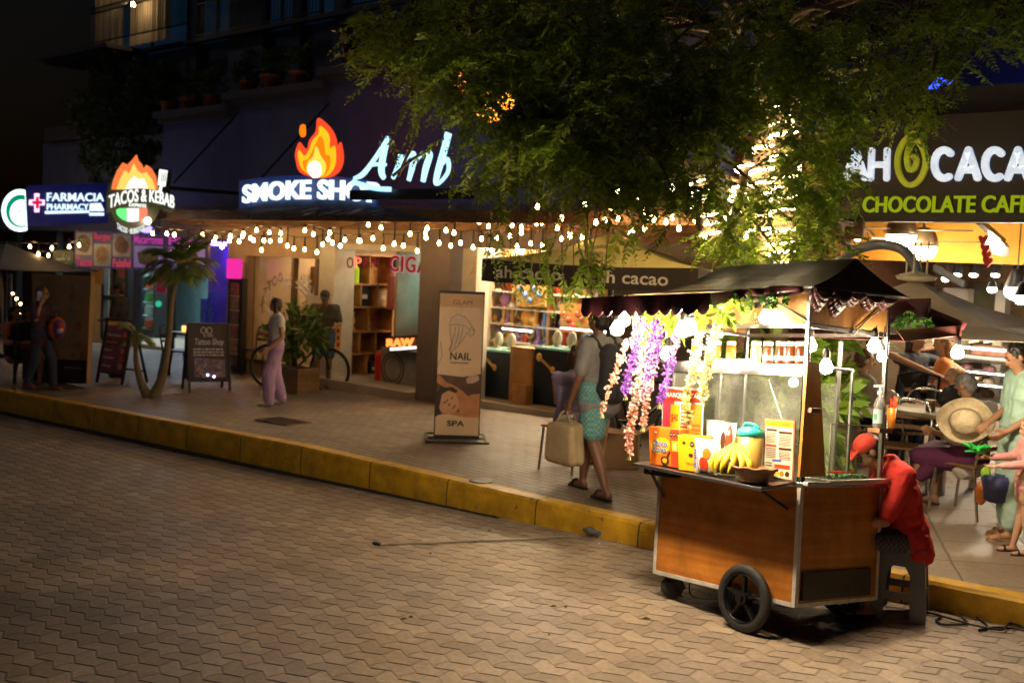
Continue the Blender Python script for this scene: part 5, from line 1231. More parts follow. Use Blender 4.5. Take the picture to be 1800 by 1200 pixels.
def bicycle(label,p,rz,sc=1.,m_fr=None,basket=True):
 t=thing('bicycle',label,'bicycle',p,rz);m_fr=m_fr or m_dark;R_=.33
 for x in (0,1.05):
  wo=MB().tube([(x+R_*math.cos(a),0,R_+R_*math.sin(a)) for a in np.linspace(0,2*PI,41)],.024,8,False).build('wheel',m_black,t,smooth=True)
  MB().tube([(x+R_*.93*math.cos(a),0,R_+R_*.93*math.sin(a)) for a in np.linspace(0,2*PI,41)],.011,6,False).build('rim',m_steel,wo,smooth=True)
  b=MB()
  for k in range(20):a=2*PI*k/20;b.tube([(x,.02*(-1) ** k,R_),(x+R_*.92*math.cos(a),0,R_+R_*.92*math.sin(a))],.0022,3,False)
  b.cyl((x,-.05,R_),(x,.05,R_),.02,n=8);b.build('spoke',m_steel,wo)
 b=MB();bb_,st,hd=V((.45,0,.30)),V((.32,0,.82)),V((.88,0,.85))
 for a,c in ((bb_,st),(bb_,hd-V((0,0,.12))),(st,hd),((0,.05,R_),bb_),((0,-.05,R_),bb_),((0,.05,R_),st),((0,-.05,R_),st),(hd,(1.05,0,R_))):b.tube([a,c],.016,7)
 b.build('frame',m_fr,t,smooth=True)
 b=MB();b.tube([(hd.x-.02,0,.85),(hd.x-.06,0,1.02)],.014,6);b.tube([(hd.x-.2,-.28,1.0),(hd.x-.08,-.2,1.05),(hd.x-.05,0,1.03),(hd.x-.08,.2,1.05),(hd.x-.2,.28,1.0)],.013,6);b.build('handlebar',m_steel,t)
 MB().tube([(.32,0,.82),(.31,0,.92)],.014,6).build('seat_post',m_steel,t);MB().ell((.28,0,.95),(.14,.08,.035)).build('saddle',m_black,t,smooth=True)
 b=MB();b.cyl((.45,-.07,.30),(.45,.07,.30),.09,n=16);b.bar((.45,.08,.30),(.55,.08,.16),.02,.02);b.bar((.45,-.08,.30),(.35,-.08,.44),.02,.02);b.box((.51,.08,.145),(.6,.16,.165));b.box((.3,-.16,.43),(.39,-.08,.45));b.build('crank',m_dark,t)
 return t
bp_=pv(455,682);bicycle('dark bicycle leaning by the tattoo studio planter',(bp_.x-.1,bp_.y+.25,pave_z(bp_.x,bp_.y)),.45)
bp_=pv(985,812);bicycle('bicycle parked behind the man with the backpack',(bp_.x+.05,bp_.y+.35,pave_z(bp_.x,bp_.y)),.85)
p=pv(1062,822);t=thing('cardboard_box','brown cardboard box on the pavement behind the cart flowers','box',(p.x,p.y+.2,p.z),.6);MB().box((-.22,-.18,0),(.22,.18,.36)).build('body',M('cardboard',(.26,.15,.07),.8,var=.15),t,bevel=.006);b=MB();b.bar((-.22,0,.36),(-.36,0,.45),.34,.006);b.bar((.22,0,.36),(.36,0,.44),.34,.006);b.build('flap',MATS['cardboard'],t)
# ------------------------------------------------------------------ small street things
p=pv(497,741);t=thing('drain_cover','rusty rectangular drain cover set in the pavement','drain cover',p,.05);MB().box((-.3,-.2,.003),(.32,.2,.016)).build('frame',M('rust',(.18,.09,.03),.8,var=.5,scale=14),t);b=MB();[b.box((-.27,-.17+k*.05,.0165),(.29,-.145+k*.05,.021)) for k in range(7)];b.build('bar',m_dark,t)
p=pv(845,846);t=thing('valve_cover','small round iron cover in the pavement near the kerb','valve cover',p);MB().lathe([(.11,.0),(.11,.012),(.08,.014),(.0,.012)],n=20).build('lid',m_dark,t)
p=rd(1030,940);t=thing('water_bottle','crushed clear plastic bottle lying in the gutter by the kerb','bottle',(p.x,p.y+.02,p.z+.045),.0)
Mx=Matrix.Rotation(PI/2,3,'Y')@Matrix.Rotation(.0,3,'X');rt=Matrix.Rotation(-.25,3,'Z')@Mx
MB().lathe([(.0,-.15),(.038,-.148),(.042,-.12),(.036,-.08),(.043,-.05),(.034,0),(.042,.04),(.04,.08),(.018,.12),(.017,.14)],n=14,M=rt,caps=False).build('body',M('pet_plastic',(.42,.45,.5),.12,var=.2,trans=.6,bump=.4),t,smooth=True);MB().lathe([(.02,.138),(.02,.165)],n=10,M=rt).build('cap',M('blue_cap',(.05,.12,.35),.4),t)
MB().lathe([(.0405,-.045),(.036,-.01),(.0375,.03)],n=14,M=rt,caps=False).build('label_wrap',M('bottle_label',(.08,.12,.25),.4),t)
t=thing('flat_cable','pale flat cable strip taped across the road','cable',rd(770,958),w=1);a,c=rd(668,958),rd(1010,944);b=MB()
n_=16;Pq=[a.lerp(c,k/n_)+V((0,.02*math.sin(k),.007)) for k in range(n_+1)];stroke(b,Pq,.045,V((0,0,.006)),V((0,0,1)));b.build('strip',M('pale_tape',(.30,.25,.21),.7,var=.3,scale=8),t)
MB().ell(rd(662,957)+V((0,0,.012)),(.05,.03,.015)).build('end_plug',m_black,t)
g=random.Random(12)
for k in range(46):
 if k<30:px,py=g.uniform(600,1145),0;py=862+(px-640)*.204+g.uniform(-3,18)
 else:px,py=g.uniform(350,1500),g.uniform(880,1180)
 p=rd(px,py);lf=k>=30
 t=thing('fallen_leaf' if lf else 'litter_scrap','small dry brown leaf lying on the road pavers' if lf else 'tiny pale scrap of litter along the foot of the kerb','leaf' if lf else 'litter',p,g.uniform(0,6),group='dry leaves on the road' if lf else 'litter scraps along the kerb');s_=g.uniform(.012,.026)*(1 if not lf else 1.2)
 MB().quad((-s_,0,.006),(0,-s_*.5,.012),(s_,0,.006),(0,s_*.5,.015)).build('body',M('dry_leaf',(.10,.045,.02),.8) if lf else M('pale_scrap',(.5,.45,.38),.8),t,solid=.002)
# cables in the gutter at the right
t=thing('tangled_cable','thin dark cable tangled along the gutter right of the grey stool','cable',rd(1700,1085),w=1)
cp=[(1560,1076),(1625,1078),(1655,1085),(1645,1092),(1660,1100),(1700,1098),(1690,1085),(1695,1068),(1702,1066),(1715,1085),(1735,1102),(1720,1110),(1745,1105),(1790,1108),(1830,1118)]
MB().tube([q_+V((0,0,.012)) for q_ in smooth_pts([rd(*q_) for q_ in cp],5)],.007,6).build('cable',m_black,t,smooth=True)
cp=[(1600,1072),(1680,1095),(1712,1104),(1760,1112),(1775,1100),(1810,1112)]
MB().tube([q_+V((0,0,.022)) for q_ in smooth_pts([rd(*q_) for q_ in cp],5)],.007,6).build('cable',m_black,t,smooth=True)
# ------------------------------------------------------------------ restaurant corner at the far left
def simple_table(label,p,w_=.7,h_=.75,m=None,cat='table',name='restaurant_table',grp=None):
 t=thing(name,label,cat,p,group=grp);MB().box((-w_/2,-w_/2,h_-.035),(w_/2,w_/2,h_)).build('tabletop',m or m_dark,t,bevel=.006)
 for sx in (-1,1):
  for sy in (-1,1):MB().box((sx*w_*.45-.02,sy*w_*.45-.02,0),(sx*w_*.45+.02,sy*w_*.45+.02,h_-.036)).build('leg',m_black,t)
 return t
def simple_chair(label,p,rz,m_fr,m_seat,grp,name='metal_chair'):
 t=thing(name,label,'chair',p,rz,grp)
 MB().box((-.21,-.2,.43),(.21,.2,.455)).build('seat',m_seat,t,bevel=.01)
 for sx in (-1,1):
  MB().tube([(sx*.2,-.21,0),(sx*.19,-.17,.43)],.013,7).build('leg',m_fr,t);MB().tube([(sx*.21,.26,0),(sx*.19,.19,.43)],.013,7).build('leg',m_fr,t)
 b=MB();b.tube(smooth_pts([(-.19,.19,.44),(-.2,.23,.66),(-.17,.25,.80),(-.09,.265,.85),(.09,.265,.85),(.17,.25,.80),(.2,.23,.66),(.19,.19,.44)],4),.014,7);b.build('back_frame',m_fr,t,smooth=True)
 b=MB();[b.bar((-.185,.235,z),(.185,.235,z),.012,.04) for z in (.6,.7)];b.build('backrest',m_seat,t)
 return t
p=pv(25,676);simple_table('black table at the far left edge with a dark cloth',(p.x-.5,p.y+.45,p.z),.9)
p=pv(240,668);p=V((p.x,p.y+1.0,pave_z(p.x,p.y+1.0)));simple_table('small dark table with a candle behind the forked palm',p,.6)
t=thing('candle_cup','small glowing amber candle cup on the table behind the palm','candle',p+V((-.1,-.1,.751)));MB().lathe([(.035,0),(.04,.1)],n=10).build('cup',E('candle',(1,.5,.12),2.0),t)
for i,(px,py,rz) in enumerate(((225,668,2.2),(262,672,-2.0),(345,668,.4))):
 q_=pv(px,py);q_=V((q_.x,q_.y+(.9 if i<2 else 1.2),0));q_.z=pave_z(q_.x,q_.y);simple_chair(['black metal chair between the happy hour board and palm','black metal chair just behind the palm trunk','black metal chair half hidden behind the tattoo board'][i],q_,rz,m_black,m_dark,'black chairs outside the taco shop')
t=thing('roll_up_banner','narrow white roll-up banner at the far left','banner',fy(16,600,9.6),w=1);f_=onY(9.6)
MB().prism([f_(11,480),f_(20,481),f_(18,574),f_(9,574)],(0,.02,0)).build('panel',M('white_print',(.5,.46,.46),.6,var=.3,scale=6),t);lines_mb(f_(12,565)+NY*.003,f_(18,565)-f_(12,565),f_(12,490)-f_(12,565),16,3,.9,hfrac=.6).build('lettering',M('grey_print',(.14,.12,.14),.6),t);MB().prism([f_(8,576),f_(20,576),f_(20,580),f_(8,580)],(0,.06,0)).build('base',m_dark,t)
t=thing('white_post','leaning white post at the left edge beside the roll-up banner','post',fy(4,580,9.5),w=1);MB().bar(fy(-2,480,9.5),fy(10,580,9.5),.09,.05).build('post',m_white,t)
t=thing('flower_lamp','small cluster of warm fairy lights on a branch at the far left','lamp',fy(28,540,10.8),w=1);b=MB();b.tube([fy(22,575,10.8),fy(30,540,10.8),fy(26,512,10.8)],.015,5);b.build('branch',MATS['stem_brown'],t)
for k in range(6):MB().ell(fy(22+(k*7)%16,516+k*9,10.75),.022).build('bulb',E('bulb_glow',(1,.58,.22),70),t)
# ------------------------------------------------------------------ chocolate cafe
YO=13.8
cb=thing('cafe_building','open fronted cafe with orange upper wall and slatted timber back wall','building',(fX(1600),YF,gz(fX(1600))),w=1)
m_orange=M('orange_wall',(.70,.33,.035),.7,var=.08,scale=2,bump=.1)
xq0,xq1=fX(1478,430,YO),fX(2100,430,YO)
MB().box((xq0,YO,fZ(1640,460,YO)),(xq1+3,YO+.2,cz1)).build('orange_wall',m_orange,cb)
MB().box((xw1-.05,YF+.3,cz1-.25),(xq1+4,YO+.3,cz1-.02)).build('ceiling',M('cafe_ceiling',(.35,.2,.08),.8),cb)
YB=16.8
xb0,xb1=fX(1380,500,YB),fX(2100,500,YB)+3
b=MB();zz=.2;g=random.Random(8)
while zz<cz1:b.box((xb0,YB+g.uniform(0,.02),zz),(xb1,YB+.1,zz+.13));zz+=.145
b.build('slatted_wall',wood('slat_timber',(.26,.15,.07),(.46,.30,.16),3,(.6,1,8),.5),cb)
MB().box((xb0,YB+.11,-.2),(xb1,YB+.2,cz1)).build('rear_wall',m_inside,cb)
MB().box((xw1-.1,YF+.26,gz(xw1)-.2),(xw1+.1,YB,cz1)).build('side_wall',m_brownwall,cb)
b=MB();YP2=12.8;b.box((fX(1478,640,YP2),YP2,0),(fX(1592,640,YP2),YP2+.15,fZ(1530,545,YP2)));b.build('partition',M('greige_render',(.36,.28,.2),.75,var=.1),cb)
b=MB();b.box((fX(1592,640,YP2)+.01,YP2+.02,0),(fX(1606,640,YP2),YP2+.14,fZ(1530,545,YP2)));b.build('partition_edge',m_white,cb)
b=MB();b.box((fX(1660,560,15.8),15.7,.2),(fX(1704,560,15.8),15.9,2.2));b.box((fX(1752,560,15.8),15.7,.2),(fX(1770,560,15.8),15.9,2.2));b.build('column',m_white,cb)
MB().box((fX(1700,570,15.9),15.95,.6),(fX(1752,570,15.9),16.0,2.3)).build('dark_window',M('cafe_dark_window',(.06,.06,.03),.3),cb)
b=MB()
for q in (1712,1738):
 for k in range(9):c=fy(q,560+k*5,15.6);b.bar(c-V((.06,0,.015)),c+V((.06,0,.015)),.025,.018)
b.build('rope_lamp',E('rope_lamp',(1,.75,.4),6),cb)
# ceiling fans
def fan(px,py,label,rz,Y=12.6):
 c=fy(px,py,Y);t=thing('ceiling_fan',label,'ceiling fan',c,rz,'ceiling fans under the cafe roof')
 MB().lathe([(.05,.22),(.14,.16),(.18,.04),(.17,-.01)],n=20).build('housing',M('fan_bronze',(.22,.16,.09),.4,.4),t,smooth=True)
 MB().lathe([(.165,-.012),(.16,-.07),(.12,-.14),(.02,-.17)],n=20).build('lamp_bowl',E('fan_lamp',(1,.80,.50),70),t,smooth=True)
 MB().cyl((0,0,.2),(0,0,.75),.016,n=8).build('rod',m_dark,t)
 for k in range(3):
  a=2*PI*k/3;d=V((math.cos(a),math.sin(a),0));s_=V((-d.y,d.x,0));b=MB();b.prism([d*.17+s_*.03,d*.3+s_*.07,d*.78+s_*.085,d*.8-s_*.06,d*.3-s_*.07,d*.17-s_*.03],(0,0,.012));b.v=[(x,y,z+.05) for x,y,z in b.v];b.build('blade',wood('fan_blade',(.16,.09,.045),(.28,.17,.09),3,(1,1,1)),t)
fan(1584,412,'ceiling fan with glowing bowl above the beige parasol arm',math.radians(5));fan(1622,432,'ceiling fan with glowing bowl right of and behind the other fan',math.radians(2),13.2)
t=thing('wire_basket_lamp','oval wire basket lamp under the left end of the cafe sign','lamp',fy(1508,417,12.9),w=1);c=fy(1508,417,12.9);b=MB()
for k in range(7):a=PI*k/7;b.tube([c+V((.2*math.cos(x_)*math.cos(a),.2*math.cos(x_)*math.sin(a),.11*math.sin(x_))) for x_ in np.linspace(0,2*PI,17)],.006,4,False)
b.tube([c+V((0,0,.1)),c+V((0,0,.6))],.006,4);b.build('basket',m_dark,t);MB().ell(c,.05).build('bulb',E('lamp_warm',(1,.72,.40),9),t)
t=thing('speaker_cluster','dark loudspeaker under the left end of the cafe sign','loudspeaker',fy(1488,425,13.0),w=1);MB().box(fy(1478,440,13.0),fy(1497,410,13.25)).build('cabinet',m_dark,t)
# track spots
t=thing('spotlight_bar','slanting bar of big white spotlights by the red hearts','spotlight',fy(1745,415,12.3),w=1)
a,c=fy(1722,390,12.0),fy(1762,424,12.6);MB().bar(a,c,.07,.05).build('bar',M('fan_bronze',(.22,.16,.09),.4,.4),t)
for k,(px,py) in enumerate(((1744,423),(1754,434),(1765,442))):
 q_=fy(px,py,12.5);d=V((.25,-.55,-.35)).normalized();h=MB().tube([q_-d*.14,q_],[.045,.065],12).build('spot_head',m_white,t);
 if k<2:MB().ell(q_+d*.02,(.06,.06,.07)).build('lamp',E('spot_white',(1,.90,.74),70),h)
t=thing('heart_garland','string of red paper hearts hanging from the cafe roof','garland',fy(1730,400,12.4),w=1);MB().tube([fy(1729,385,12.4),fy(1735,470,12.4)],.004,4).build('string',m_black,t)
for k,(px,py) in enumerate(((1728,422),(1732,437),(1734,449),(1736,460))):
 q_=fy(px,py,12.39);MB().prism([q_+V((s_*.075,0,z_*.075)) for s_,z_ in ((0,-.8),(.7,.1),(.75,.5),(.4,.7),(0,.4),(-.4,.7),(-.75,.5),(-.7,.1))],(0,.01,0)).build('heart',M('heart_red',(.6,.04,.03),.6),t)
t=thing('lamp_track','long black ceiling track with small spot heads in the cafe','lamp track',fy(1740,460,14.6),w=1);MB().bar(fy(1672,459,14.6),fy(1830,461,14.6),.05,.04).build('track',m_black,t)
for px in (1685,1714,1752,1790):q_=fy(px,473,14.6);h=MB().tube([q_+V((0,0,.05)),q_-V((0,.03,.07))],.06,10).build('spot_head',m_black,t);MB().cyl(q_+V((0,0,.05)),q_+V((0,0,.17)),.01,n=6).build('stem',m_black,h);MB().ell(q_-V((0,.035,.08)),(.05,.05,.02)).build('lamp',E('spot_white',(1,.90,.74),70),h)
def pend(px,py,Y,r_,label,e,ln=.8):
 c=fy(px,py,Y);t=thing('pendant_lamp',label,'pendant lamp',c,group='pendant lamps in the cafe');MB().lathe([(r_*.25,r_*1.9),(r_*.5,r_*1.6),(r_*.95,r_*.45),(r_*1.0,r_*.3)],n=16,caps=False).build('shade',m_dark,t,smooth=True);MB().ell((0,0,0),(r_*.95,r_*.95,r_*.75),12,8).build('bulb',e,t,smooth=True);MB().cyl((0,0,r_*1.8),(0,0,r_*1.8+ln),.008,n=5).build('cord',m_black,t)
pend(1786,512,12.8,.13,'big glaring pendant lamp at the right edge of the cafe',E('pend_hot',(1,.84,.60),240));pend(1797,524,12.3,.09,'second glaring pendant lamp touching the right picture edge',MATS['pend_hot'])
pend(1662,490,14.3,.05,'tiny pendant lamp above the beige parasol canopy',E('pend_small',(1,.82,.85),30),.4);pend(1744,508,14.3,.06,'small pendant lamp left of the big glaring one',MATS['pend_small'],.4)
for k in range(12):
 q_=fy(1645+k*4.2,470+k*2.4,14.0);t=thing('hanging_mug','dark mug hanging in a slanting row behind the beige parasol','mug',q_,group='mugs hanging in the cafe');MB().lathe([(.03,-.06),(.04,-.05),(.04,.03)],n=10).build('body',m_black,t);MB().tube([(.04+.03*math.sin(a),0,-.01+.03*math.cos(a)) for a in np.linspace(0,PI,7)],.006,4).build('handle',m_black,t);MB().cyl((0,0,.03),(0,0,.5),.003,n=4).build('hook',m_black,t)
# counter with glass display
yd=14.2;fd=onY(yd)
t=thing('cake_display','lit glass cake display counter at the back of the cafe','display counter',fd(1725,760),w=1)
x0_,x1_=fd(1668,660).x,fd(1850,660).x;zb_=pave_z(x0_,yd);zc=fd(1720,705).z;zt=fd(1720,636).z
MB().box((x0_,yd,zb_),(x1_,yd+.7,zc)).build('base',M('cream_counter',(.45,.40,.34),.5,var=.1),t)
for k in range(4):z_=zc+.02+(zt-zc)*k/3.2;MB().box((x0_,yd+.05,z_),(x1_,yd+.65,z_+.02)).build('shelf_board',m_steel,t);MB().bar((x0_+.05,yd+.1,z_+.17),(x1_-.05,yd+.1,z_+.17),.02,.02).build('strip_lamp',E('case_strip',(1,.93,.82),26),t)
MB().box((x0_,yd+.02,zc),(x1_,yd+.03,zt)).build('pane',m_glass,t);MB().box((x0_,yd+.0,zt),(x1_,yd+.7,zt+.03)).build('counter_top',m_steel,t)
for k in range(13):
 z_=zc+.045+(zt-zc)*(k%3)/3.2;x=x0_+.1+(k // 3)*.29;c=thing('pastry','small brown or cream pastry in the lit display counter','pastry',(x,yd+.3,z_),group='pastries in the display counter');MB().lathe([(.07,0),(.08,.03),(.06,.07),(.0,.09)],n=12).build('cake',M('pastry%d'%(k%3),((.3,.14,.05),(.6,.45,.3),(.45,.2,.2))[k%3],.6,var=.4,scale=20),c)
t=thing('cake_dome','square clear cake box with a dark cake on the display counter','cake box',(fd(1724,636).x,yd+.35,zt+.031));MB().box((-.27,-.2,0),(.27,.2,.03)).build('tray',m_white,t);MB().box((-.22,-.15,.031),(.22,.15,.16)).build('cake',M('dark_cake',(.2,.08,.04),.6,var=.4,scale=12),t,bevel=.02);MB().box((-.26,-.19,.031),(.26,.19,.26)).build('cover',m_glass,t)
t=thing('cup_stack','row of stacked paper cups on a black shelf above the seated women','cup stack',fy(1657,612,14.8),w=1);MB().box(fy(1632,625,14.8),fy(1692,612,15.2)).build('shelf',m_black,t);b=MB()
for k in range(7):c=fy(1638+k*7.6,612,14.95);b.lathe([(.045,.0),(.055,.27),(.05,.28)],c+V((0,0,.004)),10)
b.build('cup',M('paper_cup',(.6,.5,.36),.6,var=.15),t)
t=thing('counter_bar','dark service counter behind the seated women','counter',fy(1640,700,14.6),w=1);MB().box((fy(1596,660,14.7).x,14.75,pave_z(-5,14.7)),(x0_-.02,15.3,fy(1640,632,14.75).z)).build('body',M('dark_counter',(.05,.035,.03),.5),t)
t=thing('orange_jar','amber drink dispenser beside the waitress behind the counter','drink dispenser',fy(1601,628,14.7));MB().lathe([(.09,0),(.1,.03),(.1,.2),(.06,.24)],n=12).build('body',M('amber_drink',(.7,.32,.05),.3),t)
# plants around the cafe
def shrub(name,label,c,blobs,n,size,m,seed,cat='plant',stem=True,aspect=.4):
 t=thing(name,label,cat,c);leaf_cloud('foliage',blobs,n,size,m,t,seed,.25,aspect)
 b=MB();[b.tube([(0,0,0),(V(q_[0])*.8)],.012,5) for q_ in blobs];b.build('stem',MATS['stem_brown'],t);return t
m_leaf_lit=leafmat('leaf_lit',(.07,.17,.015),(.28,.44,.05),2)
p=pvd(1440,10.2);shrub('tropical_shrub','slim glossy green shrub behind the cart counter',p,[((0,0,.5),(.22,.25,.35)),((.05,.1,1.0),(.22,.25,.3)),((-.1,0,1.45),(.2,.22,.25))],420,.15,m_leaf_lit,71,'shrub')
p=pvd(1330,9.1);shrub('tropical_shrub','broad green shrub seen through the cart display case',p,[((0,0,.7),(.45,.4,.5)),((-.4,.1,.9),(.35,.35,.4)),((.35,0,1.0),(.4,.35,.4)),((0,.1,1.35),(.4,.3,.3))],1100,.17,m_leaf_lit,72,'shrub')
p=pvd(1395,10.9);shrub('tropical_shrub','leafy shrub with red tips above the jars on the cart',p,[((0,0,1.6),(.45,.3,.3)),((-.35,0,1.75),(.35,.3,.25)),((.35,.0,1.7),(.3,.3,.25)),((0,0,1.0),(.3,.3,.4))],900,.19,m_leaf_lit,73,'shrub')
p=pvd(1520,12.2);t=thing('potted_palm','small fan palm in a pale pot before the greige partition','potted plant',p);MB().lathe([(.13,0),(.17,.3),(.18,.32)],n=16).build('pot',m_white,t);MB().tube([(0,0,.3),(0,.0,1.35)],.025,6).build('stem',MATS['stem_brown'],t);blades('crown',(0,0,1.3),34,.5,.02,m_leaf_mid,t,5,1,.9)
# tables and chairs of the cafe
m_alu=M('aluminium',(.62,.61,.60),.25,1,var=.08,bump=.02);m_cane=wood('cane_seat',(.20,.10,.04),(.34,.19,.08),6,(8,8,1),.5)
def round_table(label,p,r_=.32,h_=.74):
 t=thing('cafe_table',label,'table',p,group='tables of the cafe');MB().lathe([(.0,h_-.03),(r_,h_-.03),(r_+.012,h_-.015),(r_,h_),(0,h_)],n=28,caps=False).build('tabletop',M('table_top',(.32,.26,.2),.35,.2,var=.12),t,smooth=False);MB().lathe([(.03,.03),(.03,h_-.03)],n=12).build('pedestal',m_alu,t);MB().lathe([(.24,0),(.22,.02),(.04,.05)],n=20).build('base',m_alu,t);return t
p=pvd(1508,10.9);round_table('round cafe table behind the vendor with a metal rim',p)
p=pvd(1630,11.0);t=thing('cafe_table','square cafe table with a small dark jar, left of the straw hat','table',p,math.radians(-8),'tables of the cafe');MB().box((-.42,-.32,.70),(.42,.32,.74)).build('tabletop',M('table_top2',(.34,.27,.17),.4,var=.2,scale=5),t,bevel=.008);[MB().box((sx*.37-.025,sy*.27-.025,0),(sx*.37+.025,sy*.27+.025,.699)).build('leg',m_alu,t) for sx in (-1,1) for sy in (-1,1)]
q_=t.location+V((.08,-.1,.741));t=thing('table_jar','small dark jar standing on the square cafe table','jar',q_);MB().lathe([(.045,0),(.045,.09)],n=14).build('body',M('jar_dark',(.1,.07,.03),.3),t);MB().lathe([(.05,.091),(.05,.11)],n=14).build('lid',m_cane,t)
for i,(px,D,rz,lb) in enumerate(((1600,11.6,2.6,'aluminium armchair behind the square cafe table'),(1628,12.0,-2.7,'aluminium armchair just right of the other one behind the square table'),(1600,10.6,.4,'aluminium chair tucked under the near side of the square table'))):
 p=pvd(px,D);t=simple_chair(lb,p,rz,m_alu,m_cane,'aluminium cafe chairs','cafe_chair')
 for sx in (-1,1):MB().tube(smooth_pts([(sx*.2,.24,.62),(sx*.25,.1,.68),(sx*.25,-.14,.67),(sx*.21,-.2,.6),(sx*.195,-.18,.44)],3),.013,6).build('armrest',m_alu,t,smooth=True)
p=pvd(1708,9.75);simple_chair('aluminium chair under the woman with the straw hat',V((p.x,p.y,p.z)),-1.75,m_alu,m_cane,'aluminium cafe chairs','cafe_chair')
p=pvd(1003,11.3);simple_chair('aluminium chair under the woman seated by the jewellery shop',p,.1,m_alu,M('rust_seat',(.35,.10,.03),.6),'aluminium cafe chairs','cafe_chair')
# ------------------------------------------------------------------ the big street tree
D=9.6
tb=pvd(1352,9.9)
tr=thing('street_tree','big feathery street tree with pale seed clusters hanging over the pavement','tree',tb,w=1)
m_tbark=M('tree_bark',(.16,.10,.055),.85,var=.35,scale=14,stretch=(1,1,.3),bump=.6)
def tube_branch(pp,r0,r1,mb,n=8,k=5):
 s_=smooth_pts(pp,k);m_=len(s_);mb.tube(s_,[r0+(r1-r0)*i/(m_-1) for i in range(m_)],n)
tk=MB()
top=dep(1392,190,9.9)
tube_branch([tb,dep(1368,560,9.9),dep(1375,400,9.9),dep(1378,290,9.9),dep(1372,200,9.8)],.10,.085,tk,12)
tube_branch([tb+V((-.15,.1,0)),dep(1330,480,10.0),dep(1338,300,10.0),dep(1345,215,9.9),dep(1318,130,9.6)],.085,.075,tk,12)
tube_branch([tb+V((-.3,.1,0)),dep(1262,440,9.9),dep(1235,400,9.8),dep(1225,320,9.7)],.07,.045,tk,10)
tube_branch([dep(1262,440,9.9),dep(1292,380,9.6),dep(1318,260,9.4)],.06,.03,tk,8)
tk.build('trunk',m_tbark,tr,smooth=True)
# crown: sprays of leaflets round many twig ends
g=np.random.default_rng(5);rr_=random.Random(5)
blobs=[] # px, py, depth, radius, weight
def B4(px,py,D,r,w_):blobs.append((dep(px,py,D),r,w_))
for px,py,D_,r_,w_ in ((735,45,8.4,.36,1.2),(820,40,8.3,.45,1.8),(660,60,8.6,.16,.3),(800,125,8.4,.26,1.0),(860,110,8.0,.5,2.2),(940,50,8.0,.55,2.4),(885,205,8.3,.34,1.6),(930,180,7.9,.5,2.4),(1030,70,7.8,.55,2.4),(1010,190,7.8,.5,2.4),(955,255,8.2,.30,1.5),(1030,265,8.2,.34,1.6),(1110,120,7.9,.55,2.4),(1120,240,8.0,.5,2.4),(1115,300,8.3,.26,1.1),(1200,60,8.0,.55,2.3),(1210,190,8.1,.5,2.4),(1200,285,8.4,.3,1.4),(1290,110,8.2,.5,2.2),(1290,240,8.5,.42,1.8),(1390,60,8.4,.5,2),(1380,150,8.6,.42,1.6),(1432,200,9.0,.30,1.5),(1405,285,9.2,.22,1.0),(1412,345,9.4,.25,1.2),(1430,420,9.6,.28,1.1),(1300,430,9.6,.28,1.0),(1370,450,9.5,.25,.9),(1500,110,8.6,.5,1.8),(1520,160,9.0,.26,.8),(1600,60,8.4,.45,1.3),(1610,150,8.8,.26,.6),(1700,30,8.3,.4,1.0),(1780,20,8.2,.4,.9),(1468,285,9.2,.10,.2),(1240,370,9.3,.26,.8),(880,300,8.6,.15,.5),(1462,340,9.4,.12,.3),(1350,350,9.2,.18,.5)):B4(px,py,D_,r_,w_)
P_all=[];D_all=[];NF=3600
W_=sum(b_[2] for b_ in blobs)
for c,r_,w_ in blobs:
 n=int(NF*w_/W_)+2
 cl=max(2,n // 6);cc=g.normal(size=(cl,3));cc /= np.linalg.norm(cc,axis=1,keepdims=True);cc *= r_*(.35+.75*g.random((cl,1)) ** .6)
 for i in range(n):
  P_all.append(np.array(c)+cc[g.integers(cl)]+g.normal(size=3)*r_*.12)
  a=g.uniform(0,2*PI);D_all.append((math.cos(a),math.sin(a),g.uniform(-1.1,.25)))
# thin hanging sprays below the crown
for (px,py,D_,n,ln) in ((855,390,8.7,2,1),(930,468,8.8,5,1),(975,440,8.7,3,1),(1010,475,8.7,5,1),(1040,430,8.8,6,1),(880,375,8.6,3,1),(1000,380,8.8,4,1),(1110,370,8.8,5,1),(815,300,8.6,3,1),(1060,480,8.8,4,1),(740,185,8.7,4,1),(1600,190,9,4,1),(1510,335,9.2,2,1),(1470,300,9.2,2,1),(690,262,8.8,1,1),(1640,170,8.8,4,1),(960,500,8.8,3,1)):
 for i in range(n):P_all.append(np.array(dep(px+rr_.uniform(-22,22),py+rr_.uniform(-45,25),D_+rr_.uniform(-.2,.2))));a=rr_.uniform(0,6.28);D_all.append((.45*math.cos(a),.45*math.sin(a),-1))
P_all=np.array(P_all);D_all=np.array(D_all);n=len(P_all)
D_all /= np.linalg.norm(D_all,axis=1,keepdims=True);L_=g.uniform(.22,.42,n);NL=12
side=np.cross(D_all,np.array([0,0,1.]));side+=g.normal(size=side.shape)*.35;side /= np.linalg.norm(side,axis=1,keepdims=True)
vs=[];tw=[]
for k in range(NL):
 t_=(k+.8)/NL;base=P_all+D_all*(L_*t_)[:,None];base[:,2]-=.16*L_*t_*t_
 for s_ in (-1,1):
  d=side*s_+D_all*.55+g.normal(size=D_all.shape)*.22;d[:,2]-=.25;nn=np.cross(D_all,side)+g.normal(size=D_all.shape)*.3
  ll=L_*.19*math.sin(PI*(t_*.8+.12))*g.uniform(.8,1.2,n)
  vs.append(leaf_quads(base,d,nn,ll,ll*.42))
v_=np.concatenate(vs);m_treeleaf=leafmat('tree_leaf',(.07,.14,.009),(.32,.46,.045),1.4,.55)
faces_mesh('crown',v_,np.arange(len(v_)).reshape(-1,4),m_treeleaf,tr)
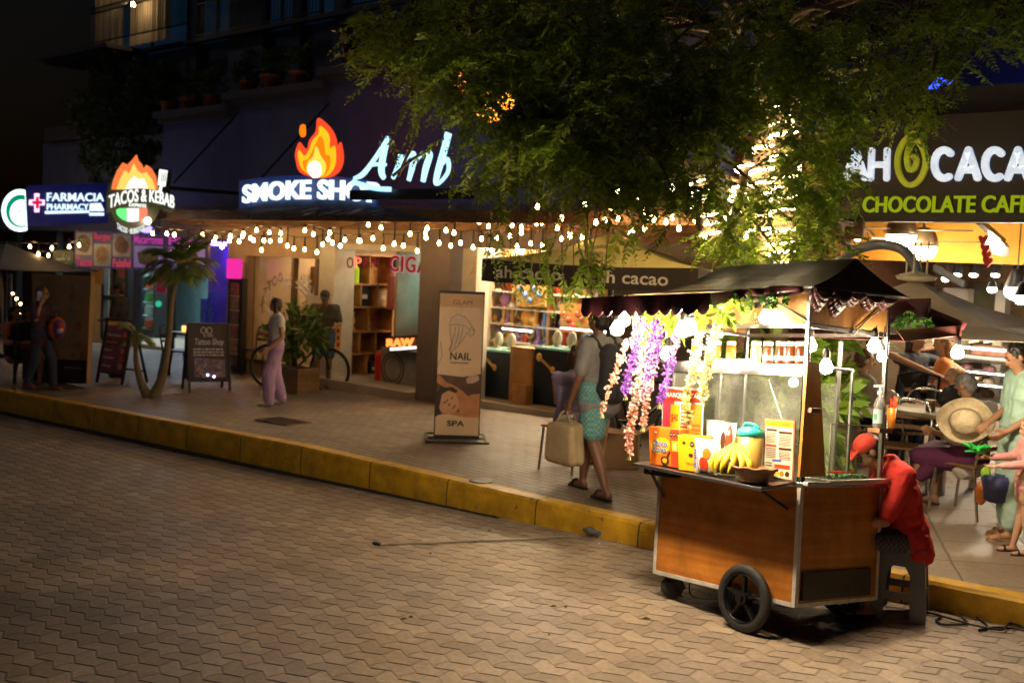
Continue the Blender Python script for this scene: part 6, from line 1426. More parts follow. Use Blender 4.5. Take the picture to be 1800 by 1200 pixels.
# rachis of every spray
a=P_all;c=P_all+D_all*L_[:,None];c[:,2]-=.16*L_;s_=side*.002
faces_mesh('leaf_stalk',np.stack([a-s_,a+s_,c+s_*.5,c-s_*.5],1).reshape(-1,3),np.arange(n*4).reshape(-1,4),m_tbark,tr)
lb=MB()
jn=[dep(1372,200,9.8),dep(1318,130,9.6),dep(1290,60,9.2),dep(1340,80,9.4),dep(1225,320,9.7)]
for c,r_,w_ in blobs:
 if w_<.35:continue
 j=min(jn,key=lambda q_:(q_-c).length);mid=j.lerp(c,.5)+V((rr_.uniform(-.15,.15),rr_.uniform(-.15,.15),.25));tube_branch([j,mid,c],.035,.008,lb,6,4)
 for k in range(3):e=c+V((rr_.uniform(-1,1),rr_.uniform(-1,1),rr_.uniform(-.9,.6)))*r_;tube_branch([c,c.lerp(e,.5)+V((0,0,.05)),e],.009,.003,lb,5,3)
lb.build('branch',m_tbark,tr,smooth=True)
for i in range(40):
 px,py=rr_.uniform(800,1080),rr_.uniform(300,360);D_=rr_.uniform(8.5,8.9);l_=rr_.uniform(.2,.75);p=dep(px,py,D_);MB().tube([p,p+V((rr_.uniform(-.03,.03),0,-l_*.5)),p+V((rr_.uniform(-.06,.06),0,-l_))],.004,4).build('hanging_twig',m_tbark,tr)
for (x0_,y0_,x1_,y1_) in ((690,310,760,260),(640,120,700,130),(930,0,942,35),(722,135,725,180),(790,215,850,195),(700,310,730,250),(1740,0,1722,80),(1655,60,1640,130)):MB().tube([dep(x0_,y0_,8.3),dep((x0_+x1_)/2,(y0_+y1_)/2-5,8.3),dep(x1_,y1_,8.3)],.012,5).build('hanging_twig',m_tbark,tr)
# pale seed clusters
m_seed=leafmat('seed_pale',(.34,.30,.17),(.62,.56,.38),3,.2)
for (px,py,D_,n_) in ((690,150,8.2,26),(720,130,8.2,20),(600,90,8.3,14),(668,40,8.2,14),(780,30,8,12),(840,45,7.8,16),(850,70,7.8,14),(1210,95,7.6,22),(1235,105,7.6,20),(1225,60,7.6,12),(1150,205,7.7,16),(1195,210,7.7,22),(1045,210,7.6,12),(940,230,7.7,22),(935,250,7.7,14),(870,260,7.8,12),(1150,15,7.6,12),(1440,30,8,12),(1475,10,8,14),(1530,55,8.2,10),(1570,30,8.2,12),(1645,60,8.2,16),(1635,70,8.2,10),(1460,160,8.5,12),(1580,175,8.6,14),(1625,105,8.3,16),(1390,75,8.1,10),(1050,20,7.6,10),(1290,80,7.9,10),(1130,30,7.6,12),(905,300,8.0,10),(760,60,8,10),(690,250,8.6,8),(830,130,7.9,10),(1120,150,7.6,10),(1010,120,7.6,8),(610,60,8.3,8)):
 P_=np.array(dep(px,py,D_))+g.normal(size=(n_,3))*.055;v_=leaf_quads(P_,g.normal(size=P_.shape)+np.array([0,0,-.6]),g.normal(size=P_.shape),g.uniform(.03,.06,len(P_)),g.uniform(.016,.028,len(P_)))
 faces_mesh('seed_cluster',v_,np.arange(len(v_)).reshape(-1,4),m_seed,tr)
# lights wound round the trunks
rl=thing('trunk_lights','white light rope wound round the tree trunks','light rope',tb,w=1)
em_rope=E('rope_white',(1,.74,.42),50)
def wound(p0,p1,r_,turns,skip=()):
 d=(p1-p0);
 for i in range(turns):
  if i in skip:continue
  c=p0+d*((i+.5)/turns);b=MB();ph=rr_.uniform(-.2,.2)
  b.tube([c+V((r_*math.cos(a),r_*math.sin(a),.05*(a/PI-1)+ph*.05)) for a in np.linspace(PI*.85,PI*2.1,10)],.0115,5);b.build('rope_turn',em_rope,rl)
wound(dep(1374,480,9.9),dep(1378,215,9.85),.118,14,(4,9,11));wound(dep(1334,420,10),dep(1342,255,9.95),.105,8,(2,6));wound(dep(1250,425,9.85),dep(1228,320,9.7),.085,7,(3,));wound(dep(1285,395,9.7),dep(1310,290,9.45),.07,6,(1,4))
b=MB();b.tube(smooth_pts([dep(1365,190,9.6),dep(1378,172,9.55),dep(1385,200,9.55),dep(1392,225,9.6)],4),.02,6);b.build('rope_turn',em_rope,rl)
# amber lamp deep in the crown
al=thing('amber_street_lamp','amber globe lamp glowing behind the tree leaves','street lamp',dep(870,185,12.2),w=1)
for (px,py,r_) in ((862,188,.17),(888,180,.10),(800,130,.10),(812,155,.08)):MB().ell(dep(px,py,12.2),r_).build('globe',E('amber_globe',(1,.30,.03),3.5),al)
b=MB();q_=dep(862,188,12.2);b.tube([q_,q_+V((0,.6,-.3)),V((q_.x,YF+.05,q_.z-.4))],.03,6);b.build('arm',m_black,al)
# ------------------------------------------------------------------ the food cart
CM=Matrix.Translation((-3.374,6.119,.301))@Euler((-.08,-.077,-.176),'XYZ').to_matrix().to_4x4()
CI=CM.inverted()
A_,B_,HC,HT=1.233,.81,.745,1.93
def cl(px,py,ax,val):
 o=CI@CAM;d=CI.to_3x3()@ray(px,py);i='xyz'.index(ax);return o+d*((val-o[i])/d[i])
def ground_local(x,y):
 """local height of the road under a point of the cart"""
 z=0
 for i in range(6):p=CM@V((x,y,z));z-=p.z-road_z(p.x,p.y)
 return z
m_cwood=wood('cart_laminate',(.40,.13,.018),(.56,.215,.036),2.2,(.5,.5,9),.32,.03)
m_cwood2=wood('cart_header_wood',(.42,.19,.055),(.56,.29,.10),3,(6,6,.6),.35,.04)
m_alum=M('white_angle',(.62,.60,.57),.4,.25,var=.2,scale=14)
m_maroon=M('maroon_vinyl',(.055,.014,.018),.28,var=.25,scale=6,bump=.25)
m_charc=M('charcoal_vinyl',(.035,.036,.040),.38,var=.35,scale=4,bump=.3)
m_under=M('red_lining',(.38,.13,.11),.5,var=.2,scale=5)
cart=thing('food_cart','wooden street food cart with dark canopy, glass case and two wheels','food cart',mat=CM)
def CB(fn,name,m,par=None,**k):b=MB();fn(b);return b.build(name,m,par if par is not None else cart,**k)
CB(lambda b:b.box((-A_+.012,.0,.01),(-.012,.012,HC-.03)),'front_panel',m_cwood)
CB(lambda b:b.box((-.012,.012,.0),(.0,B_-.012,HC-.03)),'side_panel',m_cwood)
CB(lambda b:b.box((-A_,.012,.0),(-A_+.012,B_-.012,HC-.03)),'side_panel',m_cwood)
CB(lambda b:b.box((-A_+.012,B_-.012,.0),(-.012,B_,HC-.03)),'rear_panel',m_cwood)
CB(lambda b:b.box((-A_+.015,.015,.0),(-.015,B_-.015,.012)),'floor_panel',m_dark)
CB(lambda b:b.box((.001,.045,.03),(.02,B_-.1,.2)),'recess_panel',M('recess_black',(.02,.018,.016),.45,var=.4,scale=9))  # black panel put in for the dark recess low on this side
def trims(b):
 for x,y in ((-A_,0),(0,0),(0,B_)):
  sx=-1 if x<-.5 else 1
  b.box((x-.022 if sx>0 else x-.004,-.006,-.01),(x+.006 if sx>0 else x+.024,0-.0005,HC-.03)) if y==0 else None
  if sx>0:b.box((.0005,y-(.003 if y==0 else .026),-.01),(.006,y+(.026 if y==0 else .003),HC-.03))
 b.box((-A_+.025,-.006,-.012),(-.023,-.0005,.016));b.box((.0005,.027,-.012),(.0055,B_-.027,.014))
CB(trims,'edge_trim',m_alum,bevel=.002)
# counter and fold-out shelf
CB(lambda b:b.box((-A_-.02,-.01,HC-.03),(.02,B_+.02,HC)),'counter_top',m_steel,bevel=.004)
s0,s1,s2=cl(1112,813,'y',-.27),cl(1338,857,'y',-.27),V((-.03,-.02,HC))
sh=MB();sh.prism([V((s0.x,-.27,s0.z)),V((s1.x,-.27,s1.z)),V((-.04,-.012,HC+.002)),V((-A_-.12,-.012,HC+.01))],(0,0,-.022));sh.build('fold_shelf',m_steel,cart,bevel=.003)
CB(lambda b:b.bar((s1.x-.03,-.23,s1.z-.02),(-.09,-.008,HC-.17),.02,.012),'shelf_bracket',m_dark);CB(lambda b:b.bar((s0.x+.12,-.23,s0.z-.02),(-A_+.06,-.008,HC-.22),.02,.012),'shelf_bracket',m_dark);CB(lambda b:b.box((s0.x+.04,-.2,s0.z-.07),(s0.x+.3,-.1,s0.z-.023)),'junction_box',m_dark)
l0,l1_=cl(1405,845,'x',.03),cl(1587,843,'x',.03)
CB(lambda b:(b.box((.021,-.01,HC-.016),(.06,.22,HC+.008)),b.bar((.045,.2,HC+.002),(.045,l1_.y,l1_.z),.03,.03)),'side_rail',M('rail_white',(.66,.65,.62),.35,.3,var=.1),bevel=.003)
# posts
def post(x,y,z0,z1):b=MB();b.box((x-.013,y-.013,z0),(x+.013,y+.013,z1));b.build('post',m_steel,cart,bevel=.002)
post(-.014,.014,HC,HT);post(-.014,B_-.014,HC-.1,HT);post(-A_+.014,.014,HC,HT);post(-A_+.014,B_-.014,HC,HT)
CB(lambda b:(b.box((-.03,-.004,HC),(-.0275,.03,1.45)),b.box((-.0005,.0,HC),(.004,.03,1.4))),'post_cover',m_dark)
RZ=1.70
def rails(b):
 for z in (RZ,):
  b.box((-A_+.03,.003,z-.012),(-.03,.025,z+.012));b.box((-A_+.03,B_-.025,z-.012),(-.03,B_-.003,z+.012));b.box((-.025,.03,z-.012),(-.003,B_-.03,z+.012));b.box((-A_+.003,.03,z-.012),(-A_+.025,B_-.03,z+.012))
CB(rails,'top_rail',m_steel)
CB(lambda b:b.box((-.020,.03,RZ+.013),(-.008,B_-.03,HT-.02)),'header_board',m_cwood2)
CB(lambda b:b.box((-A_+.03,.008,RZ+.013),(-.03,.020,HT-.02)),'header_board',m_cwood2)
CB(lambda b:b.box((-A_+.008,.03,RZ+.013),(-A_+.02,B_-.03,HT-.02)),'header_board',m_cwood2)
def wires(b):
 for p,q_ in (((1368,532),(1418,562)),((1555,530),(1504,575)),((1507,532),(1555,545))):
  b.tube([cl(*p,'y',-.004) if p[0]<1420 else cl(*p,'x',.004),cl(*q_,'y',-.004) if q_[0]<1420 else cl(*q_,'x',.004)],.005,5)
 b.tube(smooth_pts([cl(1500,588,'x',.006),cl(1530,556,'x',.01),cl(1560,540,'x',.006)],4),.005,5)
CB(wires,'stay_wire',m_black)
# canopy
ez=HT;o_=.05
r0,r1=cl(1268,466,'y',.4),cl(1505,459,'y',.4)
r0.z=r1.z=(r0.z+r1.z)/2
c4=[V((-A_-o_,-o_,ez)),V((o_,-o_,ez)),V((o_,B_+o_+.06,ez+.03)),V((-A_-o_,B_+o_+.06,ez+.03))]
def roof_(b):
 def patch(a,b_,c,d,nu=10,nv=5):
  for i in range(nu):
   for j in range(nv):
    def P_(u,v):p=a.lerp(b_,u).lerp(d.lerp(c,u),v);p.z-=.018*math.sin(PI*v)+.006*math.sin(u*13)*math.sin(PI*v);return p
    b.quad(P_(i/nu,j/nv),P_((i+1)/nu,j/nv),P_((i+1)/nu,(j+1)/nv),P_(i/nu,(j+1)/nv))
 patch(c4[0],c4[1],r1,r0);patch(c4[1],c4[2],r1,r1,8,5);patch(c4[2],c4[3],r0,r1);patch(c4[3],c4[0],r0,r0,8,5)
CB(roof_,'canopy',m_charc,solid=.006)
CB(lambda b:(b.tube([c4[0],c4[1]],.008,6),b.tube([c4[1],c4[2]],.008,6),b.tube([c4[3],c4[0]],.008,6)),'canopy_hem',M('hem_grey',(.22,.2,.2),.5))
def awning(b,a,c,d,e,nu=10):
 """sheet from inner edge a-c to outer edge e-d"""
 for i in range(nu):
  for j in range(3):
   def P_(u,v):p=a.lerp(c,u).lerp(e.lerp(d,u),v);p.z-=.012*math.sin(PI*v);return p
   b.quad(P_(i/nu,j/3),P_((i+1)/nu,j/3),P_((i+1)/nu,(j+1)/3),P_(i/nu,(j+1)/3))
def scallop(b,a,c,h,n,seed=0,amp=.03):
 g=random.Random(seed);nx=(c-a).cross(V((0,0,1))).normalized()
 for k in range(n):
  for s_ in range(6):
   def P_(t_,low):
    p=a.lerp(c,(k+t_)/n);
    if low:p=p-V((0,0,h*(.72+.28*math.sin(PI*t_))))+nx*amp*math.sin((k+t_)*2.2+seed)
    return p
   b.quad(P_(s_/6,0),P_((s_+1)/6,0),P_((s_+1)/6,1),P_(s_/6,1))
# front awning: open over the left half, rolled up on the right
fa,fb=V((-A_-.28,-.06,ez+.0)),V((-.55,-.055,ez-.004))
fc,fd_=cl(1248,515,'y',-.80),cl(1024,524,'y',-.80)
def front_aw(b):awning(b,fa,fb,fc,fd_)
CB(front_aw,'front_awning',m_maroon,solid=.004)
CB(lambda b:scallop(b,fd_,fc,.125,11,1,.008),'front_valance',m_maroon,solid=.004)
CB(lambda b:(b.quad(fb,fc,fc+V((.0,.02,-.07)),fb+V((0.02,0,-.06))),b.quad(fd_,fa,fa+V((0,0,-.05)),fd_+V((0,0,-.08)))),'awning_end',m_maroon,solid=.004)
CB(lambda b:b.tube(smooth_pts([V((-.56,-.085,ez-.03)),V((-.4,-.1,ez-.045)),V((-.22,-.09,ez-.03)),V((-.02,-.06,ez-.015))],5),[.03,.036,.04,.045,.04,.045,.05,.045,.04,.042,.045,.04,.035,.03,.025,.02],10),'rolled_flap',m_maroon,smooth=True)
# right hand flap folded under, hanging in loops
def loops(b):
 n=5;y0=.0;
 for k in range(n):
  a,c=V((.06,B_*k/n-.03,ez-.004)),V((.06,B_*(k+1)/n-.03,ez+.006));hh=(.15,.17,.09,.10,.08)[k]
  for s_ in range(10):
   def P_(t_,v):p=a.lerp(c,t_);p.z-=v*hh*(math.sin(PI*t_) ** .7*.8+.2);p.x+=.05*math.sin(PI*v)*(1 if k%2 else .6)-.05*v;return p
   for j in range(4):b.quad(P_(s_/10,j/4),P_((s_+1)/10,j/4),P_((s_+1)/10,(j+1)/4),P_(s_/10,(j+1)/4))
CB(loops,'side_flap',m_maroon,solid=.004,smooth=True)
# rear awning, open away from the street
ba,bb_=V((.03,B_+.1,ez+.02)),V((-A_-.1,B_+.1,ez+.02));bc,bd=V((-A_-.1,B_+.62,ez-.13)),cl(1636,524,'y',B_+.55)
CB(lambda b:awning(b,ba,bb_,bc,bd),'rear_awning',m_maroon,solid=.004)
be=cl(1700,572,'y',B_+1.0)
CB(lambda b:scallop(b,bd,bc,.12,9,2,.012),'rear_valance',m_maroon,solid=.004)
CB(lambda b:(b.prism([ba,bd,bd+V((-.01,-.02,-.14))],(-.004,0,0)),),'awning_end',m_maroon)
w0,w1=cl(1634,541,'y',B_+.6),cl(1700,568,'y',B_+.95)
CB(lambda b:(b.quad(w0,w1,w1+V((-1.0,.1,.0)),w0+V((-1.0,0,.05))),b.quad(w0,w1,w1+V((-.03,0,-.05)),w0+V((-.03,0,-.13)))),'rear_awning',m_maroon,solid=.004)
x_=[cl(1575,580,'y',B_+.12),cl(1690,572,'y',B_+.9),cl(1590,600,'y',B_+.16),cl(1690,590,'y',B_+.9)]
CB(lambda b:(b.quad(x_[2],x_[3],x_[3]+V((-.9,.0,.03)),x_[2]+V((-.9,0,.03))),b.quad(x_[0],x_[1],x_[3],x_[2])),'awning_lining',m_under,solid=.004)
# glass display case
ct_=cl(1395,640,'y',.04).z
XA,XB=-A_+.05,-.06
m_cg=glass('case_glass',(.94,.96,.93),.05)
CB(lambda b:(b.box((XA,.04,HC+.002),(XB,.045,ct_-.012)),b.box((XA,.046,HC+.002),(XA+.005,.5,ct_-.012))),'glass_pane',m_cg)
CB(lambda b:(b.box((XA-.01,.03,ct_-.012),(XB+.01,.52,ct_)),b.box((XA-.01,.03,ct_-.075),(XB+.01,.039,ct_-.0125)),b.box((XB,.035,HC+.001),(XB+.016,.055,ct_-.012)),b.box((XA-.016,.035,HC+.001),(XA-.001,.055,ct_-.012)),b.box((XA-.016,.5,HC+.001),(XA-.001,.52,ct_-.012)),b.box((XB,.5,HC+.001),(XB+.016,.52,ct_-.012))),'case_frame',m_steel,bevel=.002)
CB(lambda b:(b.tube([cl(1310,660,'y',.07),cl(1300,830,'y',.07)],.005,6),b.tube([cl(1352,668,'y',.07),cl(1376,742,'y',.07)],.004,6)),'case_rod',m_steel)
CB(lambda b:b.box((XA+.05,.44,HC+.002),(XB-.05,.445,ct_-.1)),'glass_pane',m_cg)
t1,t2=cl(1272,637,'y',.0),cl(1325,637,'y',.0)
CB(lambda b:b.tube([t1+V((-.05,-.01,0)),t2+V((0.02,-.01,0))],.022,10),'tube_lamp',E('case_tube',(1,.86,.62),45),smooth=True)
CB(lambda b:b.ell(cl(1395,672,'y',.08),.028),'corner_lamp',E('case_corner',(1,.86,.62),90),smooth=True)
# tapered side board with a small handle
sb0=[cl(1406,838,'x',.012),cl(1451,836,'x',.012),cl(1441,638,'x',.012),cl(1420,636,'x',.012)]
sbo=CB(lambda b:b.prism([sb0[0],sb0[1],sb0[2],sb0[3]],(-.02,0,0)),'side_board',wood('side_board_wood',(.50,.20,.035),(.60,.27,.06),2,(6,6,.5),.3,.03))
hb2=MB();q_=cl(1427,722,'x',.02);hb2.box(q_+V((0,-.04,-.012)),q_+V((.03,.05,.02)));hb2.build('handle',M('handle_grey',(.25,.18,.13),.5),sbo,bevel=.004)
# low glass guard on the right
gA,gB=cl(1454,838,'x',.0),cl(1556,838,'x',.0)
CB(lambda b:(b.box((-.004,.26,HC+.005),(.0,B_-.03,HC+.36)),),'glass_guard',m_cg)
CB(lambda b:(b.box((-.006,.26,HC+.36),(.002,B_-.03,HC+.366)),b.box((-.006,.258,HC+.005),(.002,.262,HC+.366))),'guard_edge',M('guard_edge',(.25,.25,.22),.4))
CB(lambda b:b.tube([cl(1478,600,'y',.62),cl(1462,835,'y',.62)],.016,8),'inner_post',M('grey_pole',(.12,.12,.12),.5,.3))
# wheels
def wheel(x,y,zc,r_,side):
 """plane of the wheel along x"""
 tyre=MB()
 W_=.052;prof=[(.70,-.42),(.88,-.5),(.97,-.34),(1.0,0),(.97,.34),(.88,.5),(.70,.42)];n=40;o=0
 for (rr,ww) in prof:
  for k in range(n):a=2*PI*k/n;tyre.v.append((x+rr*r_*math.cos(a),y+ww*W_,zc+rr*r_*math.sin(a)))
 m_=len(prof)
 for i in range(m_):
  i2=(i+1)%m_
  for k in range(n):k2=(k+1)%n;tyre.f.append((i*n+k,i*n+k2,i2*n+k2,i2*n+k))
 wo=tyre.build('wheel',M('tyre_rubber',(.022,.021,.02),.7,var=.3,scale=30,bump=.4),cart,smooth=True)
 b=MB();Mx=Matrix.Rotation(PI/2,3,'X')
 b.lathe([(r_*.69,-.022),(r_*.72,-.026),(r_*.72,.026),(r_*.69,.022),(r_*.69,-.022)],(x,y,zc),36,Mx,False)
 b.build('rim',M('rim_black',(.03,.03,.032),.25,.7,var=.1),wo,smooth=True)
 b=MB()
 for k in range(5):
  a=2*PI*k/5+.3;d=V((math.cos(a),0,math.sin(a)));c=V((x,y,zc));b.bar(c+d*r_*.12,c+d*r_*.70,.02,.03,(0,1,0))
 b.lathe([(r_*.2,-.035),(r_*.2,.035)],(x,y,zc),20,Mx);b.lathe([(r_*.09,-.05),(r_*.09,.05)],(x,y,zc),12,Mx);b.build('spoke',MATS['rim_black'],wo,bevel=.002)
 b=MB();b.bar((x,y,zc),(x,y+side*.12,zc),.03,.03);b.build('axle',m_dark,wo)
wx=cl(1308,1048,'y',-.045).x;R_=.212
wheel(wx,-.045,ground_local(wx,-.045)+R_,R_,1)
wx2=-.235;wheel(wx2,B_-.06,ground_local(wx2,B_-.06)+R_*.96,R_*.96,1)
cx_=cl(1180,1030,'y',.08).x
for y in (.09,B_-.1):
 g0=ground_local(cx_,y);b=MB();Mx=Matrix.Rotation(PI/2,3,'X')@Matrix.Rotation(0,3,'Z');Rz=Matrix.Rotation(.9,3,'Z');b.lathe([(.02,-.03),(.075,-.028),(.08,0),(.075,.028),(.02,.03)],(cx_,y,g0+.08),20,Rz@Mx);o=b.build('caster',MATS['tyre_rubber'],cart,smooth=True)
 b=MB();b.bar((cx_+.06,y+.04,g0+.07),(cx_+.02,y,0.0),.05,.05);b.box((cx_-.05,y-.05,-.03),(cx_+.06,y+.05,-.001));b.build('fork',m_dark,o)
CB(lambda b:b.tube(smooth_pts([(-.98,.1,-.02),(-.93,.06,-.1),(-.8,.03,-.11),(-.62,.02,-.08),(-.55,.05,-.02)],5),.005,5),'cable',m_black)
# ------------------------------------------------------------------ lamps on the cart
m_bulbE=E('cart_bulb',(1,.78,.50),950)
def cart_bulb(p,label,top=None,lit=True,r_=.043,em=None):
 t=thing('light_bulb',label,'light bulb',mat=CM@Matrix.Translation(p),group='bare bulbs hanging round the cart')
 MB().lathe([(.012,r_*1.25),(r_*.6,r_*.85),(r_,.0),(r_*.85,-r_*.6),(r_*.4,-r_*.93),(.0,-r_)],n=16,caps=False).build('bulb',(em or m_bulbE) if lit else glass('bulb_clear',(.9,.85,.7)),t,smooth=True)
 MB().lathe([(.016,r_*1.2),(.022,r_*1.25),(.022,r_*2.2),(.012,r_*2.7)],n=12).build('socket',m_black,t)
 if top is not None:MB().tube([V((0,0,r_*2.6)),V(top)-V(p)],.004,5).build('cord',m_black,t)
def up(p,dz):return (p[0],p[1]+.02,p[2]+dz)
for px,py,ax,val,dz,lit,lb in ((1085,578,'y',-.78,.2,1,'lower glaring bulb of the pair left of the pink garland'),(1096,562,'y',-.74,.16,1,'upper glaring bulb of the pair left of the pink garland'),(1199,580,'y',-.76,.22,1,'glaring bulb between the purple and yellow garlands, left of its pair'),(1213,576,'y',-.72,.2,1,'glaring bulb between the purple and yellow garlands, right of its pair'),(1172,622,'y',-.12,.3,1,'big glaring bulb low behind the purple garland'),(1331,556,'y',-.05,.13,0,'unlit clear bulb under the front header board'),(1346,558,'y',-.05,.13,1,'lit bulb under the front header board beside the unlit one'),(1537,608,'x',.05,.13,1,'glaring bulb hanging above the hand gel bottle'),(1550,627,'x',.04,.2,1,'small lit bulb just below the one above the gel bottle'),(1452,645,'x',-.05,.12,1,'lit bulb hanging right of the orange side board'),(1683,620,'y',B_+.85,.2,1,'big glaring bulb hanging from the rear awning'),(1632,592,'y',B_+.6,.12,0,'unlit dark bulb hanging from the rear awning'),(1424,607,'y',.3,.12,1,'small lit bulb behind the cart corner post')):
 p=cl(px,py,ax,val);cart_bulb(p,lb,up(p,dz),lit,.043 if py != 627 else .03,m_bulbE if ax=='y' and (val<-.6 or px==1683) else E('cart_bulb_small',(1,.76,.48),200) if val !=-.05 or px==1452 else E('cart_bulb_faint',(1,.76,.48),60))
# ------------------------------------------------------------------ goods on the cart
def on_cart(name,label,cat,p,rz=0,rx=0,group=None):
 return thing(name,label,cat,mat=CM@Matrix.Translation(p)@Matrix.Rotation(rz,4,'Z')@Matrix.Rotation(rx,4,'X'),group=group)
def shelf_z(x,y):return (HC+.006)+(.0)+(-y)/.27*((s0.z+(s1.z-s0.z)*(x-s0.x)/(s1.x-s0.x))-HC)
def fit_box(px0,px1,pyb,pyt,y,d,rz=0.):
 a,c=cl(px0,pyb,'y',y),cl(px1,pyb,'y',y);tp=cl((px0+px1)/2,pyt,'y',y);z=shelf_z((a.x+c.x)/2,y) if y<0 else HC+.003
 return V(((a.x+c.x)/2,y,z)),(c.x-a.x),tp.z-z
def face_print(t,W_,H_,m,pts,name,lift=.001):
 MB().prism([V((p[0]*W_-W_/2,-lift,p[1]*H_)) for p in pts],(0,-.001,0)).build(name,m,t)
def ftext(t,W_,H_,txt,a,c,m,bold=.03,lift=.002,shear=0,arc=0):
 text_on('lettering',txt,V((a[0]*W_-W_/2,-lift,a[1]*H_)),V(((c[0]-a[0])*W_,0,0)),V((0,0,(c[1]-a[1])*H_)),m,t,.0015,bold,shear,arc=arc)
def octs(t,W_,H_,x0,y0,n,s_):
 b=MB()
 for k in range(n):cx=(x0+k*s_*1.15);b.prism([V((cx*W_-W_/2+s_*.55*W_*math.cos(a+PI/8),-.002,y0*H_+s_*.55*W_*math.sin(a+PI/8))) for a in np.linspace(0,2*PI,9)[:-1]],(0,-.001,0))
 b.build('warning_mark',m_black,t)
 b=MB()
 for k in range(n):cx=x0+k*s_*1.15;b.prism([V((cx*W_-W_/2+q_[0]*s_*W_,-.0032,y0*H_+q_[1]*s_*W_)) for q_ in ((-.3,.05),(.3,.05),(.3,.14),(-.3,.14))],(0,-.001,0));b.prism([V((cx*W_-W_/2+q_[0]*s_*W_,-.0032,y0*H_+q_[1]*s_*W_)) for q_ in ((-.25,-.15),(.25,-.15),(.25,-.06),(-.25,-.06))],(0,-.001,0))
 b.build('warning_print',m_white,t)
P1=dict(var=.06,bump=0)
pk_white=M('pack_white',(.78,.76,.70),.35,**P1);pk_or=M('pack_orange',(.80,.17,.015),.4,**P1);pk_red=M('pack_red',(.62,.05,.015),.4,**P1);pk_yel=M('pack_yellow',(.72,.40,.01),.4,**P1);pk_blue=M('pack_blue',(.06,.08,.38),.4,**P1);pk_brown=M('pack_brown',(.06,.02,.01),.4,**P1)
p,W_,H_=fit_box(1141,1198,812,752,-.17,.1)
t=on_cart('biscuit_box','orange chocolate biscuit box at the left end of the cart shelf','box',p,-.05,.12)
MB().box((-W_/2,0,0),(W_/2,.09,H_)).build('carton',pk_or,t,bevel=.003)
face_print(t,W_,H_,pk_red,[(.72,.0),(1,0),(1,1),(.72,1)],'side_band');ov=lambda cx,cy,a,b_,n=20,r_=0:[(cx+a*math.cos(q_)*math.cos(r_)-b_*math.sin(q_)*math.sin(r_),cy+a*math.cos(q_)*math.sin(r_)+b_*math.sin(q_)*math.cos(r_)) for q_ in np.linspace(0,2*PI,n+1)[:-1]]
face_print(t,W_,H_,pk_yel,ov(.38,.53,.33,.22,20,.25),'swoosh',.0016);ftext(t,W_,H_,'Choco',(.14,.52),(.62,.68),pk_white,.05,.003,.1);ftext(t,W_,H_,'Choco',(.145,.525),(.615,.675),pk_blue,.01,.005,.1);ftext(t,W_,H_,'Roles',(.14,.36),(.58,.51),pk_white,.05,.003,.1);ftext(t,W_,H_,'Roles',(.145,.365),(.575,.505),pk_blue,.01,.005,.1)
face_print(t,W_,H_,pk_brown,ov(.52,.15,.14,.12),'biscuit',.003);face_print(t,W_,H_,pk_yel,ov(.52,.15,.075,.065),'biscuit_cream',.0045);face_print(t,W_,H_,pk_brown,[(.55,.23),(.66,.42),(.72,.40),(.62,.2)],'biscuit_stick',.003);face_print(t,W_,H_,pk_yel,[(.76,.42),(.98,.42),(.98,.70),(.76,.70)],'badge',.003);ftext(t,W_,H_,'6',(.82,.46),(.92,.66),m_white,.03,.0045);octs(t,W_,H_,.74,.86,3,.095);face_print(t,W_,H_,pk_white,ov(.24,.88,.05,.03),'maker_oval',.003)
p,W_,H_=fit_box(1196,1240,829,766,-.2,.08)
t=on_cart('yellow_box','mustard yellow box with three black warning marks on the cart shelf','box',p,.18,.14)
MB().box((-W_/2,0,0),(W_/2,.08,H_)).build('carton',pk_yel,t,bevel=.003);octs(t,W_,H_,.5,.78,3,.15);face_print(t,W_,H_,pk_brown,ov(.45,.46,.08,.055),'picture');face_print(t,W_,H_,pk_red,ov(.66,.43,.07,.05),'picture');ftext(t,W_,H_,'mini',(.28,.2),(.75,.28),M('gold_print',(.45,.22,.01),.5,**P1));face_print(t,W_,H_,pk_brown,ov(.22,.8,.06,.045),'picture')
# red menu card behind
p,W_,H_=fit_box(1164,1236,805,681,-.03,.02)
t=on_cart('price_board','pink and orange price board behind the biscuit box','menu board',V((p.x,-.045,p.z)),0,.03)
pk_pink=M('pack_pink',(.62,.05,.10),.4,**P1)
MB().box((-W_/2,0,0),(W_/2,.006,H_)).build('card',pk_white,t);face_print(t,W_,H_,pk_pink,[(.02,.02),(.3,.02),(.3,.98),(.02,.98)],'panel');face_print(t,W_,H_,pk_yel,[(.22,.04),(.44,.04),(.44,.78),(.22,.78)],'panel',.002);face_print(t,W_,H_,pk_red,[(.02,.82),(.98,.82),(.98,.97),(.02,.97)],'panel',.002);face_print(t,W_,H_,pk_or,[(.47,.02),(.98,.02),(.98,.80),(.47,.80)],'panel',.0015)
ftext(t,W_,H_,'MARQUESITAS',(.08,.86),(.92,.93),pk_white,.02,.0035)
b=lines_mb(V((-.5*W_+.5*W_,-.003,.08*H_)),V((.20*W_,0,0)),V((0,0,.65*H_)),14,5,.95,.001,.4);b.build('small_print',pk_white,t);b=lines_mb(V((.26*W_,-.003,.06*H_)),V((.2*W_,0,0)),V((0,0,.5*H_)),9,6,.95,.001,.5);b.build('small_print',pk_red,t);face_print(t,W_,H_,pk_red,[(.06,.06),(.18,.06),(.18,.5),(.06,.5)],'panel',.003);ftext(t,W_,H_,'$40',(.24,.55),(.42,.66),pk_red,.02,.0035);ftext(t,W_,H_,'$50',(.24,.25),(.42,.36),pk_red,.02,.0035);face_print(t,W_,H_,pk_brown,ov(.63,.35,.035,.16),'picture',.003)
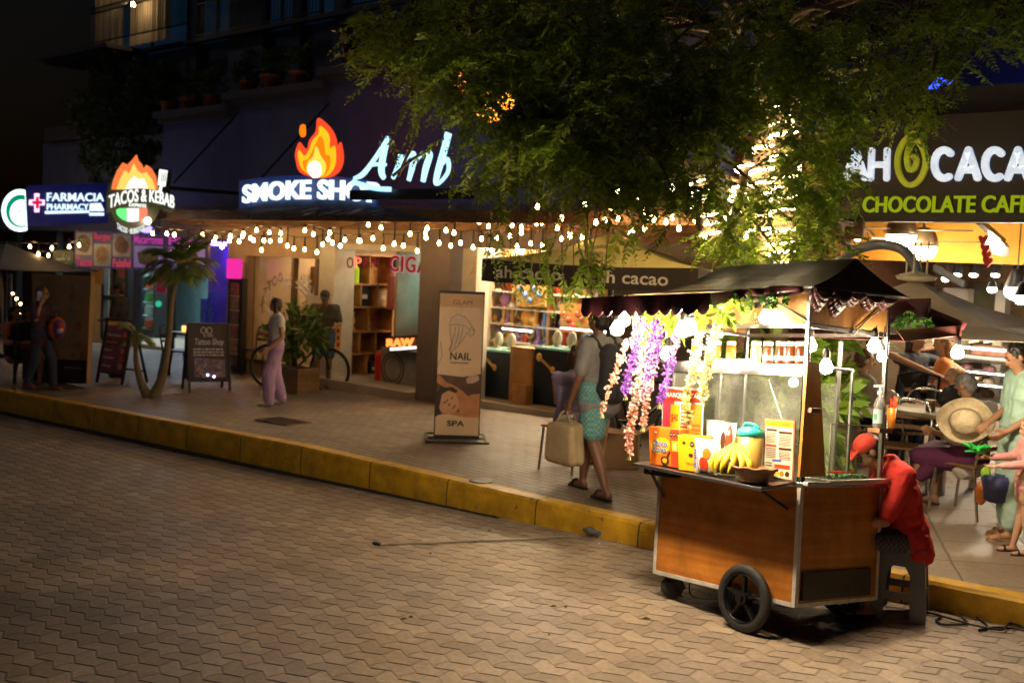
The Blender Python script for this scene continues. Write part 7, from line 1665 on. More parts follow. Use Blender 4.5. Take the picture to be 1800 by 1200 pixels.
# snack bags
def bag(label,px0,px1,pyb,pyt,y,rz,lean,marks):
 p,W_,H_=fit_box(px0,px1,pyb,pyt,y,.1);t=on_cart('snack_bag',label,'snack bag',p,rz,lean,'snack bags on the cart shelf')
 b=MB();n=10
 for i in range(n+1):
  for j in range(n+1):
   u,v_=i/n,j/n;pf=(math.sin(PI*u)*math.sin(PI*v_)) ** .6*.032;b.v.append(((u-.5)*W_*(1+.06*math.cos(v_*2*PI)),-pf+.003*math.sin(u*23+v_*17),v_*H_))
 for i in range(n):
  for j in range(n):o=i*(n+1)+j;b.f.append((o,o+n+1,o+n+2,o+1))
 o=len(b.v)
 for i in range(n+1):
  for j in range(n+1):u,v_=i/n,j/n;pf=(math.sin(PI*u)*math.sin(PI*v_)) ** .6*.03;b.v.append(((u-.5)*W_*(1+.06*math.cos(v_*2*PI)),pf,v_*H_))
 for i in range(n):
  for j in range(n):q_=o+i*(n+1)+j;b.f.append((q_,q_+1,q_+n+2,q_+n+1))
 b.build('bag',pk_white,t,smooth=True)
 def bp(u,v_):return V(((u-.5)*W_,-(math.sin(PI*u)*math.sin(PI*v_)) ** .6*.032-.003,v_*H_))
 for k,(cx,cy,a,b_,mm) in enumerate(marks):
  q_=MB();c=bp(cx,cy);ring=[bp(cx+a*math.cos(x),cy+b_*math.sin(x)) for x in np.linspace(0,2*PI,15)[:-1]];q_.add([c]+ring,[(0,1+i,1+(i+1)%14) for i in range(14)]);q_.build('print_patch',mm,t,solid=.001)
 return t,W_,H_
t,W_,H_=bag('white snack bag with blue sideways lettering nearest the yellow box',1224,1256,833,770,-.2,.1,.1,((.55,.3,.22,.2,pk_red),(.7,.6,.18,.15,pk_or)))
text_on('lettering','danesas',V((-.28*W_,-.034,.15*H_)),V((0,0,.55*H_)),V((-.18*W_,0,0)),pk_blue,t,.0015,.03)
bag('tall white and red snack bag behind the blue lettered one',1240,1272,815,738,-.1,-.1,.05,((.5,.5,.25,.22,pk_red),(.55,.55,.1,.12,pk_brown),(.4,.2,.2,.1,pk_or),(.7,.2,.15,.12,pk_red)))
bag('tall snack bag with red stripe and dark picture beside the bananas',1262,1291,815,742,-.09,.15,.05,((.75,.6,.16,.36,pk_red),(.45,.65,.14,.18,pk_brown),(.4,.3,.16,.14,pk_or)))
# bananas
p,W_,H_=fit_box(1258,1310,834,778,-.17,.1);t=on_cart('banana_bunch','bunch of ripe yellow bananas standing on the cart shelf','bananas',p)
m_ban=M('banana_skin',(.72,.50,.03),.45,var=.18,scale=22,bump=.05);tp=V((.01,.02,H_))
for k,(x,y,bow) in enumerate(((-.13,-.03,-.03),(-.095,-.06,-.02),(-.055,-.07,.0),(-.01,-.075,.02),(.035,-.06,.04),(.075,-.03,.06),(.1,.0,.075))):
 pts=smooth_pts([tp,tp*.8+V((x*.3+bow*.3,y*.3,0)),V((x*.85+bow,y*1.0,H_*.42)),V((x,y,.02))],5);n=len(pts);MB().tube(pts,[.006+.0165*math.sin(PI*min(1,i/(n-1)*1.05+.02)) ** .6 for i in range(n)],8).build('banana',m_ban,t,smooth=True)
MB().cyl(tp-V((0,0,.01)),tp+V((.01,.0,.035)),.014,.01,8).build('stalk',M('banana_stalk',(.20,.16,.03),.7),t)
b=MB();q_=V((.062,-.075,H_*.5));b.prism([q_+V((.008*math.cos(a),0,.012*math.sin(a))) for a in np.linspace(0,2*PI,11)[:-1]],(0,-.002,0));b.build('sticker',M('sticker_dark',(.05,.05,.1),.4),t)
# juice tub with a turquoise lid
p,W_,H_=fit_box(1316,1352,822,756,.0,.1);r_=.075;t=on_cart('plastic_tub','yellow filled plastic tub with turquoise lid behind the basket','tub',V((p.x,-.09,HC+.012)))
MB().lathe([(r_*.92,0),(r_,.01),(r_*1.05,H_-.04),(r_*.9,H_-.035)],n=28).build('body',M('tub_yellow',(.70,.52,.12),.3,trans=.15,**P1),t,smooth=True);MB().lathe([(r_*1.1,H_-.05),(r_*1.12,H_-.02),(r_*1.0,H_-.005),(r_*.6,H_+.01),(r_*.3,H_+.012),(.0,H_+.005)],n=28).build('lid',M('turquoise_lid',(.03,.48,.48),.35,**P1),t,smooth=True);MB().tube(smooth_pts([(-r_*.8,0,H_),(-r_*.4,-.02,H_+.03),(r_*.5,-.02,H_+.028),(r_*.9,0,H_)],4),.009,7).build('lid_handle',MATS['turquoise_lid'],t,smooth=True)
t=on_cart('paper_cup','small white cup between the bananas and the yellow tub','cup',V((cl(1312,800,'y',-.1).x,-.12,shelf_z(-.5,-.12))));MB().lathe([(.022,0),(.03,.075),(.027,.075),(.02,.004)],n=16).build('body',pk_white,t,smooth=True)
# basket
p,W_,H_=fit_box(1290,1358,842,816,-.2,.1);t=on_cart('wicker_basket','round brown wicker basket on the front edge of the cart shelf','basket',V((p.x,-.19,shelf_z(p.x,-.19))));r_=W_/2
b=MB();n=44;pr=[(.60,0),(.68,.25),(.80,.55),(.93,.85),(1.0,1.0),(.93,.98),(.75,.5),(.58,.06)]
for i,(rr,zz) in enumerate(pr):
 for k in range(n):a=2*PI*k/n;wv=.04*math.sin(8*a)*zz;b.v.append(((rr+wv*.5)*r_*math.cos(a),(rr+wv*.5)*r_*.75*math.sin(a),(zz+wv*1.2)*.085))
for i in range(len(pr)-1):
 for k in range(n):k2=(k+1)%n;b.f.append((i*n+k,i*n+k2,(i+1)*n+k2,(i+1)*n+k))
b.f.append(tuple((len(pr)-1)*n+k for k in range(n)));b.build('body',wood('wicker',(.16,.07,.03),(.36,.19,.09),9,(1,1,8),.6,.5),t,smooth=True)
b=MB();b.tube([((1.0+.02*math.sin(8*a))*r_*math.cos(a),(1.0+.02*math.sin(8*a))*r_*.75*math.sin(a),(1+.05*math.sin(8*a))*.085) for a in np.linspace(0,2*PI,49)],.007,6,False);b.build('rim',MATS['wicker'],t,smooth=True)
# white price card leaning on the post
p,W_,H_=fit_box(1346,1397,832,736,-.02,.02);t=on_cart('menu_card','white menu card with yellow heading leaning on the front post','menu card',V((p.x-.005,-.03,p.z)),.06,.04)
MB().box((-W_/2,0,0),(W_/2,.008,H_)).build('backing',M('card_wood',(.3,.12,.06),.5),t);face_print(t,W_,H_,M('card_paper',(.66,.56,.42),.6,**P1),[(.04,.02),(.96,.02),(.96,.98),(.04,.98)],'paper');face_print(t,W_,H_,pk_yel,[(.05,.87),(.95,.87),(.95,.97),(.05,.97)],'heading',.002);ftext(t,W_,H_,'ELIGE TU SABOR',(.12,.895),(.88,.94),M('gold_print',(.45,.22,.01),.5),.02,.0035)
for k,(a,c,h0,h1,mm) in enumerate(((.08,.42,.79,.83,pk_brown),(.5,.92,.76,.80,pk_brown),(.08,.42,.53,.57,pk_red),(.5,.92,.49,.53,pk_brown),(.3,.6,.29,.325,pk_blue),(.38,.88,.18,.25,pk_red))):face_print(t,W_,H_,mm,[(a,h0),(c,h0),(c,h1),(a,h1)],'bar',.002)
ikd=M('card_ink',(.14,.10,.09),.6,**P1)
for k,(a,z_,w_,h_,r_) in enumerate(((.09,.59,.32,.19,7),(.51,.55,.4,.2,8),(.09,.34,.34,.18,6),(.51,.33,.4,.15,6),(.08,.2,.22,.08,2))):lines_mb(V((a*W_-W_/2,-.003,z_*H_)),V((w_*W_,0,0)),V((0,0,h_*H_)),r_,k,.95,.001,.45).build('small_print',ikd,t)
for k,(cx,mm) in enumerate(((.15,pk_red),(.3,pk_or),(.46,pk_yel),(.62,pk_or),(.8,pk_brown))):face_print(t,W_,H_,mm,ov(cx,.1,.07,.045),'picture',.002)
# jars on the case
for k,(px,cl_,lb) in enumerate(((1222,'amber','amber jar at the left end of the glass case top'),(1258,'amber','amber jar second from left on the case top'),(1284,'amber','amber jar under the hanging wires'),(1328,'cream','cream jar at the left of the lined-up sauce jars'),(1349,'choc','chocolate jar right of the cream one'),(1371,'choc','chocolate jar with white band in the middle of the row'),(1390,'choc','chocolate jar third from the right post'),(1407,'choc','chocolate jar next to the front post'))):
 p=cl(px,636,'y',.15);t=on_cart('sauce_jar',lb,'jar',V((p.x,.15,ct_+.001)),0,0,'sauce jars on the glass case');r_=.034;mm={'amber':M('sauce_amber',(.55,.20,.03),.25,**P1),'cream':M('sauce_cream',(.60,.42,.2),.3,**P1),'choc':M('sauce_choc',(.16,.05,.02),.25,**P1)}[cl_]
 MB().lathe([(r_*.95,0),(r_,.008),(r_,.10),(r_*.85,.118)],n=18).build('glass_body',mm,t,smooth=True);MB().lathe([(r_*.92,.119),(r_*.92,.145),(r_*.8,.148)],n=18).build('lid',pk_white,t,smooth=False)
 if k>3:MB().lathe([(r_*1.02,.025),(r_*1.02,.055)],n=18,caps=False).build('band',pk_white,t)
# gel bottle, orange cup, mat and tray on the right counter
p=cl(1544,752,'x',.03);t=on_cart('gel_bottle','clear pump bottle of hand gel on the right corner of the cart','bottle',p)
MB().lathe([(.034,0),(.037,.01),(.037,.15),(.026,.185),(.014,.2),(.014,.215)],n=20).build('body',M('gel_clear',(.72,.75,.78),.1,trans=.75,**P1),t,smooth=True);MB().lathe([(.0375,.03),(.0375,.12)],n=20,caps=False).build('label_wrap',M('gel_label',(.55,.66,.7),.4,**P1),t);b=MB();b.lathe([(.016,.215),(.016,.235),(.006,.24),(.006,.27)],n=12);b.bar((.012,.01,.272),(-.035,-.02,.268),.014,.012);b.build('pump',pk_white,t);MB().box((-.012,-.038,.05),(.012,-.0372,.09)).build('emblem',M('gel_green',(.1,.45,.4),.5),t)
CB(lambda b:b.box(p+V((-.045,-.05,-.03)),p+V((.045,.09,-.001))),'bottle_ledge',M('ledge_wood',(.45,.22,.12),.5))
p2=cl(1566,752,'x',.03);t=on_cart('orange_cup','tall orange cup holding red handled utensils beside the gel bottle','cup',p2);MB().lathe([(.022,0),(.030,.13),(.027,.13),(.02,.005)],n=18,caps=False).build('body',M('cup_orange',(.75,.25,.02),.35,**P1),t,smooth=True)
for k in range(5):MB().bar((.0,0,.05),(.02*math.cos(k*2.1)+.01,.025*math.sin(k*2.1)+.01,.17+.01*k),.006,.014).build('utensil',M('utensil%d'%(k%2),((.6,.06,.03),(.7,.2,.04))[k%2],.4),t)
t=on_cart('sweets_tray','clear tray of green and red sweets on the right counter','tray',V((-.12,.5,HC+.003)))
MB().box((-.1,-.2,0),(.1,.22,.012)).build('tray',m_steel,t,bevel=.003);gq=random.Random(3)
b=MB();[b.ell((gq.uniform(-.09,.09),gq.uniform(-.18,.2),.02+gq.random()*.02),(.014,.014,.01),6,5) for _ in range(120)];b.build('green_sweet',M('sweet_green',(.12,.30,.12),.4,var=.6,scale=60,**{'bump':0}),t)
b=MB();[b.bar((.03+gq.uniform(-.03,.03),-.12+k*.03,.05),(.05,-.08+k*.03,.056),.02,.015) for k in range(7)];b.build('red_sweet',pk_red,t)
# green leafy mats under the awnings
for k,(a,c,y,z,lb) in enumerate(((-.75,-.15,-.16,ez-.09,'strip of artificial green leaves along the front awning'),(-.6,-.02,B_+.3,ez-.10,'strip of artificial green leaves under the rear awning'))):
 t=on_cart('leaf_strip',lb,'artificial leaves',V(((a+c)/2,y,z)),group='artificial leaf strips on the cart');leaf_cloud('foliage',[((x_i,0,.0),(.09,.13 if k else .1,.035)) for x_i in np.linspace((a-c)/2,(c-a)/2,7)],620,.035,M('plastic_leaf',(.07,.22,.03),.4,var=.3,scale=30,bump=0),t,90+k,.2,.5)
 MB().bar(((a-c)/2,0,.02),((c-a)/2,0,.02),.02,.006).build('backing',m_dark,t)
# flower garlands
def garland(label,pts,y,cols,n,seed,petal=.03,spread=.028,leaves=True):
 n=int(n*.8);spread *= .85
 P_=smooth_pts([cl(px,py,'y',y) for px,py in pts],5);t=on_cart('flower_garland',label,'garland',P_[0],group='flower garlands hanging from the cart awning');Q=[q_-P_[0] for q_ in P_]
 MB().tube(Q,.003,5).build('stem',M('garland_stem',(.14,.22,.03),.6),t)
 g=np.random.default_rng(seed);L=np.array([tuple(q_) for q_ in Q]);m_=len(cols)
 for ci,(col,t0,t1) in enumerate(cols):
  nn=int(n*(t1-t0));u=g.uniform(t0,t1,nn)*(len(L)-1);i=np.minimum(u.astype(int),len(L)-2);c=L[i]+(L[i+1]-L[i])*(u-i)[:,None];taper=1.15-.7*(u/(len(L)-1))[:,None]
  c=c+g.normal(size=c.shape)*spread*taper*.8;vs=[]
  for k in range(4):
   d=g.normal(size=c.shape)+np.array([0,-.5,-.35]);vs.append(leaf_quads(c,d,g.normal(size=c.shape),g.uniform(.7,1.2,nn)*petal,g.uniform(.6,1.0,nn)*petal))
  v_=np.concatenate(vs);faces_mesh('petals',v_,np.arange(len(v_)).reshape(-1,4),leafmat('petal_'+str(col),tuple(x*.8 for x in col),tuple(min(1,x*1.15) for x in col),9,.35),t)
 tip=Q[-1];b=MB()
 for k in range(3):b.tube([tip,tip+V((.012*(k-1),0,-.03)),tip+V((.02*(k-1),0,-.05))],.003,4)
 b.build('tip',M('tip_green',(.35,.33,.12),.6),t)
 if leaves:leaf_cloud('leaf',[((0,0,.01),(.05,.04,.04))],16,.06,m_leaf_lit,t,seed,.3,.5)
PINK=(.66,.34,.27);PUR=(.24,.085,.46);WHI=(.62,.46,.43);LIL=(.42,.25,.52);YEL=(.60,.50,.17);CRE=(.58,.57,.44)
garland('thin pink garland furthest left on the cart, curving down to the left',[(1135,560),(1112,590),(1100,610),(1085,650),(1070,685),(1059,722)],-.40,((WHI,.25,.5),(PINK,.35,1)),130,1,.026,.022)
garland('purple garland curving beside the thin pink one',[(1122,553),(1124,580),(1118,620),(1108,655),(1100,690)],-.39,((LIL,0,.5),(PUR,.35,1)),170,2)
garland('long white to pink garland reaching lowest of all',[(1128,556),(1134,610),(1124,660),(1116,710),(1108,755),(1106,795)],-.37,((LIL,0,.25),(WHI,.1,.6),(PINK,.5,1)),230,3,.03,.026)
garland('thick violet and white garland in the middle of the cluster',[(1152,553),(1155,590),(1148,630),(1140,670),(1132,700)],-.36,((PUR,0,.7),(LIL,.3,1),(WHI,.6,1)),230,4)
garland('pale pink garland ending over the biscuit box',[(1150,600),(1146,650),(1136,700),(1130,745)],-.35,((WHI,0,.6),(PINK,.4,1)),150,5,.026,.022)
garland('deep purple garland in front of the pink price board',[(1190,585),(1182,630),(1172,670),(1160,705)],-.3,((LIL,0,.35),(PUR,.25,1)),130,6,.028,.022)
garland('yellow garland hanging over the snack bags',[(1232,570),(1228,620),(1216,660),(1208,700),(1212,740)],-.27,((CRE,0,.6),(YEL,.3,1)),190,7,.028,.022)
garland('cream and pale green garland right of the yellow one',[(1275,545),(1258,580),(1248,620),(1240,660),(1236,700)],-.24,((CRE,0,1),(YEL,.5,1)),220,8,.028,.022)
t=on_cart('ivy_garland','bright green ivy garland along the edge of the front awning','garland',cl(1215,558,'y',-.36));o=cl(1215,558,'y',-.36)
Q=[cl(px,py,'y',-.36)-o for px,py in ((1135,562),(1160,556),(1185,566),(1210,552),(1235,556),(1262,560),(1290,545))];MB().tube(smooth_pts(Q,4),.004,5).build('stem',MATS['garland_stem'],t)
leaf_cloud('foliage',[(q_,(.07,.05,.05)) for q_ in Q],230,.07,leafmat('ivy_leaf',(.10,.22,.015),(.35,.48,.06),6,.4),t,7,.4,.6)
# stool
p=rd(1583,1090);p.z=road_z(p.x,p.y)
stool_p=V((p.x-.08,p.y+.13,0));stool_p.z=road_z(stool_p.x,stool_p.y)
t=thing('plastic_stool','grey plastic stool on the road under the vendor in red','stool',stool_p,.35);SH=.475
m_st=M('grey_plastic',(.17,.175,.185),.42,var=.1,scale=6)
b=MB();b.box((-.158,-.158,SH-.025),(.158,.158,SH));b.add([(x*k_,y*k_,z) for z,k_ in ((SH-.12,1.0),(SH-.0255,.97)) for x,y in ((-.155,-.155),(.155,-.155),(.155,.155),(-.155,.155))],[(0,1,5,4),(1,2,6,5),(2,3,7,6),(3,0,4,7)]);b.build('seat',m_st,t,bevel=.008)
for sx in (-1,1):
 for sy in (-1,1):
  b=MB();T0,T1=.15,.185;c=lambda T,z:(sx*T,sy*T,z)
  for (dx,dy) in ((1,0),(0,1)):
   wl=.085;P_=[V(c(T1,0)),V(c(T0,SH-.031)),V(c(T0,SH-.031))-V((dx*sx*.15,dy*sy*.15,0)),V(c(.157,SH-.09))-V((dx*sx*.135,dy*sy*.135,0)),V(c(.165,.3))-V((dx*sx*.095,dy*sy*.095,0)),V(c(T1,0))-V((dx*sx*.10,dy*sy*.10,0))]
   b.prism(P_,V((-sx*.008*dy,-sy*.008*dx,0)))
  b.build('leg',m_st,t)
b=MB()
for s_ in (-1,1):b.box((-.16,s_*.172,.14),(.16,s_*.166,.19));b.box((s_*.172,-.165,.14),(s_*.166,.165,.19))
b.build('stretcher',m_st,t)
# ------------------------------------------------------------------ people
STD=dict(pelvis=(0,0,.53),neck=(0,.008,.825),head=(0,-.012,.925),shL=(.108,.008,.80),shR=(-.108,.008,.80),elL=(.14,.02,.63),elR=(-.14,.02,.63),wrL=(.145,-.03,.485),wrR=(-.145,-.03,.485),hipL=(.052,0,.51),hipR=(-.052,0,.51),knL=(.058,-.01,.285),knR=(-.058,-.01,.285),anL=(.058,.012,.045),anR=(-.058,.012,.045),face=(0,-1,-.05))
def fold(o,H):
 tx=bpy.data.textures.get('foldtex') or bpy.data.textures.new('foldtex','CLOUDS');tx.noise_scale=.11;tx.noise_depth=2;q=o.modifiers.new('d','DISPLACE');q.texture=tx;q.strength=.013*H;q.mid_level=.3;q.texture_coords='LOCAL'
def person(label,p,rz,H,J=None,skin=None,shirt=None,pants=None,hair=None,shoes=None,vox=.011,cap=None,group=None,fat=1.,skirt=None,curl=.6,shoe_low=True,hand_dir=None):
 j={k:V(v)*H for k,v in STD.items()}
 for k,v in (J or {}).items():j[k]=V(v)*(H if k != 'face' else 1)
 fdir=j['face'].normalized() if J and 'face' in J else V((0,-1,-.05)).normalized()
 t=thing('person',label,'person',p,rz,group)
 skin=skin or M('skin_tan',(.42,.22,.13),.55,var=.08,scale=14,bump=.05)
 lx=(j['shL']-j['shR']).normalized();hx_=(j['hipL']-j['hipR']).normalized()
 sp=[(0,.048,.060),(.3,.042,.054),(.62,.058,.056),(.86,.07,.05)]
 def torso(b,ex,lo=0.,hi=1.):
  for t0,w_,r_ in sp:
   if not lo<=t0<=hi:continue
   c=j['pelvis'].lerp(j['neck'],t0);ax=hx_.lerp(lx,t0).normalized();w2,r2=w_*H*fat,r_*H*fat+ex;b.cap(c-ax*w2,c+ax*w2,r2,r2)
  for i in range(len(sp)-1):
   a,c=j['pelvis'].lerp(j['neck'],sp[i][0]),j['pelvis'].lerp(j['neck'],sp[i+1][0])
   if sp[i+1][0]<=hi and sp[i][0]>=lo:
    for s_ in (-.8,0,.8):b.cap(a+hx_*s_*sp[i][1]*H*fat,c+lx*s_*sp[i+1][1]*H*fat,sp[i][2]*H*fat+ex,sp[i+1][2]*H*fat+ex)
  if hi>=1:b.cap(j['shL']*.93+j['shR']*.07,j['shR']*.93+j['shL']*.07,.034*H+ex);b.cap(j['pelvis'].lerp(j['neck'],.86),j['neck'],.05*H+ex,.034*H+ex)
 b=MB();torso(b,0)
 b.cap(j['neck']-V((0,0,.03*H)),j['head']-V((0,0,.03*H)),.030*H,.028*H)
 sd=fdir.cross(V((0,0,1))).normalized() if abs(fdir.z)<.95 else V((1,0,0));upv=sd.cross(fdir).normalized()
 hM=Matrix((sd,-fdir,upv)).transposed()
 hc=j['head']
 b.ell(hc+upv*.012*H,(.043*H,.053*H,.055*H),14,10,hM);b.ell(hc-upv*.022*H+fdir*.012*H,(.034*H,.040*H,.042*H),12,8,hM)
 b.cap(hc+fdir*.050*H+upv*.004*H,hc+fdir*.060*H-upv*.014*H,.0065*H,.0095*H);b.ell(hc+fdir*.044*H-upv*.036*H,.013*H);b.cap(hc+fdir*.047*H+upv*.014*H-sd*.02*H,hc+fdir*.047*H+upv*.014*H+sd*.02*H,.008*H)
 for s_ in (-1,1):b.ell(hc+sd*s_*.043*H-fdir*.004*H-upv*.006*H,(.008*H,.013*H,.018*H),8,6,hM)
 for s_ in 'LR':
  b.cap(j['sh'+s_],j['el'+s_],.029*H*fat,.022*H);b.cap(j['el'+s_],j['wr'+s_],.023*H,.0145*H)
  b.cap(j['hip'+s_],j['kn'+s_],.05*H*fat,.034*H);k_,a_=j['kn'+s_],j['an'+s_];cm=k_.lerp(a_,.3);bk=(a_-k_).normalized().cross(hx_);b.cap(k_,cm-bk*.006*H,.033*H,.034*H);b.cap(cm-bk*.006*H,a_,.034*H,.020*H)
  dirf=V((fdir.x,fdir.y,0)) if 'foot'+s_ not in j else j['foot'+s_];dirf=V((0,-1,0)) if 'foot'+s_ not in j else dirf.normalized()
  hl=V((a_.x,a_.y,a_.z))-V((0,0,.022*H));b.cap(a_,hl-dirf*.018*H,.021*H,.02*H);b.cap(hl,hl+dirf*.07*H-V((0,0,.008*H)),.02*H,.0155*H);b.cap(hl+dirf*.07*H-V((0,0,.008*H))-hx_*.008*H,hl+dirf*.092*H-V((0,0,.010*H))-hx_*.008*H,.013*H,.011*H);b.cap(hl+dirf*.07*H-V((0,0,.008*H))+hx_*.01*H,hl+dirf*.085*H-V((0,0,.010*H))+hx_*.012*H,.012*H,.010*H)
  # hand: palm, four fingers of unequal length, thumb from the side of the palm
  w_=j['wr'+s_];hd=(w_-j['el'+s_]).normalized()
  if hand_dir and s_ in hand_dir:hd=V(hand_dir[s_]).normalized()
  pn=hd.cross(V((0,1,0.2))).normalized()*(1 if s_=='L' else-1);sw_=hd.cross(pn).normalized();pc=w_+hd*.028*H
  for q_ in (-1,0,1):b.cap(w_+sw_*q_*.006*H,pc+hd*.018*H+sw_*q_*.014*H,.012*H,.0095*H)
  for f_ in range(4):
   L=(.034,.042,.045,.040)[f_]*H*.9;o_=pc+hd*.02*H+sw_*(f_-1.5)*.0125*H;d1=(hd-pn*curl*.5).normalized();d2=(hd-pn*curl*1.5).normalized();b.cap(o_,o_+d1*L*.5,.0058*H,.0053*H,7);b.cap(o_+d1*L*.5,o_+d1*L*.5+d2*L*.5,.0053*H,.0045*H,7)
  o_=w_+hd*.014*H+sw_*.02*H;d1=(hd*.7+sw_*.8-pn*.3).normalized();b.cap(o_,o_+d1*.022*H,.0072*H,.006*H,7);b.cap(o_+d1*.022*H,o_+d1*.022*H+(hd-pn*.5).normalized()*.02*H,.006*H,.005*H,7)
 body=b.build('body',skin,t,remesh=vox*.75)
 for s_ in (-1,1):
  e=MB();e.ell(hc+fdir*.0475*H+upv*.003*H+sd*s_*.018*H,(.0075*H,.004*H,.0045*H),8,6,hM);e.build('eye',M('eye_dark',(.02,.015,.012),.2,var=0),t)
  e=MB();e.cap(hc+fdir*.0545*H+upv*.0175*H+sd*s_*.010*H,hc+fdir*.0485*H+upv*.0175*H+sd*s_*.029*H,.0025*H,n=5);e.build('eyebrow',hair[0] if hair else M('hair_black',(.012,.01,.009),.5,var=.3),t)
 e=MB();e.cap(hc+fdir*.0535*H-upv*.027*H-sd*.012*H,hc+fdir*.0535*H-upv*.027*H+sd*.012*H,.004*H,n=6);e.build('mouth',M('lip',(.36,.13,.10),.5,var=.05),t)
 if shirt:
  m_,sl,lo_=shirt;b=MB();torso(b,.008,lo_,1)
  if lo_<=0:c=j['pelvis']+(j['pelvis']-j['neck']).normalized()*.05*H;b.cap(c-hx_*.052*H*fat,c+hx_*.052*H*fat,.062*H*fat);b.cap(j['pelvis'],c,.066*H*fat,.064*H*fat)
  if lo_<0:
   for q_ in (-1,0,1):c=j['pelvis']+hx_*q_*.05*H;b.cap(c.lerp(j['neck'],.14),c+V((0,.016*H,-.05*H)),.066*H*fat,.060*H*fat)
  for s_ in 'LR':
   if sl>0:a,c=j['sh'+s_],j['el'+s_];b.cap(a,a.lerp(c,min(1,sl)),.036*H*fat+.004,(.036 if sl<1 else .03)*H)
   if sl>1:a,c=j['el'+s_],j['wr'+s_];b.cap(a,a.lerp(c,min(1,sl-1)),.030*H,.021*H)
  fold(b.build('shirt',m_,t,remesh=vox),H)
 if pants:
  m_,ln,fl=pants;b=MB();fp=fat*(.86 if shirt and shirt[2]<0 else 1)
  for c_ in (0,.12):c=j['pelvis'].lerp(j['neck'],c_);b.cap(c-hx_*.05*H*fp,c+hx_*.05*H*fp,.066*H*fp)
  for s_ in 'LR':
   a,c,d=j['hip'+s_],j['kn'+s_],j['an'+s_];b.cap(a,a.lerp(c,min(1,ln)),.058*H*fp,(.044+.008*(ln<1))*H*fl)
   if ln>1:b.cap(c,c.lerp(d,min(1,ln-1)),.044*H*fl,.034*H*fl)
  fold(b.build('trousers' if ln>1 else 'shorts',m_,t,remesh=vox),H)
 if skirt:
  m_=skirt;b=MB()
  for c_ in (0,.1):c=j['pelvis'].lerp(j['neck'],c_);b.cap(c-hx_*.05*H*fat,c+hx_*.05*H*fat,.07*H*fat)
  for s_ in (0,.17,.33,.5,.67,.83,1):a=j['hipL'].lerp(j['hipR'],s_);c=j['knL'].lerp(j['knR'],s_);b.cap(a,a.lerp(c,1.05),.07*H*fat,.055*H);b.cap(a.lerp(c,.6),a.lerp(c,1.0)-V((0,0,.10*H)),.05*H,.045*H)
  b.build('skirt',m_,t,remesh=vox)
 if hair:
  m_,st=hair;b=MB();b.ell(hc+upv*.020*H-fdir*.010*H,(.048*H,.056*H,.054*H),14,10,hM);b.ell(hc-fdir*.022*H-upv*.004*H,(.045*H,.040*H,.05*H),12,8,hM)
  if st=='bun':b.ell(hc+upv*.072*H-fdir*.02*H,.026*H)
  if st=='long':[b.cap(hc-fdir*.025*H+sd*q_*.03*H,hc-fdir*.04*H+sd*q_*.032*H-V((0,0,.13*H)),.026*H,.018*H) for q_ in (-1,0,1)]
  if st=='bob':[b.cap(hc-fdir*.012*H+sd*q_*.04*H,hc-fdir*.018*H+sd*q_*.045*H-V((0,0,.055*H)),.022*H,.018*H) for q_ in (-1,-.4,.4,1)]
  if st=='pony':b.cap(hc-fdir*.06*H+upv*.03*H,hc-fdir*.085*H-V((0,0,.08*H)),.02*H,.01*H)
  o=b.build('hair',m_,t,remesh=vox*.8)
  tx=bpy.data.textures.get('hairtex') or bpy.data.textures.new('hairtex','CLOUDS');tx.noise_scale=.025;q_=o.modifiers.new('d','DISPLACE');q_.texture=tx;q_.strength=.012*H
 if cap:
  b=MB();b.ell(hc+upv*.030*H-fdir*.004*H,(.051*H,.058*H,.046*H),16,10,hM);b.cap(hc+upv*.03*H+fdir*.05*H,hc+upv*.018*H+fdir*.105*H,.006*H);
  for q_ in (-1,-.5,.5,1):b.cap(hc+upv*.03*H+fdir*.045*H+sd*q_*.03*H,hc+upv*.018*H+fdir*(.1-.012*q_*q_)*H+sd*q_*.028*H,.006*H)
  b.build('cap',cap,t,remesh=vox*.7)
 if shoes:
  for s_ in 'LR':
   b=MB();a_=j['an'+s_];dirf=V((0,-1,0)) if 'foot'+s_ not in j else j['foot'+s_].normalized();hl=a_-V((0,0,.022*H))
   if shoe_low:
    z=-.0185*H;b.cap(hl-dirf*.025*H+V((0,0,z)),hl+dirf*.09*H+V((0,0,z-.006*H)),.018*H,.021*H);o=b
    b.v=[(x,y,max(min(zz,hl.z-.014*H),hl.z-.028*H)) for x,y,zz in b.v];so_=b.build('sandal',shoes,t)
    q_=MB();c=hl+dirf*.058*H-V((0,0,.006*H));q_.tube([c+hx_*.024*H*math.cos(a)+V((0,0,.022*H*math.sin(a))) for a in np.linspace(-.3,PI+.3,10)],.007*H,6);q_.build('strap',shoes,so_)
   else:
    b.cap(hl-dirf*.02*H,hl+dirf*.07*H-V((0,0,.008*H)),.026*H,.022*H);b.cap(hl+dirf*.05*H-V((0,0,.008*H)),hl+dirf*.09*H-V((0,0,.01*H)),.022*H,.019*H);b.cap(a_+V((0,0,.01*H)),hl,.025*H,.026*H);b.build('shoe',shoes,t,remesh=vox)
 t['_']=0;del t['_']
 return t,j
hair_b=M('hair_black',(.012,.01,.009),.5,var=.3);hair_br=M('hair_brown',(.10,.05,.025),.55,var=.4,scale=30);hair_bl=M('hair_blond',(.38,.23,.10),.55,var=.3,scale=30);hair_gr=M('hair_grey',(.20,.19,.18),.55,var=.5,scale=24)
sk1=M('skin_tan',(.42,.22,.13),.55,var=.08,scale=14,bump=.05);sk2=M('skin_brown',(.26,.125,.065),.55,var=.08,scale=14,bump=.05);sk3=M('skin_fair',(.52,.30,.20),.55,var=.08,scale=14,bump=.05)
def cloth(n,c,**k):return M(n,c,.85,var=k.get('var',.14),scale=k.get('scale',16),bump=.25)
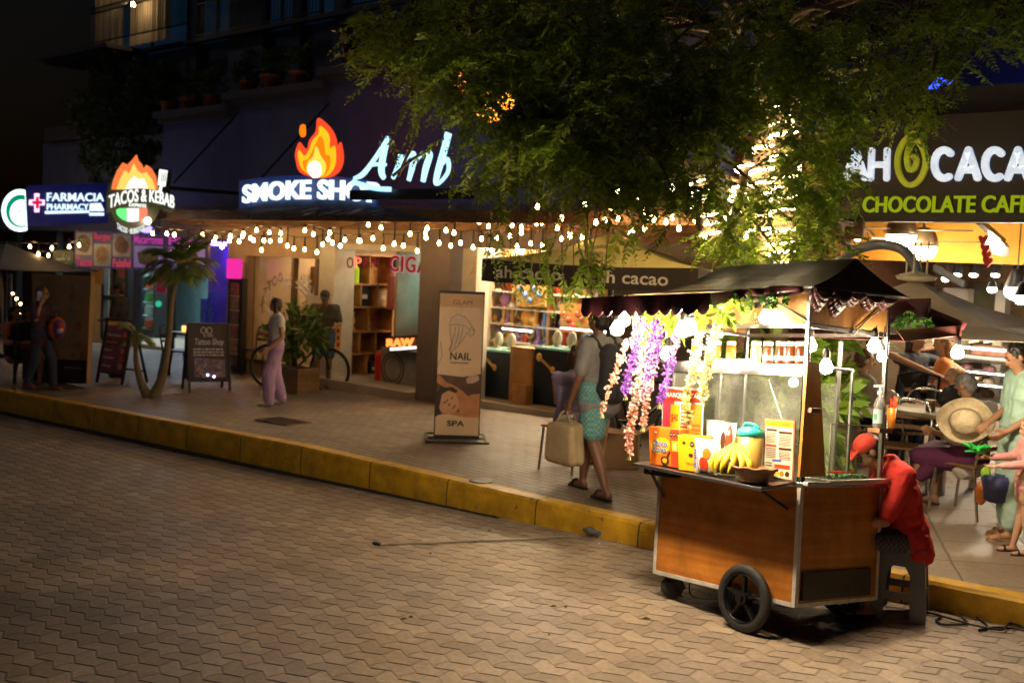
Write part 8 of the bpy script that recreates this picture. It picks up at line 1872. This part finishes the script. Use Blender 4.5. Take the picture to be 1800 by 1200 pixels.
# checked cotton for the shorts
def checked(name,a,c,sc):
 m=M(name,a,.85,var=0);nt=m.node_tree;p_=nt.nodes['Principled BSDF'];tc=nt.nodes.new('ShaderNodeTexCoord');ck=nt.nodes.new('ShaderNodeTexChecker');ck.inputs['Scale'].default_value=sc;ck.inputs[1].default_value=tuple(a)+(1,);ck.inputs[2].default_value=tuple(c)+(1,);nt.links.new(tc.outputs['Object'],ck.inputs[0]);nt.links.new(ck.outputs[0],p_.inputs['Base Color']);return m
# --- the man with the backpack
c=(pv(1005,862)+pv(1085,876))/2;c.z=pave_z(c.x,c.y);Hm=1.69
man,j=person('man in grey shirt and teal checked shorts walking away with backpack and tote bag',c,-1.72,Hm,dict(anR=(-.045,-.15,.05),knR=(-.05,-.13,.29),anL=(.05,.145,.05),knL=(.055,.035,.285),neck=(0,-.01,.825),head=(0,-.035,.925),face=(.15,-1,-.12),elL=(.145,-.0,.625),wrL=(.15,-.065,.485),elR=(-.13,.05,.63),wrR=(-.12,.02,.5)),M('skin_deep',(.17,.08,.045),.5,var=.08,scale=14,bump=.05),(cloth('grey_tshirt',(.20,.19,.19)),.72,0),(checked('teal_check',(.09,.25,.28),(.17,.36,.35),40),.68,1.25),(hair_b,'short'),M('black_rubber',(.015,.012,.012),.7),vox=.009,fat=1.1)
def in_person(o,t):return t.matrix_world
bp=thing('backpack','black backpack worn by the man in the grey shirt','backpack',c,-1.72)
b=MB();b.cap((-.06,.165,.98),(.06,.165,.98),.10);b.cap((-.06,.165,1.28),(.06,.16,1.28),.085);b.cap((-.05,.18,.95),(-.05,.17,1.3),.1,.085);b.cap((.05,.18,.95),(.05,.17,1.3),.1,.085);b.build('bag',cloth('black_nylon',(.025,.024,.028)),bp,remesh=.012)
b=MB();b.cap((-.04,.25,1.0),(.04,.25,1.0),.04);b.cap((-.04,.25,1.12),(.04,.25,1.12),.035);b.cap((-.04,.25,1.0),(-.04,.25,1.12),.04);b.cap((.04,.25,1.0),(.04,.25,1.12),.04);b.build('pocket',MATS['black_nylon'],bp,remesh=.012)
for s_ in (-1,1):MB().tube(smooth_pts([(s_*.09,.1,1.33),(s_*.12,.02,1.425),(s_*.125,-.085,1.36),(s_*.13,-.095,1.2),(s_*.15,-.02,1.05),(s_*.12,.1,.98)],5),.018,7).build('strap',MATS['black_nylon'],bp,smooth=True)
wl=V(STD['wrL']);hnd=V((.15,-.065,.485))*Hm+V((0,-.02,-.08))
bg_=thing('tote_bag','full beige cloth tote bag carried by the man in grey','bag',man.matrix_world@hnd if False else c+Matrix.Rotation(-1.72,3,'Z')@hnd,-1.72)
b=MB()
for x,z0_,z1_ in ((-.03,-.46,-.1),(.05,-.46,-.12)):
 for y in np.linspace(-.15,.15,13):b.cap((x,y,z0_+.05),(x+.01,y*.9,z1_-.03*abs(y)*4),.055,.045)
b.build('bag',cloth('tote_canvas',(.42,.31,.19),scale=8),bg_,remesh=.014)
for x in (-.035,.04):MB().tube(smooth_pts([(x,-.11,-.12),(x,-.04,-.01),(0,0,.015),(x,.05,-.01),(x,.11,-.12)],4),.008,6).build('handle',MATS['tote_canvas'],bg_,smooth=True)
MB().cap((.0,-.07,-.06),(.02,.08,-.02),.03,.02).build('paper',m_white,bg_,remesh=.01)
# --- woman in lilac trousers
p=pv(482,711)
w_,j=person('woman in white off-shoulder top and wide lilac trousers walking past the planter',p,-.35,1.48,dict(anL=(.07,-.07,.045),knL=(.06,-.075,.285),anR=(-.05,.08,.05),knR=(-.055,.01,.285),elR=(-.155,.01,.645),wrR=(-.02,-.12,.67),elL=(.15,.02,.64),wrL=(.13,-.10,.53),face=(-.55,-.8,-.1)),sk1,(cloth('white_cotton',(.60,.57,.58)),.3,.3),(cloth('lilac_cloth',(.42,.27,.48)),1.96,1.45),(M('hair_dark_brown',(.035,.018,.012),.5,var=.4,scale=30),'bob'),m_white,shoe_low=False,vox=.010)
t=thing('shoulder_bag','black shoulder bag on the woman in lilac trousers','bag',p,-.35);b=MB();b.cap((-.24,.03,.72),(-.2,.03,.94),.07,.05);b.cap((-.28,.03,.74),(-.24,.03,.9),.06,.05);b.build('bag',MATS['black_nylon'],t,remesh=.012);MB().tube(smooth_pts([(-.22,-.03,.95),(-.17,-.07,1.1),(-.13,.02,1.22),(-.17,.09,1.1),(-.22,.07,.95)],4),.01,6).build('strap',MATS['black_nylon'],t)
# --- man on the phone at the left
p=pv(70,684)
person('man in dark shirt and jeans walking at far left with a phone at his ear',p,2.15,1.56,dict(anL=(.05,-.11,.045),knL=(.055,-.09,.285),anR=(-.05,.11,.06),knR=(-.055,.02,.29),elR=(-.16,-.05,.68),wrR=(-.075,-.055,.86),elL=(.15,-.03,.64),wrL=(.10,-.14,.60),face=(.2,-1,0)),sk1,(cloth('plum_shirt',(.07,.03,.06)),.8,0),(cloth('jeans',(.04,.05,.10)),1.93,1.05),(hair_br,'short'),M('maroon_shoe',(.2,.05,.04),.6),shoe_low=False)
R3=Matrix.Rotation(2.15,3,'Z')
t=thing('phone','white phone held to the ear of the man at far left','phone',p+R3@V((-.09,-.05,1.41)),2.15);MB().box((-.015,-.02,-.07),(.0,.05,.07)).build('phone_body',M('phone_pale',(.45,.5,.6),.3,emit=.05),t,bevel=.004)
t=thing('round_backpack','orange and blue backpack carried by the man on the phone','backpack',p+R3@V((.08,-.21,.93)),2.15);
MB().ell((0,0,0),(.15,.13,.17),18,12).build('bag',cloth('orange_nylon',(.55,.13,.02)),t,smooth=True);MB().ell((-.055,-.07,.0),(.10,.09,.14),16,10).build('patch',cloth('blue_nylon',(.10,.06,.30)),t,smooth=True);MB().ell((-.085,-.105,.02),(.065,.06,.085),14,8).build('patch',cloth('red_patch',(.5,.03,.05)),t,smooth=True);MB().ell((-.105,-.125,-.02),(.05,.05,.045),12,8).build('patch',cloth('pale_patch',(.55,.5,.5)),t,smooth=True)
MB().tube([(-.05,0,.15),(-.05,0,.26),(.05,0,.26),(.05,0,.15)],.012,6).build('strap',MATS['black_nylon'],t)
# --- waiter
p=pv(185,664);p=V((p.x,p.y+.25,pave_z(p.x,p.y+.25)))
person('waiter in black shirt and cap standing behind the happy hour board',p,-1.0,1.58,dict(elL=(.14,-.02,.635),wrL=(.09,-.15,.60),elR=(-.14,-.02,.635),wrR=(-.09,-.15,.58),anR=(-.06,-.06,.045),face=(0,-1,-.1)),sk2,(cloth('black_shirt',(.018,.017,.018)),.85,0),(cloth('black_trousers',(.02,.016,.018)),1.9,1.05),(hair_b,'short'),m_black,cap=cloth('black_cap',(.03,.022,.018)),shoe_low=False)
t=thing('ankle_light','tiny bright light by the waiter’s foot','lamp',fy(147,672,p.y-.5));MB().ell((0,0,0),.03).build('bulb',E('foot_light',(1,.75,.3),22),t);MB().cyl((0,0,-.03),(0,0,-.06),.02,n=8).build('base',m_black,t)
# --- seated guests at the left restaurant
SIT=lambda h=.30:dict(pelvis=(0,.0,h),neck=(0,.03,h+.295),head=(0,.015,h+.395),shL=(.108,.03,h+.27),shR=(-.108,.03,h+.27),elL=(.14,-.02,h+.11),elR=(-.14,-.02,h+.11),wrL=(.09,-.15,h+.10),wrR=(-.09,-.15,h+.10),hipL=(.055,0,h-.01),hipR=(-.055,0,h-.01),knL=(.07,-.24,h+.0),knR=(-.07,-.24,h+.0),anL=(.07,-.22,.045),anR=(-.07,-.22,.045))
def sit(label,p,rz,H,h=.30,up=None,**k):
 J=SIT(h);J.update(up or {});return person(label,p,rz,H,J,**k)
p=pv(38,672);p=V((p.x+.05,p.y+.1,pave_z(p.x,p.y)))
sit('guest in dark top and pink shorts seated on a blue stool at the far left',p,1.9,1.55,.31,None,skin=sk1,shirt=(cloth('black_top',(.02,.02,.025)),.8,0),pants=(cloth('pink_shorts',(.50,.08,.22)),.8,1.1),hair=(hair_b,'short'),shoes=m_black)
t=thing('blue_stool','small blue plastic stool under the guest in pink shorts','stool',p,1.9);MB().box((-.15,-.15,.38),(.15,.15,.41)).build('seat',M('blue_plastic',(.03,.08,.2),.4),t,bevel=.01);[MB().bar((sx*.16,sy*.16,0),(sx*.12,sy*.12,.38),.03,.03).build('leg',MATS['blue_plastic'],t) for sx in (-1,1) for sy in (-1,1)]
p=pv(-25,676);sit('guest in a salmon top cut by the left picture edge',V((p.x-.1,p.y+.5,p.z)),1.9,1.6,.30,dict(wrL=(.05,-.26,.42),wrR=(-.05,-.26,.42)),skin=sk3,shirt=(cloth('salmon_top',(.5,.18,.14)),.6,0),pants=(cloth('black_trousers',(.02,.016,.018)),1.9,1),hair=(hair_b,'long'),shoes=m_black)
# --- dark figure beside the tattoo studio bicycle
p=pv(548,684);p=V((p.x,p.y+.2,pave_z(p.x,p.y+.2)))
person('shadowed man in denim shorts standing beside the planter by the studio window',p,.9,1.57,dict(neck=(0,-.03,.82),head=(0,-.07,.905),face=(0,-.85,-.4),elL=(.15,-.04,.65),wrL=(.10,-.16,.62),elR=(-.15,-.04,.65),wrR=(-.1,-.16,.62)),sk2,(cloth('olive_shirt',(.045,.04,.025)),.8,0),(cloth('denim_shorts',(.06,.09,.12)),.75,1.1),(hair_b,'short'),m_black,cap=MATS['black_cap'])
# --- woman seated by the jewellery shop
p=pvd(1000,11.3)
sit('woman with tied brown hair and bare shoulders seated outside the jewellery shop',V((p.x,p.y+.02,p.z)),.35+PI*.85,1.6,.30,dict(neck=(0,-.01,.59),head=(0,-.035,.685)),skin=sk3,shirt=(cloth('lilac_top',(.36,.30,.50)),0,0.0),pants=(cloth('lilac_shorts',(.32,.28,.52)),.6,1.1),hair=(hair_br,'bun'),shoes=m_black)
# --- vendor in red
sp_=V((stool_p.x,stool_p.y,stool_p.z));Hv=1.55;h0=.335
red=cloth('red_tshirt',(.58,.025,.02),var=.1)
person('vendor in red shirt and red cap sitting hunched on the grey stool',sp_,-.80,Hv,dict(pelvis=(0,.03,h0),neck=(0,-.07,h0+.315),head=(0,-.172,h0+.362),shL=(.108,-.045,h0+.28),shR=(-.108,-.045,h0+.28),elL=(.14,-.13,h0+.09),elR=(-.14,-.13,h0+.09),wrL=(.06,-.22,h0+.06),wrR=(-.06,-.22,h0+.06),hipL=(.055,.02,h0-.01),hipR=(-.055,.02,h0-.01),knL=(.085,-.2,h0+.0),knR=(-.085,-.2,h0+.0),anL=(.07,-.16,.05),anR=(-.07,-.16,.05),face=(0,-.8,-.62)),sk1,(red,.85,-1),(checked('patterned_shorts',(.03,.03,.045),(.10,.09,.10),60),.7,.95),(hair_b,'short'),m_black,vox=.008,cap=cloth('red_cap',(.70,.055,.035),var=.08),fat=1.12)
# --- cafe guests
p=pvd(1520,11.6);sit('man in grey-beige hooded top seated with his back to the street',p,2.4,1.7,.285,None,skin=sk3,shirt=(cloth('greige_hoodie',(.26,.22,.17)),2,0),pants=(cloth('black_trousers',(.02,.016,.018)),1.9,1),hair=(hair_br,'short'),shoes=m_black,fat=1.15)
p=pvd(1608,12.4);sit('dark haired woman in black leaning over the stroller in the cafe',p,1.4,1.75,.36,dict(elL=(.2,-.12,.60),wrL=(.12,-.3,.55),elR=(-.25,.02,.66),wrR=(-.1,-.26,.54)),skin=sk1,shirt=(cloth('black_top',(.02,.02,.025)),.4,0),pants=(cloth('black_trousers',(.02,.016,.018)),1.9,1),hair=(M('hair_dark_brown',(.035,.018,.012)),'long'),shoes=m_black)
p=pvd(1648,12.3);sit('light brown haired woman in an orange top seated in the cafe',p,-1.2,1.72,.36,None,skin=sk3,shirt=(cloth('orange_top',(.58,.20,.05)),.5,0),pants=(cloth('jeans',(.04,.05,.10)),1.9,1),hair=(M('hair_light_brown',(.26,.14,.07),.55,var=.4,scale=30),'long'),shoes=m_black)
p=pvd(1668,11.6);sit('small blond child seated between the table and the straw hat',p,-.9,1.25,.42,dict(elL=(.13,-.06,.52),wrL=(.06,-.2,.55),elR=(-.13,-.06,.52),wrR=(-.06,-.2,.55)),skin=sk3,shirt=(cloth('dark_child_top',(.03,.03,.035)),.6,0),pants=(cloth('jeans',(.04,.05,.10)),1.8,1),hair=(hair_bl,'short'),shoes=m_black)
t=thing('stroller','black folded stroller beside the seated women in the cafe','stroller',pvd(1610,11.9),.5)
b=MB();[b.cap((x,-.1,.45),(x,.12,.85),.07,.05) for x in (-.16,0,.16)];b.build('seat',MATS['black_nylon'],t,remesh=.02)
for sx in (-1,1):
 MB().tube([(sx*.22,.25,.05),(sx*.2,.0,.6),(sx*.2,-.2,1.0)],.014,6).build('frame',m_dark,t)
 for y in (-.25,.25):MB().lathe([(.03,-.02),(.08,-.018),(.085,0),(.08,.018),(.03,.02)],(sx*.22,y,.085),16,Matrix.Rotation(PI/2,3,'Y')).build('wheel',MATS['tyre_rubber'],t,smooth=True)
MB().tube([(-.2,-.2,1.0),(0,-.24,1.04),(.2,-.2,1.0)],.014,6).build('handlebar',m_dark,t)
# --- waitress behind the counter
p=pvd(1622,15.2);person('waitress with dark hair behind the cafe counter',p,-.3,1.66,dict(elL=(.14,-.02,.635),wrL=(.09,-.13,.60),elR=(-.14,-.02,.635),wrR=(-.09,-.13,.6)),sk1,(cloth('pale_blouse',(.5,.4,.25)),.6,0),(cloth('black_trousers',(.02,.016,.018)),1.9,1),(hair_b,'bob'),m_black,vox=.013)
# --- old woman with the straw hat
p=pvd(1712,9.75);Hw=1.58
sit('grey haired woman in white blouse and purple skirt seated sideways on the aluminium chair',p,-1.75,Hw,.31,dict(neck=(.03,-.0,.60),head=(.05,-.02,.70),face=(-.1,-.7,-.5),knR=(-.06,-.24,.31),anR=(-.05,-.24,.05),knL=(.13,-.21,.29),anL=(.15,-.25,.045),wrL=(.10,-.16,.43)),skin=sk1,shirt=(cloth('white_blouse',(.58,.55,.52)),1.3,0),skirt=cloth('purple_skirt',(.12,.025,.085)),hair=(hair_gr,'short'),shoes=M('brown_sandal',(.1,.05,.03),.6),vox=.009,fat=1.1)
hp=dep(1697,738,9.3);t=thing('straw_hat','wide cream straw hat hanging at the side of the grey haired woman','hat',hp);nrm=(CAM-hp).normalized();Mx=nrm.to_track_quat('Z','Y').to_matrix()@Matrix.Rotation(.5,3,'X')
prof=[(.0,.115),(.06,.11),(.095,.085),(.11,.02),(.115,.0),(.16,-.01),(.20,.0),(.215,.012)]
b=MB();n=48
for i,(r_,z) in enumerate(prof):
 for k in range(n):a=2*PI*k/n;wv=.018*math.sin(3*a+.6)*max(0,(r_-.115)/.1);b.v.append(tuple(Mx@V((r_*1.05*math.cos(a),r_*.95*math.sin(a),z+wv))))
for i in range(len(prof)-1):
 for k in range(n):k2=(k+1)%n;b.f.append((i*n+k,i*n+k2,(i+1)*n+k2,(i+1)*n+k))
b.build('hat',wood('straw',(.66,.54,.33),(.82,.72,.50),40,(1,1,1),.8,.5),t,solid=.005,smooth=True)
q_=MB();q_.tube([tuple(Mx@V((.117*1.05*math.cos(a),.117*.95*math.sin(a),.012))) for a in np.linspace(0,2*PI,33)],.007,6,False);q_.build('band',cloth('hat_band',(.30,.22,.14)),t)
# --- woman in mint and the child in pink
p=pv(1775,945)
person('woman in mint green blouse and trousers standing at the right with her hair up',V((p.x,p.y,p.z)),-.75,1.56,dict(face=(-.2,-.85,-.45),head=(0,-.03,.915),elL=(.135,.0,.635),wrL=(.10,-.11,.55),elR=(-.135,.0,.635),wrR=(-.09,-.12,.56),anL=(.06,-.04,.045)),sk1,(cloth('mint_blouse',(.36,.56,.47)),.8,0),(cloth('mint_trousers',(.36,.52,.45)),1.8,1.35),(hair_b,'bun'),M('beige_sandal',(.35,.2,.12),.6),vox=.009)
p=pv(1792,972)
person('small child in pink top and bare legs at the right edge holding a green toy',V((p.x+.02,p.y,p.z)),-.95,1.04,dict(face=(-.1,-.9,-.2),elL=(.13,-.06,.66),wrL=(.08,-.24,.63),elR=(-.14,-.06,.68),wrR=(-.1,-.26,.66),head=(0,-.02,.90),anR=(-.06,-.05,.045)),sk3,(cloth('pink_top',(.62,.30,.30)),1.8,0),(cloth('tan_shorts',(.45,.26,.16)),.5,1.1),(M('hair_dark_brown',(.035,.018,.012)),'long'),M('dark_sandal',(.02,.02,.03),.6),vox=.008,fat=1.15)
t=thing('green_toy','bright green spiky toy in the hand of the child in pink','toy',p+Matrix.Rotation(-.95,3,'Z')@V((-.08,-.33,.74)));b=MB()
for k in range(14):a=k*2.4;d=V((math.cos(a),math.sin(a),random.uniform(-.6,.9))).normalized();b.cap((0,0,0),d*random.uniform(.07,.12),.02,.008,7)
b.build('body',M('toy_green',(.03,.5,.08),.4,var=.2),t,smooth=True)
t=thing('toy_bucket','navy toy with orange patches hanging beside the child','toy',dep(1752,855,8.9));MB().lathe([(.06,-.12),(.1,-.1),(.12,.06),(.1,.09)],n=18).build('body',M('navy_toy',(.04,.05,.14),.6),t,smooth=True);MB().ell((-.1,-.04,-.06),(.05,.05,.1)).build('patch',M('toy_orange',(.6,.2,.06),.6),t);MB().ell((-.08,-.03,.1),(.04,.04,.05)).build('patch',M('toy_lime',(.3,.55,.05),.6),t)
